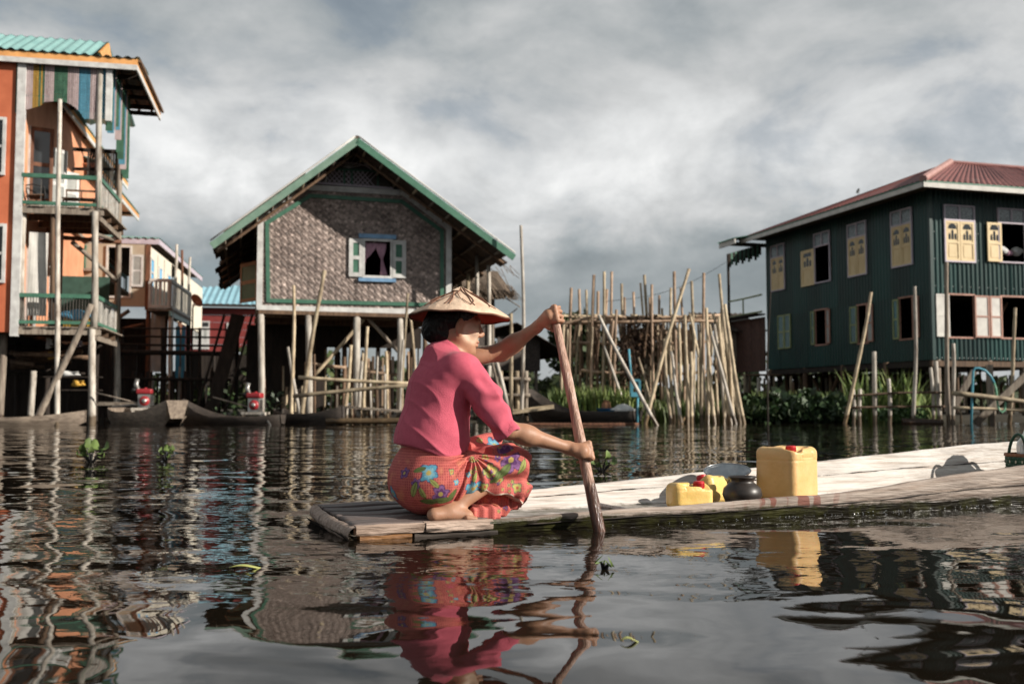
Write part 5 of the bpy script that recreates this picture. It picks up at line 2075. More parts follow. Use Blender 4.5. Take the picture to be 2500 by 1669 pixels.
# wood lumber and odds and ends stored under the floor
for i in range(12):
    px, py = random.uniform(20, 110), random.uniform(860, 900)
    p = LH.hit(px, py, y=random.uniform(1.2, 3.5))
    s = stick(None, (0, 0, 0), (random.uniform(.6, 1.3), random.uniform(-.4, .4), random.uniform(-.1, .15)), .06, M_BROWNWOOD, 'firewood_log', n=7)
    s.location = LH.world((p.x, p.y, p.z))
    tag(s, 'brown firewood log stacked in the dark under the orange house', 'log', 'firewood logs under the orange house')
plank(lh, (-2.6, 1.2, q(40, 905, 1.2).z), (.8, 3.4, q(40, 905, 1.2).z), .9, .05, M_DARKWOOD, 'log_shelf')
for (px, py, s, m, nm, lb, ct) in ((120, 838, (.14, .1, .24), M_WHITECLOTH, 'hanging_cloth', 'small white cloth hanging under the orange house', 'cloth'),
                                   (193, 838, (.16, .08, .16), M_LILAC, 'hanging_cloth', 'small lilac cloth hanging beside the diagonal pole', 'cloth'),
                                   (124, 868, (.12, .1, .16), M_YELLOWCRATE, 'plastic_jug', 'yellow plastic jug in the dark under the orange house', 'jug'),
                                   (165, 912, (.5, .12, .10), M_WHITECLOTH, 'folded_sacks', 'grey folded sacks on a shelf under the orange house', 'sacks'),
                                   (190, 935, (.28, .12, .14), M_YELLOWCRATE, 'plastic_basin', 'ochre plastic basin low down under the orange house', 'basin')):
    p = LH.hit(px, py, y=1.0)
    b = MB()
    b.grid(lambda u, v: Vector(((u - .5) * s[0] * (1 + .25 * math.sin(6 * v + u)), .03 * math.sin(8 * u + 3 * v), (v - .5) * s[2] * (1 + .2 * math.sin(5 * u)))), 8, 8)
    o = b.build(nm, m, smooth=True, solid=s[1] * .5)
    o.location = LH.world(p)
    tag(o, lb, ct)
plank(lh, (.4, 1.02, q(165, 918, 1.02).z - .02), (VX, 1.02, q(165, 918, 1.02).z - .02), .3, .03, M_DARKWOOD, 'low_shelf')
plank(lh, (.9, 1.02, q(190, 950, 1.02).z - .02), (VX, 1.02, q(190, 950, 1.02).z - .02), .3, .03, M_DARKWOOD, 'low_shelf')
stick(lh, (.6, .9, z_f1 - .42), (VX, .9, z_f1 - .40), .02, M_DARKWOOD, 'cloth_line')

# ================================================================== cream house behind
CH = Frame(at(355, 900, 32.0), 9.5)
CH.o.z = 0
ch = house_empty('cream_stilt_house', CH, 'cream stilt house with blue windows behind the orange house', 'house')
qc = lambda px, py: CH.hit(px, py, y=0)
qs = lambda px, py: CH.hit(px, py, x=0)
zb, zt = qc(320, 748).z, qc(320, 596).z
b = MB()
wz0, wz1 = qc(310, 726).z, qc(310, 600).z
wx_a, wx_b = qc(286, 700).x, qc(333, 700).x
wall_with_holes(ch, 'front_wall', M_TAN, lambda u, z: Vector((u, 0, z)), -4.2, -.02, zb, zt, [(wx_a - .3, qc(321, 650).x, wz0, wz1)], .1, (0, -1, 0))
b = MB()
b.bx(-.06, .07, -.03, .08, zb - .1, zt)
b.build('corner_post', M_REDWOOD, ch)
fo = MB()
framebox(fo, wx_a - .35, qc(322, 650).x, wz0 - .02, wz1, -.0, .06, .06)
fo = fo.build('window_frame', M_SHEETWHITE, ch)
sh = MB()
x0, x1, z0, z1 = qc(321, 650).x, qc(352, 650).x - .02, qc(330, 700).z, qc(330, 622).z
framebox(sh, x0, x1, z0, z1, -.04, .07, .03)
sh.bx(x0 + .07, x1 - .07, -.065, -.04, (z0 + z1) / 2 - .03, (z0 + z1) / 2 + .03)
sho = sh.build('window_shutter', M_WHITEPAINT, ch)
b = MB()
b.bx(x0 + .07, x1 - .07, -.055, -.045, z0 + .07, z1 - .07)
b.build('pane', M_GLASS_FROST, sho)
# side wall with blue windows and the door
L = qs(440, 700).y
wall_with_holes(ch, 'side_wall', M_CREAM, lambda u, z: Vector((0, u, z)), .08, L + 6, zb, zt, [(qs(418, 700).y, qs(432, 700).y, zb + .05, zb + 2.0)], .1, (1, 0, 0))
for (a0, a1, p0, p1) in ((365, 373, 705, 630), (386, 393, 720, 652), (407, 415, 750, 670)):
    y0, y1 = qs(a0, 680).y, qs(a1, 680).y
    z0, z1 = qs((a0 + a1) / 2, p0).z, qs((a0 + a1) / 2, p1).z
    b = MB()
    for yy in (y0, y1 - .06):
        b.bx(.0, .05, yy, yy + .06, z0, z1)
    for zz in (z0, (z0 + z1) / 2, z1 - .06):
        b.bx(.0, .048, y0 + .06, y1 - .06, zz, zz + .06)
    o = b.build('window_frame', M_WHITEPAINT, ch)
    b = MB()
    b.bx(.0, .025, y0 + .05, y1 - .05, z0 + .05, z1 - .05)
    b.build('blue_panel', M_PALEBLUE, o)
# roof
ez = qc(355, 588).z + .12
ex = CH.hit(388, 590, z=ez).x
ey = CH.hit(388, 590, z=ez).y
ey2 = CH.hit(489, 681, z=ez).y
plank(ch, (-4.6, ey, ez), (ex, ey, ez), .04, .18, M_LILAC, 'fascia')
plank(ch, (ex, ey + .03, ez), (ex, ey2, ez), .04, .18, M_LILAC, 'fascia')
roof_sheets(ch, (-4.6, ey - .06, ez + .10), (ex + .05, ey - .06, ez + .10), (-4.6, 3.2, ez + .55), (ex - 3.0, 3.2, ez + .55), 8, M_TEALROOF, .25, .03)
roof_sheets(ch, (ex + .05, ey - .06, ez + .10), (ex + .05, ey2 + .05, ez + .10), (ex - 3.0, 3.2, ez + .55), (ex - 3.0, ey2 + .05, ez + .55), 10, M_TEALROOF, .25, .03)
b = MB()
b.bx(-4.5, ex - .03, ey + .04, ey2, ez + .06, ez + .07)
b.build('soffit_boards', M_UNDERROOF, ch)
for k in range(7):
    y = ey + (ey2 - ey) * (k + .4) / 7
    plank(ch, (.02, y, ez), (ex - .05, y, ez), .07, .1, M_UNDERROOF, 'rafter')
BX = .75
for px in (428, 443, 462):
    p = CH.hit(px, 700, x=BX - .1)
    post(ch, BX - .1, p.y, zb - .3, ez, .045, M_REDWOOD if px == 443 else M_WHITEPOST)
# balcony
by0, by1 = CH.hit(416, 745, x=BX).y, CH.hit(464, 770, x=BX).y
zb_ = zb - .1
railing(ch, (BX, by0), (BX, by1), zb_ + .1, zb_ + .95, M_SHEETWHITE, M_SHEETWHITE, 16)
railing(ch, (.1, by0), (BX, by0), zb_ + .1, zb_ + .95, M_SHEETWHITE, M_SHEETWHITE, 5)
plank(ch, (.42, by0, zb_), (.42, by1, zb_), .76, .08, M_GREYWOOD, 'balcony_floor')
plank(ch, (BX, by0 - .05, zb_ - .12), (BX, by1, zb_ - .12), .06, .16, M_TEALROOF, 'balcony_beam')
for (x, y, m) in ((-2.9, .3, M_DARKWOOD), (-1.2, .2, M_GREYWOOD), (.0, .3, M_REDWOOD), (.05, 3.2, M_REDWOOD), (.1, 6.0, M_REDWOOD), (-2.6, 3.5, M_DARKWOOD), (BX, by0 + .3, M_WHITEPOST), (BX, by1 - .2, M_DARKWOOD)):
    post(ch, x, y, -.3, zb, .08, m, 'stilt')
stick(ch, (-1.6, .1, zb - .9), (-.1, .1, zb - .55), .05, M_REDWOOD, 'brace')
stick(ch, (-1.6, .3, zb - .8), (-.6, .3, zb - .1), .07, M_GREYWOOD, 'brace')
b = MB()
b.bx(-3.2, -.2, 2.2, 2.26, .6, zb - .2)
b.build('added_shade_screen', M_DARKWOOD, ch)  # dark sheet added behind the stilts as shade
for (px0, px1, py0, py1, Y, m, nm, lb) in ((366, 402, 906, 762, 33.5, M_SHEETWHITE, 'white_sheet_panel', 'tall white sheet panel under the cream house'),
                                           (427, 439, 922, 795, 34.5, M_CYAN, 'blue_door_panel', 'narrow bright blue panel beside the white sheet under the cream house'),
                                           (441, 453, 926, 795, 34.5, M_CYAN, 'blue_door_panel', 'narrow bright blue panel next to the maroon house wall')):
    a_, c_ = at(px0, py0, Y), at(px1, py1, Y)
    o = empty(nm, (a_.x, Y, max(0, a_.z - .02)), math.radians(6), lb, 'panel')
    W_, H_ = c_.x - a_.x, c_.z - a_.z
    n_ = 4 if px0 == 366 else 2
    for k in range(n_):
        b = MB()
        b.grid(lambda u, v: Vector((W_ * (k + u * .99) / n_, .02 * (k % 2) + .01 * math.sin(6 * v + k), H_ * v)), 2, 6)
        b.build('panel_board', m, o, solid=.02)
    plank(o, (0, .05, H_ * .8), (W_, .05, H_ * .8), .03, .06, M_DARKWOOD, 'batten')
    for xx in (.05, W_ - .05):
        plank(o, (xx, .06, -a_.z - .3), (xx, .06, H_ * .9), .05, .05, M_DARKWOOD, 'panel_post')
# satellite dish on a pole
dp = at(478, 735, 31.0)
dish = empty('satellite_dish', (dp.x, 31.0, dp.z), 0, 'orange satellite dish beside the cream house balcony', 'satellite dish')
b = MB()
b.lathe([(0.001, 0), (.08, .008), (.16, .03), (.22, .06)], 24, (0, 0, 0), Matrix.Rotation(math.radians(62), 3, 'Y') @ Matrix.Rotation(math.radians(25), 3, 'X'))
b.build('reflector', M_DISHORANGE, dish, smooth=True, solid=.01)
b = MB()
b.tube([(-.12, .0, -.12), (.02, -.02, -.14), (.2, -.05, -.06)], .015, 6)
b.build('feed_arm', M_DISHORANGE, dish)
b = MB()
b.tube([(-.04, .05, 0), (-.12, .1, -.2), (-.15, .2, -dp.z - .2)], .025, 6)
b.build('mast', M_DARKWOOD, dish)

# ================================================================== maroon house with the blue roof
RH = Frame(at(466, 900, 47.0), 10)
RH.o.z = 0
rh = house_empty('maroon_house', RH, 'maroon wooden house with sky blue corrugated roof', 'house')
qr = lambda px, py: RH.hit(px, py, y=0)
z0, z1 = qr(520, 858).z, qr(520, 750).z
L = qr(625, 800).x + 1.5
for k in range(6):
    b = MB()
    b.bx(-.6, L, 0 + .008 * (k % 2), .06 + .008 * (k % 2), z0 + (z1 - z0) * k / 6, z0 + (z1 - z0) * (k + 1) / 6 - .015)
    b.build('wall_board', M_MAROON, rh)
roof_sheets(rh, (-.5, -.5, qr(540, 744).z), (L + .4, -.5, qr(540, 744).z), (-.5, 2.6, RH.hit(480, 703, y=2.6).z), (L + .4, 2.6, RH.hit(600, 686, y=2.6).z), 10, M_BLUEROOF, .3, .035)
plank(rh, (-.5, -.45, qr(540, 747).z), (L + .4, -.45, qr(540, 747).z), .04, .12, M_DARKWOOD, 'fascia')
for (a0, a1, p0, p1, n_) in ((470, 512, 852, 783, 2), (554, 582, 862, 788, 1)):
    xa, xb, za, zc = qr(a0, 800).x, qr(a1, 800).x, qr(a0, p0).z, qr(a0, p1).z
    b = MB()
    b.bx(xa, xb, -.05, .0, za, zc)
    o = b.build('window_frame', M_WHITEPAINT, rh)
    for k in range(n_):
        u0, u1 = xa + (xb - xa) * (k + .14) / n_, xa + (xb - xa) * (k + .86) / n_
        b = MB()
        b.bx(u0, u1, -.056, -.045, zc - (zc - za) * .20, zc - (zc - za) * .05)
        b.build('pane', M_GLASS_DK, o)
        b = MB()
        b.bx(u0 + .08, u1 - .08, -.056, -.045, za + (zc - za) * .35, za + (zc - za) * .68)
        b.build('pane', M_GLASS_FROST, o)
for x in (-.3, 1.0, 2.0, 3.0):
    post(rh, x, .2, -.2, z0, .07, M_DARKWOOD, 'stilt')
b = MB()
b.bx(-.6, L, 2.5, 2.6, -.3, z0)
b.build('added_shade_screen', M_DARKWOOD, rh)  # near-black panel added in place of the shade below the house
# footbridge rails of dark poles in front of these houses
fb = empty('dark_footbridge', at(290, 1000, 30.0), 0, 'dark pole footbridge with rails in front of the maroon house', 'footbridge')
fb.location.z = 0
X0 = fb.location.x
for i, px in enumerate((300, 330, 362, 398, 425, 458, 490, 522, 552, 578)):
    p = at(px, 800, 30.0 + .1 * (i % 3))
    post(fb, p.x - X0, .1 * (i % 3), -.3, at(px, 905 if i % 3 else 800, 30).z, .05 + .015 * (i % 2), M_DARKWOOD, 'upright')
for py, r in ((862, .075), (842, .035), (822, .03), (925, .05), (803, .025)):
    a_, c_ = at(290, py - 2, 30), at(565, py + 2, 30)
    stick(fb, (a_.x - X0, -.05, a_.z), (c_.x - X0, -.05, c_.z), r, M_DARKWOOD, 'rail')
for k in range(16):
    px = 300 + k * 17 + random.uniform(-4, 4)
    a_ = at(px, 900 + random.uniform(-10, 40), 30.6)
    stick(fb, (a_.x - X0, .6, -.3), (a_.x - X0 + random.uniform(-.1, .1), .6, a_.z), .03 + .02 * random.random(), M_DARKWOOD if k % 4 else M_WHITEPOST, 'short_post')
a_, c_ = at(545, 960, 29), at(572, 762, 29)
gp = empty('dark_gangplank', (a_.x, 29, 0), 0, 'dark sloping ladder plank leaning by the woven house', 'gangplank')
for dx in (-.42, .0, .42):
    plank(gp, (dx - .45, 0, -.1), (dx + .18, .8, c_.z), .05 if dx else .42, .10 if dx else .03, M_DARKWOOD, 'side_rail' if dx else 'tread_board', (0, 1, 0))

# ================================================================== woven bamboo house in the middle
MH = Frame(at(632, 1000, 25.8), 15)
MH.o.z = 0
mh = house_empty('woven_stilt_house', MH, 'brown woven bamboo stilt house with green-trimmed gable roof', 'house')
qm = lambda px, py, y=0.0: MH.hit(px, py, y=y)
out_px = [(633, 745), (631, 533), (743, 458), (985, 472), (1092, 553), (1094, 770)]
OUT = [qm(*p) for p in out_px]
zfl = (OUT[0].z + OUT[5].z) / 2
OUT[0].z = OUT[5].z = zfl
zs = (OUT[1].z + OUT[4].z) / 2
OUT[1].z, OUT[4].z = zs + .03, zs - .03
WX1 = OUT[5].x
OUT[1].x = OUT[0].x
OUT[4].x = OUT[5].x
HDEP = 8.0
OV = 1.30
apex = qm(872, 342, -OV)
eL = qm(520, 577, -OV)
eR = qm(1252, 641, -OV)
zE = (eL.z + eR.z) / 2
eL.z = eR.z = zE
win = [qm(889, 674), qm(953, 590)]
hole = (win[0].x, win[1].x, win[0].z, win[1].z)


def inside_wall(x, z):
    c = False
    for i in range(6):
        a, b_ = OUT[i], OUT[(i + 1) % 6]
        if (a.z > z) != (b_.z > z) and x < (b_.x - a.x) * (z - a.z) / (b_.z - a.z) + a.x:
            c = not c
    return c


# the matting: twilled bamboo strips, each a little raised tile of its own tone
M_MAT = mat('twilled_bamboo_mat', (0.40, 0.325, 0.295), (0.21, 0.165, 0.150), 1.7, (1, 1, 1), rough=0.55, bump=0.3, bscale=40, rnd=0, attr='tone', spec=0.45, detail=4)
b = MB()
rw_ = random.Random(4)
st = .088
zmin, zmax = zfl, max(o.z for o in OUT)
for j in range(int((zmax - zmin) / st) + 2):
    for i in range(int((WX1 - OUT[0].x) / st) + 2):
        for half in (0, 1):
            cx, cz = OUT[0].x + (i + .5 * half) * st, zmin + (j + .5 * half) * st
            if not inside_wall(cx, cz) or (hole[0] - .03 < cx < hole[1] + .03 and hole[2] - .03 < cz < hole[3] + .03):
                continue
            k = (i + j) % 2
            a = math.radians(45 if (i + 2 * j + half) % 4 < 2 else -45)
            d = Vector((math.cos(a), 0, math.sin(a)))
            s = Vector((-d.z, 0, d.x))
            Lh, Wh = st * .66, st * .33
            t = rw_.uniform(.55, 1.15) * (1.12 if a > 0 else .82)
            if rw_.random() < .10:
                t *= .6
            if rw_.random() < .05:
                t *= 1.45
            if j % 5 == 2 and half == 0 and rw_.random() < .55:
                t *= 1.5
            b.col = (t, t * .97, t * .94)
            c = Vector((cx, -.012 - .012 * ((i + half) % 2), cz))
            lift = Vector((0, -.020, 0))
            p = [c - d * Lh - s * Wh, c + d * Lh - s * Wh, c + d * Lh + s * Wh, c - d * Lh + s * Wh]
            m_ = [c - s * Wh + lift, c + s * Wh + lift]
            b.add([p[0], p[1], p[2], p[3], m_[0], m_[1]], [(0, 4, 5, 3), (4, 1, 2, 5)])
mo = b.build('woven_strips', M_MAT, mh, normals=False)
mo['kind'] = 'stuff'
# backing behind the mat, cut round the window
wall_with_holes(mh, 'wall_backing', M_WOVENDK, lambda u, z: Vector((u, .02, z)), OUT[0].x, WX1, zfl, zs, [hole], .05, (0, -1, 0))
b = MB()
b.poly([(OUT[1].x, .02, zs + .001), (OUT[2].x, .02, OUT[2].z), (OUT[3].x, .02, OUT[3].z), (OUT[4].x, .02, zs + .001)], .05)
b.build('wall_backing', M_WOVENDK, mh)


def trim_line(pts, w, d, y, m, name, closed=True):
    n = len(pts)
    for i in range(n if closed else n - 1):
        a, c = pts[i], pts[(i + 1) % n]
        dv = (c - a).normalized()
        k = w * .45
        plank(mh, (a - dv * k) + Vector((0, y, 0)), (c + dv * k * .2) + Vector((0, y, 0)), d + .003 * (i % 2), w, m, name, Vector((0, 0, 1)) if abs(dv.z) < .9 else Vector((1, 0, 0)))


trim_line(OUT, .15, .06, -.05, M_WHITEPAINT, 'white_trim')
cen = Vector(((OUT[0].x + WX1) / 2, 0, (zfl + zmax) / 2))
inner_px = [(655, 733), (652, 545), (757, 479), (980, 493), (1078, 565), (1078, 755)]
INN = [qm(*p) for p in inner_px]
INN[0].z = INN[5].z = zfl + .20
trim_line(INN, .10, .05, -.055, M_GREENTRIM, 'green_trim')
plank(mh, (OUT[0].x - .1, -.06, zfl - .10), (WX1 + .2, -.06, zfl - .12), .12, .10, M_BROWNWOOD, 'sill_beam')
# side walls
for x, hs in ((OUT[0].x, []), (WX1, [])):
    b = MB()
    b.bx(x - .03, x + .03, .1, HDEP, zfl, zs)
    b.build('side_wall', M_WOVENDK, mh)
b = MB()
b.bx(OUT[0].x, WX1, HDEP, HDEP + .05, zfl, zs + .8)
b.build('rear_wall', M_WOVENDK, mh)
for k in range(10):
    y = .1 + HDEP * k / 10
    plank(mh, (OUT[0].x, y + HDEP / 20, zfl - .04), (WX1, y + HDEP / 20, zfl - .04), HDEP / 10 - .02, .04, M_BROWNWOOD, 'floor_plank')
for y in (.3, 2.5, 5.0, 7.6):
    plank(mh, (OUT[0].x - .1, y, zfl - .14), (WX1 + .2, y, zfl - .14), .1, .14, M_BROWNWOOD, 'floor_beam')
# window: white frame, blue head and sill, shutters with green panels, tied pink curtain
x0, x1, z0, z1 = hole
b = MB()
framebox(b, x0 - .06, x1 + .06, z0 - .05, z1 + .05, -.03, .065, .07)
wf = b.build('window_frame', M_WHITEPAINT, mh)
for za, zb2, nm in ((z1 + .055, z1 + .17, 'blue_head'), (z0 - .15, z0 - .055, 'blue_sill')):
    b = MB()
    b.bx(x0 - .16, x1 + .14, -.12, -.03, za, zb2)
    b.build(nm, M_BLUETRIM, wf)
for sg, (pa, pb) in ((-1, (851, 886)), (1, (955, 990))):
    u0, u1 = qm(pa, 640).x, qm(pb, 640).x
    b = MB()
    zc = (z0 + z1) / 2
    framebox(b, u0, u1, z0 - .03, z1 + .03, -.055, .11, .045)
    b.bx(u0 + .11, u1 - .11, -.10, -.055, zc - .05, zc + .05)
    so = b.build('window_shutter', M_WHITEPAINT, mh)
    for za, zb2 in ((z0 + .08, zc - .05), (zc + .05, z1 - .08)):
        b = MB()
        b.bx(u0 + .105, u1 - .105, -.078, -.06, za - .01, zb2 + .01)
        b.build('green_panel', M_GREENTRIM, so)


def curtain(u_top0, u_top1, u_tie, z_top, z_tie, z_bot, u_b0, u_b1):
    b = MB()

    def fn(u, v):
        z = z_top + (z_bot - z_top) * v
        vt = (z_top - z_tie) / (z_top - z_bot)
        if v < vt:
            f = (v / vt) ** 1.6
            a, c = u_top0 + (u_tie - .02 - u_top0) * f, u_top1 + (u_tie + .03 - u_top1) * f
        else:
            f = (v - vt) / (1 - vt)
            a, c = u_tie - .02 + (u_b0 - u_tie + .02) * f, u_tie + .03 + (u_b1 - u_tie - .03) * f
        return Vector((a + (c - a) * u, .06 + .015 * math.sin(u * 22), z))
    b.grid(fn, 20, 16)
    b.build('curtain', M_PINKCURTAIN, wf, smooth=True, solid=.004)


w_ = x1 - x0
curtain(x0, x0 + w_ * .50, x0 - .01, z1 - .04, z0 + .45 * (z1 - z0), z0 + .40 * (z1 - z0), x0 - .03, x0 + .05)
curtain(x0 + w_ * .42, x0 + w_ * .86, x0 + w_ * .68, z1 - .04, z0 + .50 * (z1 - z0), z0 + .03, x0 + w_ * .64, x0 + w_ * .92)
# open shutter on the left side wall
so = leaf_open(mh, 'window_shutter', (OUT[0].x - .04, 1.0, 0), math.radians(-28), .95, qm(610, 724).z, qm(610, 622).z, mat('tan_frame', (0.36, 0.20, 0.11), (0.26, 0.14, 0.08), 5, rough=0.6), M_GREENTRIM)
# gable screen: lattice and sunburst fan
gz0 = qm(840, 456).z + .08
gx0, gx1 = qm(765, 450).x, qm(925, 450).x
gc = (gx0 + gx1) / 2 + .05
b = MB()
b.poly([(gx0 - .35, .12, gz0 - .05), (gc, .12, gz0 + 1.15), (gx1 + .45, .12, gz0 - .05)], .03)
b.build('gable_backing', M_WOVENDK, mh)
plank(mh, (gx0 - .1, .05, gz0), (gx1 + .4, .05, gz0 - .04), .04, .05, M_LILAC, 'gable_rail')
zl = gz0 + .40
for i in range(13):
    for sg in (-1, 1):
        xa = gx0 + .12 + i * .125
        xb = xa + sg * .36
        if gx0 + .05 < xb < gx1 + .05:
            plank(mh, (xa, .06 + .01 * sg, gz0), (xb, .06 + .01 * sg, zl), .012, .022, M_LILAC, 'lattice_lath', (1, 0, 0))
plank(mh, (gx0 + .2, .05, zl), (gx1, .05, zl), .03, .05, M_GREENTRIM, 'gable_rail')
for xx in (gc - .10, gc + .10, gx1 - .02):
    plank(mh, (xx, .045, gz0), (xx, .045, zl), .03, .05, M_GREENTRIM, 'gable_stud', (1, 0, 0))
for k in range(7):
    a = math.radians(20 + k * 23.3)
    plank(mh, (gc, .055, zl + .05), (gc + .55 * math.cos(a), .055, zl + .05 + .42 * math.sin(a)), .015, .03, M_WHITEPAINT, 'sunburst_ray', (0, 1, 0))
b = MB()
b.tube([(gc + .58 * math.cos(math.radians(10 + 16 * k)), .055, zl + .05 + .14 * math.sin(math.radians(10 + 16 * k))) for k in range(11)], .018, 6)
b.tube([(gc - .62, .055, zl - .0), (gc - .1, .055, zl + .55), (gc, .055, zl + .60), (gc + .1, .055, zl + .55), (gc + .66, .055, zl - .0)], .018, 6)
b.build('sunburst_arch', M_LILAC, mh)
stick(mh, (gx0 + .0, .05, gz0), (gx0 + .32, .05, gz0 + .35), .018, M_WHITEPAINT, 'gable_stay')
stick(mh, (gx0 + .32, .05, gz0 + .35), (gx0 + .33, .05, gz0), .018, M_WHITEPAINT, 'gable_stay')
# roof: two slopes of corrugated sheets, green barge boards, ridge cap, battens below
RB = HDEP + 1.0
rl, rr = Vector((eL.x, -OV, zE)), Vector((eR.x, -OV, zE))
ap = Vector((apex.x, -OV, apex.z))
back = Vector((0, RB + OV, 0))
up_ = Vector((0, 0, .03))
roof_sheets(mh, rl + up_, rl + back + up_, ap + up_, ap + back + up_, 11, M_BROWNROOF, .2, .024, ragged=.03)
roof_sheets(mh, rr + up_, rr + back + up_, ap + up_, ap + back + up_, 11, M_BROWNROOF, .2, .024, ragged=.03)
b = MB()
dl = (rl - ap).normalized()
for s_, e in ((-1, rl), (1, rr)):
    d = (e - ap).normalized()
    n_ = Vector((-d.z, 0, d.x)) * (1 if s_ > 0 else -1)
    if n_.z < 0:
        n_ = -n_
    o_ = MB()
    o_.poly([ap + n_ * .06 + Vector((0, -.04, 0)), e + d * .06 + n_ * .06 + Vector((0, -.04, 0)), e + d * .06 - n_ * .11 + Vector((0, -.04, 0)), ap - n_ * .11 + Vector((0, -.04, 0))], .04)
    o_.build('barge_board', M_GREENPALE if s_ < 0 else M_GREENTRIM, mh)  # left board's highlight is put into its paler green
    stick(mh, ap + n_ * .10 + Vector((0, -.02, 0)), e + n_ * .10 + Vector((0, -.02, 0)), .022, M_SHEETWHITE, 'verge_strip')
    for k in range(9):                              # battens under the sheets, ends showing at the verge
        t = (k + .6) / 9.2
        p = ap.lerp(e, t) - n_ * .06
        stick(mh, p + Vector((0, .0 + .05 * (k % 2), 0)), p + back, .035, M_GREYWOOD if k % 3 else M_BAMBOO, 'batten')
    for k in range(6):                              # rafters
        y = .25 + k * 1.5 - (.9 if k == 0 else 0)
        stick(mh, ap + Vector((0, y + OV * 1, 0)) - n_ * .14, e + Vector((0, y + OV, 0)) - n_ * .14, .04, M_BROWNWOOD, 'rafter')
b = MB()
b.tube([ap + Vector((0, -.02, .05)), ap + back + Vector((0, 0, .05))], .07, 8)
b.build('ridge_cap', M_BROWNROOF, mh)
stick(mh, (OUT[1].x + .1, -.3, OUT[1].z + .35), (OUT[2].x, -.3, OUT[2].z + .32), .03, M_BAMBOO, 'eave_pole')
stick(mh, (OUT[1].x - .9, -.55, zE + .42), (OUT[2].x - .2, -.55, OUT[2].z + .12), .03, M_BAMBOO, 'eave_pole')
# stilts
for px, pt_ in ((637, 752), (753, 758), (871, 765), (975, 770), (1085, 772)):
    p = qm(px, 900, -.02)
    post(mh, p.x, -.02, -.4, zfl - .16, .085 + .01 * (px == 871), M_WHITEPOST, 'stilt', n=10, lean=(random.uniform(0, .12), 0))
for y in (2.0, 4.5, 7.2):
    for k in range(5):
        x = OUT[0].x + (WX1 - OUT[0].x) * (k + .1 * (k % 2)) / 4 + .25
        post(mh, x - .1, y, -.4, zfl - .1, .075, M_BROWNWOOD if (k + y) % 2 else M_REDWOOD, 'stilt')
a_, c_ = qm(890, 776, .3), qm(762, 922, .3)
stick(mh, a_, c_, .05, M_BAMBOO, 'brace')
a_, c_ = qm(893, 771, .35), qm(972, 858, .35)
stick(mh, a_, c_, .05, M_GREYWOOD, 'brace')
a_, c_ = qm(762, 888, .5), qm(845, 897, .5)
stick(mh, a_, c_, .05, M_BAMBOO_WARM, 'brace')
a_, c_ = qm(875, 905, 2.2), qm(975, 915, 2.2)
stick(mh, a_, c_, .05, M_BAMBOO_WARM, 'brace')
# rear slat screen under the house: uneven boards with daylight between
for k in range(34):
    x = OUT[0].x + 2.0 + k * .105 + random.uniform(-.02, .02)
    if random.random() < .28:
        continue
    plank(mh, (x, 5.8, -.2), (x + random.uniform(-.03, .03), 5.8, zfl - .5 - random.uniform(0, .7)), .02, random.uniform(.05, .10), (M_BROWNWOOD, M_GREYWOOD, M_DARKWOOD, M_BAMBOO_WARM)[k % 4], 'screen_slat', (1, 0, 0))
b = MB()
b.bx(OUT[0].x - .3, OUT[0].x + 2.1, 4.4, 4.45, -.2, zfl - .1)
b.build('added_shade_screen', M_DARKWOOD, mh)  # added dark panel that makes the shade under the left half
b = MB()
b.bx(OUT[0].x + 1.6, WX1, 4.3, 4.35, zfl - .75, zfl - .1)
b.build('added_shade_screen', M_DARKWOOD, mh)  # added dark strip, shade just below the floor
# porch on the right side
for px, yy, py0 in ((1163, 1.0, 623), (1193, .6, 648), (1142, 2.0, 668), (1124, 3.2, 690)):
    p = MH.hit(px, 800, y=yy)
    post(mh, p.x, yy, -.3, MH.hit(px, py0, y=yy).z, .06, M_WHITEPOST if px > 1150 else M_BAMBOO, 'porch_post')
PX = MH.hit(1193, 800, y=.6).x
for k in range(8):
    plank(mh, (WX1 + .1, .3 + k * .36, zfl - .9), (PX + .3, .3 + k * .36, zfl - .9), .30, .04, M_GREYWOOD, 'porch_plank')

# thatched hut tucked behind the porch
TH = Frame(at(1150, 1000, 33.0), 15)
TH.o.z = 0
th = house_empty('thatched_hut', TH, 'small grey thatched hut half hidden behind the woven house', 'hut')
qt = lambda px, py: TH.hit(px, py, y=0)
e0, e1 = qt(1090, 715), qt(1222, 712)
tz = qt(1150, 668).z
b = MB()
b.grid(lambda u, v: Vector((e0.x + (e1.x + .3 - e0.x) * u, -.5 + 2.2 * v, e1.z - .15 + 1.0 * v + .05 * math.sin(30 * u) * (1 - v) - .10 * random.random() * (v < .1))), 40, 6)
b.build('thatch_slope', M_THATCH, th, solid=.16)
rt_ = random.Random(9)
tf = MB()
for k in range(150):
    u = rt_.random()
    x = e0.x + (e1.x + .35 - e0.x) * u
    z = e1.z - .10 + .9 * rt_.random() ** 3
    tf.beam((x, -.55 + .3 * rt_.random(), z + .1), (x + rt_.uniform(-.06, .35), -.75, z - .25), .02, .012)
tf = tf.build('thatch_fringe', M_THATCH, th)
tf['kind'] = 'stuff'
b = MB()
b.bx(e0.x, e1.x - .2, .0, .05, .8, e1.z - .1)
b.build('hut_wall', M_WOVENDK, th)
for x in (e0.x + .3, (e0.x + e1.x) / 2, e1.x - .3):
    post(th, x, -.1, -.3, e1.z, .06, M_GREYWOOD, 'stilt')
stick(th, (e1.x - .3, -.5, e1.z - .1), (e1.x + .55, -.5, e1.z - .55), .02, M_GREYWOOD, 'loose_pole')
stick(th, (e1.x - .1, -.5, e1.z - 1.0), (e1.x + .45, -.5, e1.z - .6), .02, M_DARKWOOD, 'loose_pole')

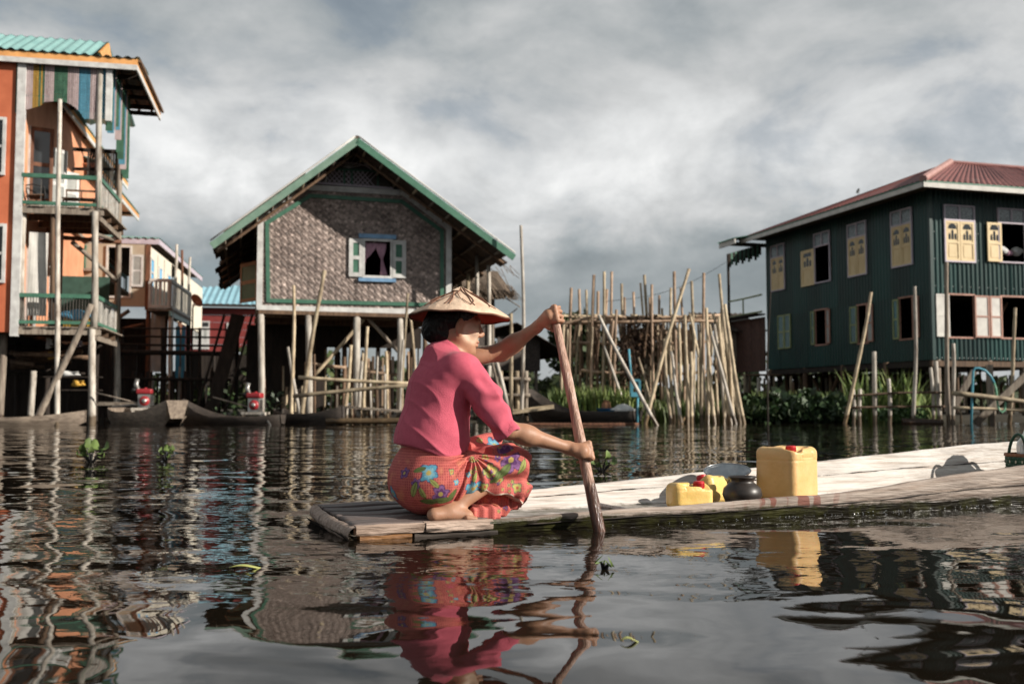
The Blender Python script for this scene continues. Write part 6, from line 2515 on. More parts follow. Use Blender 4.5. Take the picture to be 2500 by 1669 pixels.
# dark hut across the channel
DH = Frame(at(1290, 1000, 36.0), 15)
DH.o.z = 0
dh = house_empty('dark_woven_hut', DH, 'small dark grey woven hut with a sloping roof across the channel', 'hut')
qd = lambda px, py: DH.hit(px, py, y=0)
zA, zB = qd(1300, 905).z, qd(1300, 822).z
xa, xb = qd(1215, 860).x, qd(1318, 860).x
wall_with_holes(dh, 'hut_wall', M_WOVENDK, lambda u, z: Vector((u, 0, z)), xa, xb, zA, zB, [(qd(1279, 870).x, qd(1295, 870).x, qd(1285, 878).z, qd(1285, 865).z)], .06, (0, -1, 0))
b = MB()
b.bx(xb - .03, xb + .03, .06, 4, zA, zB - .1)
b.build('side_wall', M_BOATDK, dh)
roof_sheets(dh, (xb + 1.0, -.5, qd(1352, 868).z), (xb + 1.0, 4.3, qd(1352, 868).z), (xa + .6, -.5, zB + .45), (xa + .6, 4.3, zB + .45), 5, M_BROWNROOF, .25, .03)
roof_sheets(dh, (xa - .8, -.5, zB + .1), (xa - .8, 4.3, zB + .1), (xa + .6, -.5, zB + .45), (xa + .6, 4.3, zB + .45), 5, M_BROWNROOF, .25, .03)
for x in (xa + .2, (xa + xb) / 2, xb - .1):
    post(dh, x, .2, -.3, zA, .07, M_GREYWOOD, 'stilt')
b = MB()
b.bx(xa, xb, 1.5, 1.55, -.3, zA)
b.build('added_shade_screen', M_DARKWOOD, dh)  # dark back panel added for the shade under the hut

# ================================================================== dark green corrugated house on the right
GH = Frame(at(2282, 1000, 29.0), 16)
GH.o.z = 0
gh = house_empty('green_stilt_house', GH, 'dark green corrugated two-storey house with a red roof', 'house')
qf = lambda px, py: GH.hit(px, py, y=0)      # front plane
ql = lambda px, py: GH.hit(px, py, x=0)      # long left side
zb, ze = qf(2282, 877).z, qf(2290, 452).z
zmid = qf(2282, 712).z
LEN = ql(1872, 800).y
FR = 8.5


def rect_l(x0, x1, y0, y1):
    xm, ym = (x0 + x1) / 2, (y0 + y1) / 2
    return (ql(x1, ym).y, ql(x0, ym).y, ql(xm, y1).z, ql(xm, y0).z)     # u0,u1,z0,z1 with u = depth along the wall


def rect_f(x0, x1, y0, y1):
    xm, ym = (x0 + x1) / 2, (y0 + y1) / 2
    return (qf(x0, ym).x, qf(x1, ym).x, qf(xm, y1).z, qf(xm, y0).z)


up_l = [rect_l(1885, 1919, 597, 710), rect_l(1991, 2030, 566, 690), rect_l(2073, 2119, 543, 674), rect_l(2179, 2231, 511, 651)]
lo_l = [rect_l(1902, 1933, 768, 851), rect_l(1992, 2020, 757, 840), rect_l(2096, 2120, 745, 836), rect_l(2198, 2232, 727, 826)]
up_f = [rect_f(2302, 2377, 502, 641), rect_f(2433, 2500, 510, 643)]
lo_f = [rect_f(2316, 2377, 720, 822), rect_f(2443, 2512, 725, 824)]
opens_l = [up_l[1], lo_l[1], lo_l[2], lo_l[3]]
L_pos = lambda u, z: Vector((0, u, z))
F_pos = lambda u, z: Vector((u, 0, z))
corr_wall(gh, L_pos, (-1, 0, 0), 0, LEN, zb, ze, opens_l, M_DKGREEN, .92, .155, .022, breaks=(zmid,))
corr_wall(gh, F_pos, (0, -1, 0), 0, FR, zb, ze, [up_f[1], lo_f[0], lo_f[1]], M_DKGREEN, .95, .155, .022, breaks=(zmid,))
b = MB()
b.bx(FR - .05, FR, 0, LEN, zb, ze)
b.bx(.05, FR - .05, LEN - .05, LEN, zb, ze)
b.build('rear_wall', M_DKGREEN, gh)
for z in (zb, zmid):
    b = MB()
    b.bx(.06, FR - .06, .06, LEN - .06, z - .05, z)
    b.build('floor', M_DARKWOOD, gh)
b = MB()
b.bx(-.05, .05, -.05, .05, zb - .02, ze)
b.build('corner_flashing', M_DKGREEN, gh)
# rivet lines on the sunny front
M_RIVET = mat('rivet', (0.6, 0.62, 0.6), rough=.3, metal=.4)
rv = MB()
for py in (566, 632, 698, 873):
    z = qf(2290, py).z
    k = 0
    while k * .155 + .04 < FR:
        x = k * .155 + .116
        if not any(h[0] - .1 < x < h[1] + .1 and h[2] < z < h[3] for h in (up_f + lo_f)) and (k % 2 == 0 or py == 873):
            rv.lathe([(.018, 0), (.012, .010), (.001, .014)], 6, (x, -.022, z), Matrix.Rotation(math.radians(90), 3, 'X'))
        k += 1
rv = rv.build('rivets', M_RIVET, gh)
rv['kind'] = 'stuff'


class Plane2:
    """Draws boxes on a wall: u along it, d outwards, z up."""

    def __init__(self, side):
        self.side = side

    def pt(self, u, d, z):
        return Vector((-d, u, z)) if self.side else Vector((u, -d, z))

    def bx(self, b, u0, u1, d0, d1, z0, z1):
        p, q_ = self.pt(u0, d0, z0), self.pt(u1, d1, z1)
        b.bx(p.x, q_.x, p.y, q_.y, p.z, q_.z)

    def frame(self, b, u0, u1, z0, z1, w, d0, d1):
        self.bx(b, u0, u1, d0, d1, z0, z0 + w)
        self.bx(b, u0, u1, d0, d1, z1 - w, z1)
        self.bx(b, u0, u0 + w, d0, d1, z0 + w, z1 - w)
        self.bx(b, u1 - w, u1, d0, d1, z0 + w, z1 - w)


def arched_leaf(parent, P, u0, u1, z0, z1, d, m):
    """A cream shutter leaf: frame, sunk lower panel, arched lights above."""
    w = u1 - u0
    h = z1 - z0
    zl = z0 + h * .48
    st_ = w * .18
    b = MB()
    P.bx(b, u0, u1, d, d + .018, z0, z1)                 # board
    P.frame(b, u0 + .004, u1 - .004, z0 + .004, z1 - .004, st_ * .75, d + .017, d + .036)
    P.bx(b, u0 + st_ * .76, u1 - st_ * .76, d + .017, d + .035, zl - .05, zl + .02)
    P.bx(b, u0 + st_ * 1.25, u1 - st_ * 1.25, d + .017, d + .028, z0 + h * .10, zl - .10)
    o = b.build('shutter_leaf', m, parent)
    g = MB()
    zc = z0 + h * .82
    n = 10
    r = w * .5 - st_ * 1.15
    um = (u0 + u1) / 2
    pts = [P.pt(um + r * math.cos(math.pi * k / n), d + .022, zc + r * .95 * math.sin(math.pi * k / n)) for k in range(n + 1)]
    base = [P.pt(um - r, d + .022, zc - .02), P.pt(um + r, d + .022, zc - .02)]
    vs = pts + base
    g.add(vs, [tuple(range(len(vs)))])
    for a, c in ((-.95, -.45), (-.28, .28), (.45, .95)):     # three small lights below the arch
        lo_, hi_ = zl + .07, zc - .09
        pk = hi_ + (.04 if a == -.28 else -.07)
        g.add([P.pt(um + r * a, d + .022, lo_), P.pt(um + r * c, d + .022, lo_), P.pt(um + r * c, d + .022, pk - .03), P.pt(um + r * (a + c) / 2, d + .022, pk + .02), P.pt(um + r * a, d + .022, pk - .03)], [(0, 1, 2, 3, 4)])
    g.build('pane', M_GLASS_DK, o, normals=False)
    return o


def tall_window(P, R, closed=True):
    u0, u1, z0, z1 = R
    b = MB()
    zt = z0 + (z1 - z0) * .735
    d = .03
    P.frame(b, u0, u1, z0, z1, .045, d, d + .05)
    P.bx(b, u0 + .045, u1 - .045, d, d + .048, zt - .03, zt + .02)
    um = (u0 + u1) / 2
    P.bx(b, um - .025, um + .025, d, d + .048, zt + .02, z1 - .045)
    o = b.build('window_frame', M_LILAC, gh)
    for a, c in ((u0 + .045, um - .025), (um + .025, u1 - .045)):
        b = MB()
        P.bx(b, a, c, d + .005, d + .02, zt + .02, z1 - .045)
        b.build('pane', M_GLASS_PATT, o)
    if closed:
        arched_leaf(o, P, u0 + .03, um - .004, z0 + .03, zt - .03, d + .012, M_SHUTTER)
        arched_leaf(o, P, um + .004, u1 - .03, z0 + .03, zt - .03, d + .012, M_SHUTTER)
    return o, zt


PL, PF = Plane2(True), Plane2(False)
for i in (0, 2, 3):
    tall_window(PL, up_l[i])
o, zt = tall_window(PL, up_l[1], False)
R = up_l[1]
R2 = rect_l(1961, 1995, 602, 687)
arched_leaf(o, PL, R[1] - .02, R[1] + (R[1] - R[0]) * .85, R[2] - .02, zt - .03, .05, M_SHUTTER)
b = MB()                                                    # the other leaf swung inwards, the room's warm light put into its ochre colour
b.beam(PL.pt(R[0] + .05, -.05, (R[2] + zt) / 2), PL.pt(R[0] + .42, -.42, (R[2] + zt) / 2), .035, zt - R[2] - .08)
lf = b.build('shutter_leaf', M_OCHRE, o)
tall_window(PF, up_f[0])
o, zt = tall_window(PF, up_f[1], False)
R = rect_f(2406, 2441, 540, 637)
arched_leaf(o, PF, R[0], R[1], up_f[1][2] + .02, zt - .02, .055, M_SHUTTER)


def small_leaf(P, u0, u1, z0, z1, d, mf, mp, n=2):
    b = MB()
    P.frame(b, u0, u1, z0, z1, .05, d, d + .035)
    for k in range(1, n):
        z = z0 + (z1 - z0) * k / n
        P.bx(b, u0 + .05, u1 - .05, d, d + .033, z - .025, z + .025)
    o = b.build('shutter_leaf', mf, gh)
    b = MB()
    P.bx(b, u0 + .045, u1 - .045, d + .008, d + .018, z0 + .045, z1 - .045)
    b.build('pane', mp, o)


R = lo_l[0]
um = (R[0] + R[1]) / 2
small_leaf(PL, R[0], um - .005, R[2], R[3], .03, M_OLIVEFRAME, M_GLASS_GREEN)
small_leaf(PL, um + .005, R[1], R[2], R[3], .03, M_OLIVEFRAME, M_GLASS_GREEN)
for R, (la, lb), (ra, rb) in ((lo_l[1], (1985, 1993), (2016, 2026)), (lo_l[2], (2081, 2098), (2118, 2133)), (lo_l[3], (2186, 2200), (2231, 2247))):
    b = MB()
    PL.frame(b, R[0] - .05, R[1] + .05, R[2] - .05, R[3] + .05, .05, -.02, .04)
    b.build('window_frame', M_PINKFRAME, gh)
    ym = 800
    small_leaf(PL, R[1] - .0, R[1] + max(.22, ql(la, ym).y - ql(lb, ym).y), R[2], R[3], .045, M_OLIVEFRAME, M_GLASS_GREEN)
    small_leaf(PL, R[0] - max(.22, (ql(ra, ym).y - ql(rb, ym).y)), R[0], R[2], R[3], .045, M_PINKFRAME, M_GLASS_FROST)
for x0_, x1_ in ((2283, 2315), (2377, 2412), (2414, 2443)):
    R = rect_f(x0_, x1_, 718 + (x0_ - 2283) * .04, 822 + (x0_ - 2283) * .02)
    small_leaf(PF, R[0], R[1], R[2], R[3], .035 + .004 * (x0_ % 3), M_PINKFRAME if x0_ != 2283 else M_SHEETWHITE, M_SHEETWHITE)
b = MB()
PF.frame(b, lo_f[0][0] - .04, lo_f[0][1] + .04, lo_f[0][2] - .05, lo_f[0][3] + .04, .05, -.02, .03)
PF.frame(b, lo_f[1][0] - .02, lo_f[1][1] + .04, lo_f[1][2] - .05, lo_f[1][3] + .04, .05, -.02, .03)
b.build('window_frame', M_PINKFRAME, gh)
stick(gh, (lo_f[1][0] + .05, .6, lo_f[1][2] + .1), (lo_f[1][0] + .8, .6, lo_f[1][3] - .1), .05, M_BROWNWOOD, 'inside_stay')
# bundles on the upper sill
for i, (px, py, s, m, lb) in enumerate(((2446, 612, .17, M_WHITECLOTH, 'white bundle on the sill of the open upper window, beside the shutter'), (2482, 615, .19, M_WHITECLOTH, 'white bundle on the sill of the open upper window, against the right jamb'),
                                        (2462, 618, .14, M_PINKCURTAIN, 'pink cloth between the white bundles on the upper sill'))):
    p = GH.hit(px, py, y=.3)
    G_ = Field((-.3, -.25, -.25), (.3, .25, .25), .02)
    G_.ell((0, 0, 0), (s * 1.1, s * .7, s * .75), .02)
    G_.apply(lambda D, X, Y, Z: D + .04 * vnoise(X * 9 + i * 7, Y * 9, Z * 9))
    vv, ff = G_.surface()
    o = np_mesh('cloth_bundle', vv, ff, m)
    o.location, o.rotation_euler = GH.world((p.x, .3, p.z)), (0, 0, GH.a)
    tag(o, lb, 'bundle')
b = MB()
b.bx(up_f[1][0] - .2, up_f[1][1] + .2, .06, .6, up_f[1][2] - .05, up_f[1][2] + .02)
b.build('window_shelf', M_BROWNWOOD, gh)
# roof: hipped, red sheets, pale hip caps, white and green eaves boards
EO = .95
zE2 = qf(2254, 443).z
ec = GH.hit(2254, 444, y=-EO)
zE2 = ec.z
ex0 = ec.x
ey1 = GH.hit(1805, 583, x=ex0).y
rid = GH.hit(2320, 398, y=3.6)
RZ, RXX, RY = rid.z, rid.x, 3.6
ex1 = FR + 1.2
c0, c1, c2, c3 = Vector((ex0, -EO, zE2 + .06)), Vector((ex1, -EO, zE2 + .06)), Vector((ex1, ey1, zE2 + .06)), Vector((ex0, ey1, zE2 + .06))
rA, rB = Vector((RXX, RY, RZ)), Vector((RXX + 2.5, RY, RZ))
rC = Vector((RXX, ey1 - (RY + EO), RZ))
roof_sheets(gh, c0, c1, rA, Vector((ex1, RY, RZ)), 11, M_REDROOF, .2, .026)
roof_sheets(gh, c3, c0, rC, rA, 13, M_REDROOF, .2, .026)
roof_sheets(gh, Vector((ex1, RY, RZ)), Vector((ex1, ey1, zE2 + .06)), rA, rC, 4, M_REDROOF, .2, .026)
b = MB()
b.tube([c0 + Vector((0, 0, .03)), rA + Vector((0, 0, .04))], .11, 8)
b.build('hip_cap', M_REDROOFPALE, gh)
b = MB()
b.tube([rA + Vector((0, 0, .03)), Vector((ex1, RY, RZ + .03))], .07, 8)
b.build('ridge_cap', M_REDROOF, gh)
plank(gh, (ex0, -EO, zE2 - .07), (ex1, -EO, zE2 - .07), .04, .14, M_SHEETWHITE, 'eaves_board')
plank(gh, (ex0, -EO + .025, zE2 - .07), (ex0, ey1, zE2 - .07), .04, .14, M_SHEETWHITE, 'eaves_board')
plank(gh, (ex0 + .006, -EO - .003, zE2 + .025), (ex1, -EO - .003, zE2 + .025), .04, .05, M_GREENTRIM, 'eaves_strip')
plank(gh, (ex0 - .003, -EO + .03, zE2 + .025), (ex0 - .003, ey1, zE2 + .025), .04, .05, M_GREENTRIM, 'eaves_strip')
b = MB()
b.bx(ex0 + .03, ex1, -EO + .03, ey1, zE2 + .03, zE2 + .035)
b.build('soffit_boards', M_UNDERROOF, gh)
# bird on the roof
bp = min((q_ for q_ in [rA.lerp(rC, k / 60) for k in range(61)] + [rC.lerp(c3, k / 60) for k in range(61)]), key=lambda q_: abs(px_of(GH.world(q_)) - 2097)) + Vector((0, 0, .09))
bird = empty('crow', GH.world(bp), GH.a + .6, 'small black bird perched on the edge of the red roof', 'bird')
B_ = Field((-.2, -.1, -.1), (.25, .1, .25), .008)
B_.ell((0, 0, .08), (.11, .05, .055), .02, rot=Matrix.Rotation(math.radians(-35), 3, 'Y')).ell((.075, 0, .155), (.04, .034, .034), .02).cap((.10, 0, .155), (.15, 0, .148), .012, .004, .01).cap((-.06, 0, .05), (-.17, 0, -.02), .03, .018, .02, flat=((0, 0, 1), 1.6))
B_.cap((.0, .02, .04), (.01, .02, -.06), .008, .006, .01).cap((.0, -.02, .04), (.01, -.02, -.06), .008, .006, .01)
vv, ff = B_.surface()
np_mesh('bird_body', vv, ff, M_BLACKMETAL, bird)
# back veranda at the far left end
VY0, VY1 = LEN + .05, LEN + 2.6
vx = GH.hit(1817, 800, y=LEN + 1.2).x
lz = GH.hit(1757, 622, y=LEN + 2.2).z
e_a, e_b = GH.hit(1828, 588, y=LEN - .3), GH.hit(1755, 622, y=LEN + 2.4)
YE = GH.hit(1757, 622, x=ex0 - .5).y
plank(gh, (ex0 - .5, LEN - .3, e_b.z + .1), (ex0 - .5, YE, e_b.z + .1), .05, .2, M_SHEETWHITE, 'eaves_board')
roof_sheets(gh, (ex0 - .6, LEN - .3, e_b.z + .2), (ex0 - .6, YE, e_b.z + .2), (3.0, LEN - .3, e_b.z + 1.1), (3.0, YE, e_b.z + 1.1), 4, M_GREENTRIM, .2, .026)
b = MB()
b.bx(ex0 - .5, 3.0, LEN + .05, max(LEN + .3, YE - .05), e_b.z + .12, e_b.z + .13)
b.build('soffit_boards', M_DARKWOOD, gh)
for k in range(16):
    plank(gh, (-.15, LEN + .15 + k * .17, e_b.z - .30 - .08 * (k % 3)), (-.15, LEN + .15 + k * .17, e_b.z + .1), .10, .02, (M_DARKWOOD, M_GREENTRIM)[k % 2], 'hanging_slat')
post(gh, -.15, LEN + 2.7, .2, e_b.z + .1, .06, M_DARKWOOD, 'veranda_post')
zv = GH.hit(1845, 772, y=LEN + 1).z
for z in (zv + .75, zv + .1):
    stick(gh, (-.15, LEN + .1, z), (-.15, LEN + 2.75, z - .02), .035, M_OLIVEFRAME, 'veranda_rail')
stick(gh, (-.15, LEN + 1.5, zv + .1), (-.15, LEN + 1.5, zv + .75), .03, M_OLIVEFRAME, 'veranda_rail')
plank(gh, (-.25, LEN + .1, zv), (-.25, LEN + 3.6, zv), .5, .06, M_DARKWOOD, 'veranda_floor')
for k in range(8):
    b = MB()
    y0 = LEN + .06 + k * .34
    b.bx(-.06 - .01 * (k % 2), -.02 - .01 * (k % 2), y0, y0 + .335, zb - .05, zv - .1)
    b.build('veranda_board', M_WOVENRED, gh)
# stilts
for px, pyt in ((1883, 897), (1964, 896), (2057, 893), (2163, 886)):
    p = ql(px, 920)
    post(gh, .02, p.y, -.3, zb, .085, M_BROWNWOOD, 'stilt')
for px in (2290, 2416, 2500):
    p = qf(px, 950)
    post(gh, p.x + .05, .05, -.4, zb, .09, M_GREYWOOD, 'stilt', lean=(.12 if px == 2416 else 0, 0))
for x in (2.4, 5.2, 8.2):
    for y in (2.2, 4.6, 7.0, 9.0):
        post(gh, x, y, -.3, zb, .08, M_DARKWOOD, 'stilt')
plank(gh, (-.1, -.02, zb - .12), (FR, -.02, zb - .12), .1, .16, M_BROWNWOOD, 'floor_beam')
plank(gh, (.0, .05, zb - .12), (.0, LEN, zb - .12), .1, .16, M_DARKWOOD, 'floor_beam')
for px0, py0, px1, py1 in ((2050, 905, 2030, 960), (2000, 960, 1985, 925)):
    a_, c_ = GH.hit(px0, py0, x=.5), GH.hit(px1, py1, x=.5)
    stick(gh, a_, c_, .06, M_BROWNWOOD, 'brace')
rsc = random.Random(6)
for k in range(56):                   # dark boards added at the back, under the floor, to shut out the sky
    if rsc.random() < .16:
        continue
    x = -.2 + k * .16
    plank(gh, (x, LEN - .6 + .1 * (k % 2), -.2), (x + rsc.uniform(-.03, .03), LEN - .6 + .1 * (k % 2), zb - .05 - rsc.random() * .25), .03, rsc.uniform(.10, .17), (M_DARKWOOD, M_BROWNWOOD, M_DARKWOOD)[k % 3], 'added_shade_board', (1, 0, 0))
# pale woven shed between the trellis and the green house
SHF = Frame(at(1790, 1000, 40.0), 12)
SHF.o.z = 0
sh_ = house_empty('pale_woven_shed', SHF, 'grey woven shed seen between the bamboo poles and the green house', 'shed')
p0, p1 = SHF.hit(1745, 900, y=0), SHF.hit(1835, 808, y=0)
for k in range(5):
    b = MB()
    b.bx(p0.x + (p1.x - p0.x) * k / 5, p0.x + (p1.x - p0.x) * (k + 1) / 5 - .02, .01 * (k % 2), .05, p0.z, p1.z)
    b.build('wall_mat', M_GREYWOOD, sh_)
roof_sheets(sh_, (p0.x - .5, -.5, p1.z - .05), (p1.x + .5, -.5, p1.z - .05), (p0.x - .3, 2.0, p1.z + .9), (p1.x + .5, 2.0, p1.z + .9), 4, M_BROWNROOF, .25, .03)
for x in (p0.x + .2, p1.x - .2):
    post(sh_, x, .1, -.2, p0.z, .07, M_GREYWOOD, 'stilt')

# ================================================================== bank and far green
b = MB()
rb_ = random.Random(2)


def bank(u, v):
    x = -70 + 150 * u
    y = 28.5 + 160 * v ** 2.2 + 1.2 * math.sin(x * .35) + .5 * math.sin(x * 1.1)
    z = -.25 + .36 * min(1, v * 9) + .10 * v * 3 + .04 * math.sin(x * 2.1 + y)
    return Vector((x, y, z))


b.grid(bank, 150, 30)
tag(b.build('mud_bank_ground', M_MUD, smooth=True), kind='structure')


def leaf_cloud(pts, size, rnd_, up=0.3, tones=(.6, 1.3), aspect=.5):
    """Many small pointed leaves at the given points."""
    b = MB()
    for p in pts:
        s = size * rnd_.uniform(.6, 1.4)
        d = Vector((rnd_.gauss(0, 1), rnd_.gauss(0, 1), rnd_.gauss(0, 1) * .8 + up)).normalized()
        q_ = d.cross(Vector((rnd_.gauss(0, 1), rnd_.gauss(0, 1), rnd_.gauss(0, 1)))).normalized() * s * aspect
        t = rnd_.uniform(*tones)
        b.col = (t * rnd_.uniform(.9, 1.15), t, t * rnd_.uniform(.75, 1.05))
        p = Vector(p)
        b.add([p, p + d * s * .5 + q_, p + d * s, p + d * s * .5 - q_], [(0, 1, 2, 3)])
    return b


def blades(pts, h, w, rnd_, lean=.3, tones=(.7, 1.35)):
    b = MB()
    for p in pts:
        hh = h * rnd_.uniform(.55, 1.25)
        a = rnd_.uniform(0, 6.28)
        d = Vector((math.cos(a), math.sin(a), 0))
        s = Vector((-d.y, d.x, 0)) * w * rnd_.uniform(.6, 1.3)
        l_ = lean * rnd_.uniform(.2, 1.5) * hh
        t = rnd_.uniform(*tones)
        b.col = (t * rnd_.uniform(.9, 1.25), t, t * rnd_.uniform(.6, 1.0))
        p = Vector(p)
        m1, m2 = p + d * l_ * .25 + Vector((0, 0, hh * .6)), p + d * l_ + Vector((0, 0, hh))
        b.add([p - s * .6, p + s * .6, m1 + s, m1 - s, m2], [(0, 1, 2, 3), (3, 2, 4)])
    return b


rv_ = random.Random(21)
# far belt of scrub behind the houses: reads as one mass
pts = []
for k in range(15000):
    x = rv_.uniform(-48, 62)
    y = rv_.uniform(47, 60)
    hmax = 1.7 + .9 * math.sin(x * .43) + .7 * math.sin(x * 1.13 + 2) + .4 * math.sin(x * 2.9)
    pts.append((x, y, .1 + max(.6, hmax) * rv_.random() ** .7))
o = leaf_cloud(pts, .55, rv_, .2, (.45, 1.2), .45).build('far_scrub_foliage', M_TREELEAF, normals=False)
tag(o, 'belt of dark green scrub along the far bank', 'scrub', kind='stuff')


def tree(px, py_top, Y, crown_r, label, n=1600, m=None):
    base = at(px, 985, Y)
    top = at(px, py_top, Y).z
    t = empty('broadleaf_tree', (base.x, Y, .1), 0, label, 'tree', 'trees on the far bank')
    b = MB()
    b.tube([(0, 0, -.2), (.1, 0, top * .3), (.05, .1, top * .6), (.12, .05, top * .85)], [.16, .13, .09, .03], 8)
    tr = b.build('trunk', M_BROWNWOOD, t, smooth=True)
    lobes = [(rv_.gauss(0, crown_r * .45), rv_.gauss(0, crown_r * .4), top - crown_r * rv_.uniform(.55, 1.5), crown_r * rv_.uniform(.35, .6)) for _ in range(11)]
    b = MB()
    for lx, ly_, lz_, lr in lobes:
        b.tube([(.08, .05, top * .45), (lx * .5, ly_ * .5, (top * .5 + lz_) / 2), (lx, ly_, lz_)], [.06, .04, .015], 6)
    b.build('limbs', M_BROWNWOOD, t, smooth=True)
    pts = []
    for k in range(n):
        lx, ly_, lz_, lr = lobes[k % len(lobes)]
        v_ = Vector((rv_.gauss(0, 1), rv_.gauss(0, 1), rv_.gauss(0, 1))).normalized() * lr * rv_.random() ** .35
        pts.append((lx + v_.x, ly_ + v_.y, lz_ + v_.z * .8))
    leaf_cloud(pts, .34, rv_, .1, (.5, 1.35)).build('crown', m or M_TREELEAF, t, normals=False)
    return t


tree(1385, 748, 52, 1.5, 'rounded tree rising behind the left end of the bamboo trellis')
tree(1450, 800, 55, 1.6, 'low bushy tree seen through the bamboo trellis uprights')
tree(1590, 800, 56, 1.8, 'wide low tree behind the dark vines of the trellis', 2000)
tree(1215, 800, 58, 1.6, 'small tree between the woven house porch and the dark hut')
tree(1830, 830, 60, 1.6, 'small tree by the veranda end of the green house')

# ================================================================== reeds and waterside plants
def scatter(px0, px1, py, Y0, Y1, n, z=0.0):
    out = []
    for _ in range(n):
        Y = rv_.uniform(Y0, Y1)
        x = at(rv_.uniform(px0, px1), py, Y).x
        out.append((x, Y, z))
    return out


o = blades(scatter(1345, 1545, 960, 28.0, 31.5, 3600, .0), .85, .026, rv_, .28, (1.1, 2.1)).build('reeds', M_GRASS, normals=False)
tag(o, 'pale green reeds behind the dark moored boat', 'reeds', kind='stuff')
o = blades(scatter(1560, 1830, 960, 27.5, 31.5, 2200, .0), .55, .024, rv_, .3, (.45, 1.1)).build('reeds', M_GRASS, normals=False)
tag(o, 'dark green reeds behind the leaning bamboo poles', 'reeds', kind='stuff')
o = blades(scatter(1840, 2290, 960, 27.6, 33.0, 3200, .0), .75, .028, rv_, .35, (.6, 1.6)).build('tall_grass', M_GRASS, normals=False)
tag(o, 'tall bright grass growing under the green house', 'grass', kind='stuff')
for i, (px, Y) in enumerate(((2175, 27.8), (2195, 28.0), (2215, 27.6), (2130, 28.2), (2075, 28.0), (2225, 28.1))):
    p = at(px, 1000, Y)
    b = blades([(rv_.gauss(0, .12), rv_.gauss(0, .12), 0) for _ in range(22)], 1.25, .045, rv_, .45, (1.0, 1.7))
    o = b.build('blade_plant', M_GRASS, normals=False)
    o.location = (p.x, Y, 0)
    tag(o, ('%s arching long-leaved plant behind the picket fence, counted from the left' % ('first', 'second', 'third', 'fourth', 'fifth', 'sixth')[sorted((2175, 2195, 2215, 2130, 2075, 2225)).index(px)]), 'plant', 'long-leaved plants behind the fence')
pts = []
for k in range(5200):
    px = rv_.uniform(1795, 2085)
    Y = rv_.uniform(25.9, 28.3)
    x = at(px, 1000, Y).x
    hm = .70 * (.55 + .45 * math.sin((px - 1795) / 290 * 3.14) + .2 * math.sin(px * .09)) * (.45 + .55 * min(1, (Y - 25.8) / 1.0))
    pts.append((x, Y, max(.02, hm * rv_.random() ** .55)))
o = leaf_cloud(pts, .20, rv_, .5, (.35, 1.15), .42).build('taro_leaves', M_LEAF, normals=False)
tag(o, 'dark mass of broad-leaved water plants at the bank', 'water plants', kind='stuff')
pts = [(at(rv_.gauss(2200, 22), 1000, 25.7).x, 25.7 + rv_.gauss(0, .15), .03 + .33 * rv_.random()) for _ in range(1500)]
o = leaf_cloud(pts, .10, rv_, .4, (1.2, 2.2), .4).build('pale_shrub', M_LEAF, normals=False)
tag(o, 'pale grey-green shrub at the water by the picket fence', 'shrub')
pts = [(at(rv_.gauss(640, 55), 985, 27.4).x, 27.4 + rv_.gauss(0, .25), .05 + .8 * rv_.random() ** 2) for _ in range(420)]
o = leaf_cloud(pts, .12, rv_, .4, (.35, .9), .35).build('creeping_shrub', M_LEAF, normals=False)
tag(o, 'green creeper growing among stilts under the woven house', 'shrub')


# floating water hyacinths
def hyacinth(px, py, s, n, label):
    p = on_z(px, py)
    t = empty('water_hyacinth', (p.x, p.y, 0), rv_.uniform(0, 6), label, 'water plant', 'floating water hyacinths')
    for k in range(n):
        a = 2.4 * k + rv_.uniform(-.3, .3)
        l_ = s * rv_.uniform(.55, 1.1)
        el_ = rv_.uniform(.5, 1.25)
        d = Vector((math.cos(a) * math.cos(el_), math.sin(a) * math.cos(el_), math.sin(el_)))
        st_ = MB()
        st_.tube([(0, 0, -.02), d * l_ * .45, d * l_ * .75], [.008, .006, .004], 5)
        st_.build('stalk', M_GRASS, t)
        lf = MB()
        c = d * l_ * 1.0
        side = d.cross(Vector((0, 0, 1))).normalized()
        upv = side.cross(d)
        t_ = rv_.uniform(.8, 1.6)
        lf.col = (t_, t_, t_ * .8)
        nn_ = 9
        rim = [c + (d * math.cos(2 * math.pi * j / nn_) * l_ * .30 + side * math.sin(2 * math.pi * j / nn_) * l_ * .22) + upv * .02 * math.cos(4 * math.pi * j / nn_) for j in range(nn_)]
        lf.add([c - upv * .012] + rim, [(0, j + 1, (j + 1) % nn_ + 1) for j in range(nn_)])
        lf.build('leaf', M_GRASS, t, smooth=True, normals=False)
    return t


hyacinth(222, 1128, .17, 12, 'floating water hyacinth on the left, off the orange house')
hyacinth(404, 1124, .11, 9, 'smaller floating water hyacinth in front of the boat with the red engine')
hyacinth(1470, 1150, .12, 8, 'brownish floating water weed just behind the paddle')
hyacinth(1476, 1388, .03, 3, 'tiny green sprout floating below the paddle blade')
for px, py, L, lb in ((606, 1386, .07, 'yellow-green leaf floating on the water left of the canoe'), (1541, 1566, .03, 'small pale leaf floating in the foreground water')):
    p = on_z(px, py)
    b = MB()
    b.grid(lambda u, v: Vector(((u - .5) * L * 1.6, (v - .5) * L * .5 * math.sin(math.pi * min(.98, max(.02, u))), .004 + .006 * math.sin(5 * u))), 10, 4)
    o = b.build('floating_leaf', mat('yellow_leaf', (0.42, 0.44, 0.14), (0.33, 0.33, 0.1), 20, rough=.5) if 'yellow_leaf' not in MATS else MATS['yellow_leaf'], smooth=True, solid=.002)
    o.location, o.rotation_euler = (p.x, p.y, 0), (0, 0, .25)
    tag(o, lb, 'leaf')


# ================================================================== bamboo trellis
TY = 30.0
tp0 = at(1390, 985, TY)
tre = empty('bamboo_trellis', (tp0.x, TY, 0), 0, 'big bamboo trellis frame with dead vines between the houses', 'trellis')


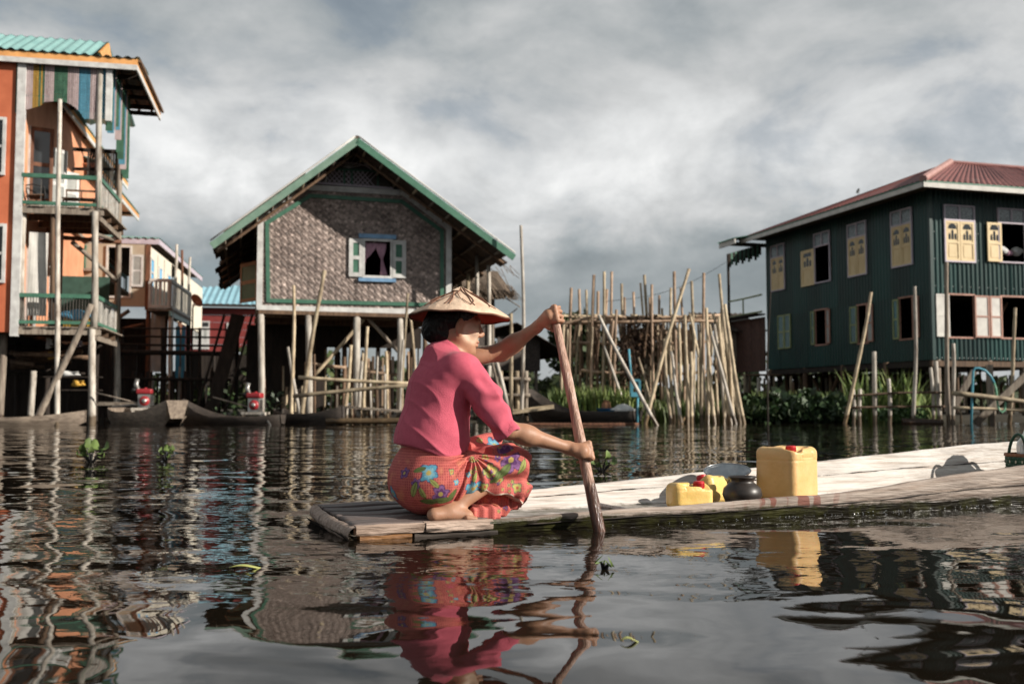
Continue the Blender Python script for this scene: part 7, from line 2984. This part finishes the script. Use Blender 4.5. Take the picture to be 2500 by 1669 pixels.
def tz6(zx, zy):
    return 1160 + zx / 3.0157, 540 + zy / 3.0157


for i, (zx, zt_) in enumerate(((652, 760), (708, 490), (765, 500), (818, 505), (875, 395), (905, 515), (950, 370), (970, 500), (1005, 370), (1078, 460), (1100, 560), (1165, 520), (1245, 395), (1300, 465), (1355, 545), (1440, 490), (1465, 370), (1513, 490), (1593, 440), (1683, 380), (1770, 700), (1815, 640), (1285, 560), (1040, 650), (1375, 640))):
    px, py = tz6(zx, zt_)
    dy = random.uniform(-.9, 1.4)
    a_ = at(px, py, TY + dy)
    stick(tre, (a_.x - tp0.x + random.uniform(-.12, .12), dy, -.2), (a_.x - tp0.x, dy, a_.z), .038 + .012 * random.random(), M_BAMBOO_WARM if i % 3 else M_BAMBOO, 'upright', n=7, bend=.05)
for (x0, y0, x1, y1, dy) in ((630, 765, 900, 700, -.3), (890, 700, 1815, 690, 0), (905, 715, 1810, 712, .9), (640, 745, 1000, 725, 1.2), (1000, 745, 1810, 735, -.5), (650, 755, 1300, 742, .5), (680, 900, 1110, 915, 0), (780, 1095, 1100, 1115, -.4), (1380, 905, 1810, 890, .3), (1350, 1110, 1700, 1105, 0), (820, 890, 1000, 905, .6),
                             (1540, 700, 1700, 740, .2), (720, 742, 1230, 700, .3)):
    a_, c_ = at(*tz6(x0, y0), TY + dy), at(*tz6(x1, y1), TY + dy)
    stick(tre, (a_.x - tp0.x, dy, a_.z), (c_.x - tp0.x, dy, c_.z), .045, M_BAMBOO_WARM, 'rail', bend=.06)
for k in range(80):                       # droppers and odd sticks below the top rails
    zx = random.uniform(650, 1800)
    dy = random.uniform(-.6, 1.6)
    a_ = at(*tz6(zx, random.uniform(715, 800)), TY + dy)
    c_ = at(*tz6(zx + random.uniform(-35, 35), random.uniform(950, 1230)), TY + dy)
    stick(tre, (a_.x - tp0.x, dy, a_.z), (c_.x - tp0.x, dy, max(-.1, c_.z)), .028 + .018 * random.random(), (M_BAMBOO_WARM, M_BAMBOO, M_BROWNWOOD)[k % 3], 'dropper', n=6, bend=.05)
for k in range(8):                        # short laths on top and lashings
    zx = 700 + k * 140
    a_ = at(*tz6(zx, 705), TY)
    stick(tre, (a_.x - tp0.x - .5, -.4, a_.z + .03), (a_.x - tp0.x + .7, 1.2, a_.z + .05), .035, M_BAMBOO, 'cross_pole')
vm = MB()
rvv = random.Random(5)
for k in range(150):
    zx, zy = rvv.gauss(1190, 80), rvv.uniform(700, 980)
    a_ = at(*tz6(zx, zy), TY - .2)
    l_ = rvv.uniform(.3, 1.0)
    p0 = Vector((a_.x - tp0.x, rvv.gauss(-.1, .25), a_.z))
    vm.col = (rvv.uniform(.6, 1.3),) * 3
    vm.tube([p0, p0 + Vector((rvv.gauss(0, .12), 0, -l_ * .5)), p0 + Vector((rvv.gauss(0, .2), 0, -l_))], .010, 4, caps=False)
for k in range(800):
    zy = rvv.uniform(690, 1290)
    wdt = 95 if zy < 960 else 62
    zx = rvv.gauss(1195 if zy < 960 else 1165, wdt * .55)
    if zy < 960 and rvv.random() < .35:
        zx = rvv.gauss(1290, 40)
    a_ = at(*tz6(zx, zy), TY - .3)
    t = rvv.uniform(.4, 1.5)
    vm.col = (t * 1.1, t, t * .8)
    p0 = Vector((a_.x - tp0.x, rvv.gauss(-.3, .2), a_.z))
    d = Vector((rvv.gauss(0, 1), rvv.gauss(0, 1), rvv.gauss(-.4, 1))).normalized() * .14
    s = d.cross(Vector((rvv.gauss(0, 1), rvv.gauss(0, 1), 1))).normalized() * .04
    vm.add([p0, p0 + d * .5 + s, p0 + d, p0 + d * .5 - s], [(0, 1, 2, 3)])
vm = vm.build('dead_vines', M_VINE, tre, normals=False)
vm['kind'] = 'stuff'


# ================================================================== loose poles standing in the water
def pole(px0, py0, px1, py1, r, m, label, cat='pole', group=None, Y=None, dY=0.0, name='bamboo_pole'):
    """px0,py0 the top, px1,py1 where it meets the water."""
    base = on_z(px1, py1) if Y is None else at(px1, py1, Y)
    top = at(px0, py0, base.y + dY)
    if Y is None:
        base = base + (base - top).normalized() * .35
    else:
        base = base + (base - top) * ((base.z + .35) / max(.01, top.z - base.z))
    b = MB()
    n = 14
    k = random.uniform(0, 6)
    side = (top - base).cross(Vector((.1, 1, 0))).normalized()
    L = (top - base).length
    pts, rs = [], []
    for i in range(n + 1):
        t = i / n
        pts.append(base.lerp(top, t) - base + side * .012 * L * math.sin(math.pi * t + .4 * math.sin(k)) * math.sin(k * 3) + side * .006 * math.sin(9 * t + k))
        rs.append(r * (1.12 - .28 * t) * (1.10 if i % 2 == 0 and m in (M_BAMBOO, M_BAMBOO_WARM) else .96))
    b.tube(pts, rs, 8)
    o = b.build(name, m, smooth=True)
    o.location = base
    return tag(o, label, cat, group)


ORD = ['first', 'second', 'third', 'fourth', 'fifth', 'sixth', 'seventh', 'eighth', 'ninth', 'tenth', 'eleventh', 'twelfth', 'thirteenth', 'fourteenth', 'fifteenth', 'sixteenth', 'seventeenth', 'eighteenth', 'nineteenth', 'twentieth',
       'twenty-first', 'twenty-second', 'twenty-third', 'twenty-fourth', 'twenty-fifth', 'twenty-sixth', 'twenty-seventh', 'twenty-eighth', 'twenty-ninth', 'thirtieth', 'thirty-first', 'thirty-second', 'thirty-third', 'thirty-fourth', 'thirty-fifth', 'thirty-sixth']
cl_ = [(905, 690, 1345, 1500), (1570, 350, 1260, 1495), (1215, 455, 1262, 1440), (930, 850, 1120, 1470), (1200, 1000, 1330, 1480), (1390, 870, 1445, 1482), (1445, 960, 1522, 1492), (1545, 690, 1560, 1490), (1590, 700, 1740, 1472),
       (1590, 960, 1592, 1492), (1620, 860, 1572, 1482), (1700, 640, 1770, 1490), (1745, 840, 1918, 1490), (1750, 680, 1958, 1482), (1795, 390, 1935, 1482), (1845, 610, 1978, 1492), (1725, 1020, 1690, 1482), (1790, 700, 1890, 1490),
       (1815, 640, 1852, 1482), (1640, 1000, 1640, 1472), (1370, 1100, 1402, 1450), (1770, 1100, 1795, 1484), (1250, 1350, 1208, 1482), (1545, 1440, 1526, 1492), (1870, 900, 1905, 1486), (1600, 1100, 1608, 1488), (1835, 1000, 1832, 1490), (1760, 760, 1840, 1488), (1805, 820, 1870, 1486), (1715, 900, 1712, 1486), (1660, 820, 1672, 1488), (1500, 760, 1498, 1486), (1420, 820, 1470, 1478), (1680, 1060, 1720, 1484), (1860, 760, 1945, 1490)]
cl_.sort(key=lambda c: c[2])
for i, (a0, b0, a1, b1) in enumerate(cl_):
    p0, p1 = tz6(a0, b0), tz6(a1, b1)
    ln = math.hypot(p0[0] - p1[0], p0[1] - p1[1])
    sz = 'long' if ln > 300 else 'medium' if ln > 170 else 'short'
    le = 'leaning left' if p0[0] < p1[0] - 14 else 'leaning right' if p0[0] > p1[0] + 14 else 'nearly upright'
    pole(*p0, *p1, .045 if ln > 170 else .032, M_BAMBOO if i % 5 else M_WHITEPOST, '%s pale bamboo pole %s, %s from left in the pole cluster' % (sz, le, ORD[i]), group='pole cluster in front of the trellis', dY=random.uniform(.1, .9))
# poles before the left houses
for p0, p1, r, m, lb in (((145, 243), (141, 1033), .062, M_WHITEPOST, 'very tall thin pole standing in front of the orange house verandas'),
                         ((223, 742), (84, 1032), .085, M_GREYWOOD, 'thick grey pole slanting across the foot of the orange house'),
                         ((716, 697), (709, 1031), .045, M_BAMBOO, 'upright bamboo pole standing before the lit part of the woven wall'),
                         ((791, 660), (741, 1000), .055, M_BAMBOO, 'bamboo pole tilted right, reaching up past the woven wall green trim'),
                         ((702, 847), (738, 1034), .050, M_WHITEPOST, 'short white pole crossing the upright bamboo under the woven house'),
                         ((899, 797), (888, 1027), .045, M_BAMBOO, 'upright bamboo pole midway under the woven house'),
                         ((857, 842), (838, 1027), .048, M_BAMBOO, 'slightly tilted bamboo pole left of the central white stilt'),
                         ((998, 716), (980, 1030), .036, M_BAMBOO, 'thin tall bamboo pole just left of the hat'),
                         ((1001, 769), (1022, 1030), .036, M_BAMBOO, 'thin bamboo pole forming a V beside the hat brim'),
                         ((884, 881), (872, 1024), .060, M_WHITEPOST, 'stout pale post below the central white stilt'),
                         ((985, 829), (978, 1029), .048, M_WHITEPOST, 'pale pole right behind the pink blouse shoulder'),
                         ((1271, 550), (1273, 1028), .048, M_WHITEPOST, 'tallest thin pale pole rising against the sky by the woven house'),
                         ((1248, 765), (1249, 1020), .050, M_BAMBOO, 'medium pale pole beside the tallest pole, above the forearm'),
                         ((1211, 872), (1252, 1029), .055, M_WHITEPOST, 'grey board leaning behind the blouse sleeve, outer of the pair'),
                         ((1200, 880), (1238, 1027), .050, M_GREYWOOD, 'grey board leaning behind the blouse sleeve, inner of the pair')):
    pole(*p0, *p1, r, m, lb, name='bamboo_pole' if m is M_BAMBOO else 'wooden_pole', Y=23.2 if p1[0] < 300 else 25.0 if p1[0] < 1100 else 25.8)
# poles by the green house
for p0, p1, r, m, lb in (((2126, 713), (2066, 1010), .045, M_BAMBOO, 'bamboo pole leaning right in front of the green wall'),
                         ((2233, 699), (2229, 1032), .050, M_WHITEPOST, 'tall pale pole rising past the lower window nearest the house corner'),
                         ((2313, 640), (2316, 1038), .060, M_GREYWOOD, 'tallest grey pole in front of the green house corner'),
                         ((2327, 838), (2324, 1038), .055, M_WHITEPOST, 'shorter pale post hugging the tallest grey pole'),
                         ((2479, 751), (2463, 1030), .045, M_BAMBOO, 'thin pole crossing the open lower window at the right edge'),
                         ((1880, 712), (1877, 1005), .022, M_DARKWOOD, 'very thin dark pole at the far left end of the green wall')):
    pole(*p0, *p1, r, m, lb, name='bamboo_pole' if m is M_BAMBOO else 'wooden_pole', Y=25.0)

# ================================================================== jetty under the woven house
jt = empty('bamboo_jetty', (at(730, 1000, 24.2).x, 24.2, 0), 0, 'low bamboo jetty rails and floating log before the woven house', 'jetty')
J0 = jt.location.x


def jst(px0, py0, px1, py1, Y, r, m, name):
    a_, c_ = at(px0, py0, Y), at(px1, py1, Y)
    stick(jt, (a_.x - J0, Y - 24.2, a_.z), (c_.x - J0, Y - 24.2, c_.z), r, m, name)


jst(729, 921, 1010, 936, 24.3, .045, M_BAMBOO, 'rail')
jst(716, 967, 1010, 939, 24.2, .05, M_BAMBOO, 'rail')
jst(796, 1027, 1020, 1026, 23.9, .075, M_BAMBOO, 'floating_log')
for k in range(9):
    a_, c_ = at(835 + k * 19, 992 + k * 1.5, 25.3), at(853 + k * 19, 993 + k * 1.5, 25.3)
    plank(jt, (a_.x - J0, 1.1, a_.z), (a_.x - J0 + .17, 1.1, a_.z - .01), 1.2, .05, M_GREYWOOD, 'deck_board')
for k in range(44):
    px = random.uniform(690, 1010)
    Y = random.uniform(26.3, 29.5)
    a_ = at(px, random.uniform(840, 960), Y)
    stick(jt, (a_.x - J0, Y - 24.2, -.2), (a_.x - J0 + random.uniform(-.06, .06), Y - 24.2, a_.z), .028 + .02 * random.random(), (M_BAMBOO, M_BROWNWOOD, M_WHITEPOST, M_BAMBOO)[k % 4], 'pile')
# right-hand landing by the dark boat
ld = empty('plank_landing', (at(1210, 1000, 26).x, 26, 0), 0, 'small plank landing between the woven house and the dark boat', 'landing')
D0 = ld.location.x


def lst(px0, py0, px1, py1, Y, r, m, name):
    a_, c_ = at(px0, py0, Y), at(px1, py1, Y)
    stick(ld, (a_.x - D0, Y - 26, a_.z), (c_.x - D0, Y - 26, c_.z), r, m, name)


for y in (925, 963):
    lst(1195, y, 1295, y + 1, 26.2, .05, M_GREYWOOD, 'rail')
lst(1150, 888, 1220, 889, 26.4, .04, M_GREYWOOD, 'rail')
for px in (1180, 1222, 1262, 1284):
    lst(px, 905, px + 1, 1015, 26.3, .06, M_BAMBOO if px % 4 else M_GREYWOOD, 'upright')
for k in range(3):
    a_, c_ = at(1252, 1008 - k * 3, 25.6 + k * .25), at(1352, 994 - k * 2, 25.6 + k * .25)
    plank(ld, (a_.x - D0, -.4 + k * .25, a_.z), (c_.x - D0, -.4 + k * .25, c_.z), .24, .06, M_BAMBOO, 'gang_board')
lst(1285, 1015, 1287, 1028, 25.6, .05, M_BAMBOO, 'upright')
a_, c_ = at(1230, 1031, 24.4), at(1560, 1032, 24.4)
stick(ld, (a_.x - D0, -1.6, .01), (c_.x - D0, -1.6, .01), .03, M_REDWOOD, 'floating_log')

# ================================================================== fence and stage by the green house
pf = empty('picket_fence', (at(2080, 1028, 26.4).x, 26.4, 0), 0, 'low fence of pale stakes and thin rails along the bank', 'fence')
P0 = pf.location.x
for (x0, y0, x1, y1, r) in ((2134, 858, 2136, 1028, .060), (2083, 950, 2080, 1025, .045), (2100, 949, 2099, 1028, .05), (2169, 924, 2169, 1030, .05), (2272, 897, 2277, 1031, .045), (2284, 881, 2298, 1031, .06)):
    base = at(x1, y1, 25.3)
    top = at(x0, y0, base.y)
    stick(pf, (base.x - P0, base.y - 26.4, -.3), (top.x - P0, base.y - 26.4, top.z), r, M_WHITEPOST, 'stake', n=8, bend=.04)
for (x0, y0, x1, y1) in ((2071, 967, 2320, 958), (2062, 995, 2320, 992)):
    a_, c_ = at(x0, y0, 25.2), at(x1, y1, 25.2)
    stick(pf, (a_.x - P0, -1.2, a_.z), (c_.x - P0, -1.2, c_.z), .028, M_BROWNWOOD, 'thin_rail', bend=.06)
a_, c_ = at(2203, 1029, 25.0), at(2301, 1032, 25.0)
stick(pf, (a_.x - P0, a_.y - 26.4, .05), (c_.x - P0, c_.y - 26.4, .03), .09, M_BROWNWOOD, 'ground_log')
sg_ = empty('timber_stage', (at(2330, 1030, 24.6).x, 24.6, 0), 0, 'grey timber braces and bamboo rails at the right edge', 'landing stage')
S0 = sg_.location.x


def sst(x0, y0, x1, y1, Y, r, m, name, sq=False):
    a_, c_ = at(x0, y0, Y), at(x1, y1, Y)
    if sq:
        plank(sg_, (a_.x - S0, Y - 24.6, a_.z), (c_.x - S0, Y - 24.6, c_.z), .08, r * 2, m, name)
    else:
        stick(sg_, (a_.x - S0, Y - 24.6, a_.z), (c_.x - S0, Y - 24.6, c_.z), r, m, name)


sst(2326, 959, 2540, 986, 24.5, .06, M_BAMBOO, 'bamboo_rail')
sst(2329, 995, 2540, 1003, 24.6, .04, M_BAMBOO, 'bamboo_rail')
sst(2380, 1034, 2540, 882, 24.9, .085, M_GREYWOOD, 'brace', True)
sst(2326, 998, 2378, 905, 25.0, .075, M_GREYWOOD, 'brace', True)
sst(2344, 998, 2346, 1034, 24.7, .025, M_BAMBOO, 'stake')
sst(2415, 890, 2421, 1034, 25.2, .075, M_GREYWOOD, 'post', True)
for k in range(30):
    px, Y = random.uniform(2300, 2520), random.uniform(31, 36)
    a_ = at(px, random.uniform(905, 950), Y)
    stick(sg_, (a_.x - S0, Y - 24.6, -.2), (a_.x - S0 + random.uniform(-.05, .05), Y - 24.6, a_.z), .035, (M_BROWNWOOD, M_BAMBOO, M_DARKWOOD, M_BAMBOO_WARM)[k % 4], 'rear_stake')
bk_ = empty('rear_stake_fence', (at(1830, 985, 37).x, 37, 0), 0, 'row of pale short stakes behind the plants under the green house', 'fence')
K0 = bk_.location.x
for k in range(44):
    px, Y = 1808 + k * 11.5 + random.uniform(-5, 5), 37 + random.uniform(-1, 1.5)
    a_ = at(px, random.uniform(910, 935), Y)
    stick(bk_, (a_.x - K0, Y - 37, -.2), (a_.x - K0 + random.uniform(-.08, .08), Y - 37, a_.z), .05, (M_WHITEPOST, M_BAMBOO, M_BROWNWOOD)[k % 3], 'stake')
stick(bk_, (-.3, 0, at(1830, 915, 37).z), (7.5, 0, at(1830, 917, 37).z), .04, M_BROWNWOOD, 'rail')
# blue pipe bent over, with green hose hanging from it
pp = on_z(2371, 1035)
pipe = empty('blue_water_pipe', (pp.x, pp.y, 0), 0, 'bent blue water pipe with a green hose at the right edge', 'pipe')
T = lambda px, py: at(px, py, pp.y) - Vector((pp.x, pp.y, 0))
b = MB()
b.tube([T(2371, 1045), T(2373, 970), T(2376, 905), T(2381, 898), T(2392, 899), T(2405, 904), T(2418, 917), T(2427, 934)], .030, 8)
b.build('pipe', M_TEALHOSE, pipe, smooth=True)
b = MB()
b.tube([T(2427, 934), T(2432, 950), T(2434, 975), T(2438, 998), T(2446, 1007), T(2453, 1000), T(2456, 980)], .026, 8)
b.build('hose', M_GREENHOSE, pipe, smooth=True)
# blue pump on its stand beside the trellis
pm = at(1552, 985, 25.4)
pump = empty('blue_pump_stand', (pm.x, 25.4, 0), 0, 'blue painted pump frame on a pole behind the crossed bamboo', 'pump')
T = lambda px, py, d=0: at(px, py, 25.4) - Vector((pm.x, 25.4 - d, 0))
for seg, nm in ((((1535, 852), (1541, 928)), 'upper_pole'), (((1557, 968), (1556, 1045)), 'lower_pole')):
    b = MB()
    b.tube([T(*seg[0]), T(*seg[1])], .030, 8)
    b.build(nm, M_TEALHOSE, pump, smooth=True)
b = MB()
for px in (1543, 1562):
    b.beam(T(px, 968), T(px, 928), .05, .05)
    b.beam(T(px, 968, .22), T(px, 928, .22), .05, .05)
for py in (928, 945):
    b.beam(T(1543, py), T(1562, py), .05, .06)
b.build('pump_frame', M_TEALHOSE, pump)
b = MB()
b.bx(T(1543, 960).x - .03, T(1562, 960).x + .03, -.05, .27, T(1552, 968).z, T(1552, 957).z)
b.build('pump_box', M_TEALHOSE, pump)


# ================================================================== moored boats
def moored(name, bow_w, stern_w, W, H, m_out, label, rise=(.25, .12), blunt=(.25, .5), thwarts=2, z0=0.0):
    """Open wooden boat between two points on the water."""
    bow_w, stern_w = Vector(bow_w), Vector(stern_w)
    ax = stern_w - bow_w
    L = ax.length
    t = empty(name, (bow_w.x, bow_w.y, z0), math.atan2(ax.y, ax.x), label, 'boat', 'boats moored along the bank')

    def w(s):
        a = blunt[0] + (1 - blunt[0]) * min(1, s / .35) ** .6 if s < .35 else 1.0
        c = blunt[1] + (1 - blunt[1]) * min(1, (1 - s) / .35) ** .6 if s > .65 else 1.0
        return W * min(a, c)

    def g(s):
        return H + rise[0] * max(0, 1 - s / .45) ** 2 + rise[1] * max(0, 1 - (1 - s) / .35) ** 2
    for sgn, nm in ((-1, 'side_plank'), (1, 'side_plank')):
        b = MB()

        def fn(u, v):
            s = v
            ww, gg = w(s), g(s)
            keel = -.12 + (gg * .55) * max(0, 1 - s / .14) ** 1.5 + (gg * .4) * max(0, 1 - (1 - s) / .10) ** 1.5
            pr = [(ww * .55, keel), (ww * .9, max(keel + .02, gg * .35)), (ww, gg - .012), (ww - .015, gg), (ww - .035, gg - .012), (ww * .84 - .02, gg * .35 + .02), (ww * .45, max(.02, keel + .05))]
            i = min(int(u * 6), 5)
            f = u * 6 - i
            a, c = pr[i], pr[i + 1]
            return Vector((s * L, sgn * (a[0] + (c[0] - a[0]) * f), a[1] + (c[1] - a[1]) * f))
        b.grid(fn, 6, 40)
        b.build(nm, m_out, t, smooth=True)
    b = MB()
    b.grid(lambda u, v: Vector((v * L, (u - .5) * 2 * w(v) * .6, .022 + (g(v) * .55) * max(0, 1 - v / .14) ** 1.5 + (g(v) * .4) * max(0, 1 - (1 - v) / .10) ** 1.5)), 4, 40)
    b.build('floor_board', m_out, t, smooth=True)
    for s, nm in ((0.0, 'stem_board'), (1.0, 'stern_board')):
        b = MB()
        gg = g(s)
        b.add([(s * L, -w(s), gg), (s * L, w(s), gg), (s * L, w(s) * .6, gg * .42 - .08), (s * L, -w(s) * .6, gg * .42 - .08)], [(0, 1, 2, 3)])
        b.build(nm, m_out, t, solid=.04)
    for k in range(thwarts):
        s = .25 + .5 * (k + .5) / thwarts
        plank(t, (s * L, -w(s) + .03, g(s) - .05), (s * L, w(s) - .03, g(s) - .05), .18, .03, m_out, 'thwart')
    return t


def engine(loc, rz, label, s=1.0, tail=1.6, tail_dir=(1, .0, -.45)):
    t = empty('boat_engine', loc, rz, label, 'engine', 'red boat engines')
    t.scale = (s, s, s)
    Q = Field((-.2, -.16, -.1), (.2, .16, .12), .012)
    Q.rbox((0, 0, 0), (.16, .11, .055), .03, .01).ell((.02, 0, .06), (.035, .035, .025), .01)
    vv, ff = Q.surface()
    tk = np_mesh('fuel_tank', vv, ff, M_REDPAINT, t)
    tk.location = (0, 0, .40)
    b = MB()
    b.lathe([(.001, .06), (.04, .06), (.045, .05), (.085, .045), (.105, .02), (.105, 0), (.001, 0)], 20, (.02, -.09, .20), Matrix.Rotation(math.radians(90), 3, 'X'))
    b.build('flywheel_cover', M_REDPAINT, t, smooth=True)
    b = MB()
    b.lathe([(.001, .072), (.045, .07), (.05, .05)], 16, (.02, -.09, .20), Matrix.Rotation(math.radians(90), 3, 'X'))
    b.build('starter_hub', M_METAL, t, smooth=True)
    b = MB()
    b.box((0, .02, .20), (.24, .20, .28))
    for k in range(5):
        b.box((.15, .03, .12 + k * .045), (.08, .16, .016))
    b.build('crankcase', M_METAL, t)
    b = MB()
    b.tube([(-.14, .05, .42), (-.20, .05, .46), (-.22, -.05, .40)], .055, 8)
    b.build('muffler', M_BLACKMETAL, t, smooth=True)
    b = MB()
    b.tube([(-.10, .0, .35), (-.17, -.02, .55), (-.15, 0, .66)], .05, 8)
    b.build('air_filter', M_METAL, t, smooth=True)
    b = MB()
    for sg in (-1, 1):
        b.beam((-.25, sg * .10, .03), (.28, sg * .10, .03), .05, .05)
    b.beam((-.2, -.12, -.02), (-.2, .12, -.02), .06, .06)
    b.beam((.2, -.12, -.02), (.2, .12, -.02), .06, .06)
    b.build('mount', M_WHITEPOST, t)
    d = Vector(tail_dir).normalized()
    b = MB()
    b.tube([Vector((.1, 0, .15)), Vector((.1, 0, .15)) + d * tail], .022, 8)
    b.build('propeller_shaft', M_METAL, t, smooth=True)
    b = MB()
    b.tube([Vector((-.1, 0, .15)), Vector((-.1, 0, .15)) + Vector((-.9, .1, .22))], .018, 6)
    b.build('tiller', M_GREYWOOD, t, smooth=True)
    return t


def wpt(px, Y):
    return Vector((at(px, 1000, Y).x, Y, 0))


moored('moored_canoe', wpt(208, 23.4), wpt(-220, 23.0), .36, .19, M_BOATGREY, 'low grey canoe at the foot of the orange house', (.16, .1), (.10, .3))
moored('moored_canoe', wpt(432, 22.9), wpt(285, 26.4), .46, .30, M_BOATGREY, 'grey blunt-nosed boat with a red engine, bow towards the camera', (.28, .10), (.55, .5))
moored('moored_canoe', wpt(447, 24.6), wpt(690, 23.8), .44, .20, M_BOATDK, 'dark pointed boat between the two red engines', (.42, .05), (.06, .3))
moored('moored_canoe', wpt(838, 23.9), wpt(680, 25.2), .42, .26, M_BOATDK, 'short dark boat with a pointed prow under the woven house', (.18, .12), (.12, .45))
moored('moored_canoe', wpt(1292, 28.0), wpt(1556, 26.0), .55, .30, M_BOATDK, 'long dark boat with a curved prow moored by the reeds', (.62, .02), (.22, .5))
e1 = at(352, 998, 24.3)
engine((e1.x, 24.3, .34), math.radians(10), 'red petrol engine on the stern of the grey blunt-nosed boat', 1.15, .8, (-1, .2, -.1))
e2 = at(622, 1010, 24.0)
engine((e2.x, 24.0, .24), math.radians(-10), 'red petrol engine with a long propeller shaft slanting into the water', 1.15, 1.5, (.55, -.45, -.52))
# load on the engine boats
a_ = at(262, 982, 25.0)
pl = empty('loading_plank', (a_.x, 25.0, a_.z - .05), 0, 'pale plank shelf beside the grey boat with the red engine', 'plank')
for k in range(3):
    plank(pl, (-.35, k * .2, .02 * k), (.75, k * .2, .015 * k), .18, .05, M_GREYWOOD, 'board')
for xx in (-.2, .6):
    plank(pl, (xx, .25, -a_.z - .2), (xx, .25, -.02), .06, .06, M_DARKWOOD, 'leg')
for (px, py, Y, s, m, nm, lb, ct) in ((1478, 985, 26.5, (.24, .2, .14), M_BLUEPLASTIC, 'blue_basin', 'blue basin in the long dark boat, left of the sacks', 'basin'),
                                      (1498, 984, 26.4, (.22, .2, .10), M_BLUEPLASTIC, 'blue_basin', 'flat blue tub in the dark boat beneath the brown jar', 'basin')):
    p = at(px, py, Y)
    b = MB()
    b.lathe([(.001, 0), (s[0] * .75, 0), (s[0], s[2]), (s[0] * 1.05, s[2]), (s[0] * .93, s[2] * .95), (s[0] * .7, .02), (.001, .02)], 20)
    o = b.build(nm, m, smooth=True)
    o.location = (p.x, Y, .24)
    tag(o, lb, ct)
p = at(1480, 972, 26.6)
b = MB()
b.lathe([(.001, -.15), (.09, -.15), (.13, -.02), (.11, .10), (.06, .15), (.07, .18), (.001, .18)], 16)
o = b.build('brown_jar', mat('terracotta', (0.34, 0.17, 0.09), (0.25, 0.12, 0.06), 8, rough=.7), smooth=True)
o.location = (p.x, 26.6, .42)
tag(o, 'brown clay jar standing in the long dark boat', 'jar')
p = at(1522, 985, 26.3)
G_ = Field((-.45, -.3, -.15), (.45, .3, .25), .025)
G_.ell((0, 0, 0), (.36, .2, .13), .02)
G_.apply(lambda D, X, Y, Z: D + .05 * vnoise(X * 7, Y * 7, Z * 7))
vv, ff = G_.surface()
o = np_mesh('white_sack', vv, ff, M_WHITECLOTH)
o.location = (p.x, 26.3, .33)
tag(o, 'white sack piled in the stern of the long dark boat', 'sack')
# loose power line sagging between the trellis and the green house
b = MB()
a_, c_ = at(1480, 735, 31), at(1772, 640, 38)
b.tube([a_.lerp(c_, i / 12) - Vector((0, 0, .35 * math.sin(math.pi * i / 12))) for i in range(13)], .008, 5)
tag(b.build('overhead_cable', M_BLACKMETAL, smooth=True), 'thin cable sagging from the trellis to the green house', 'cable')
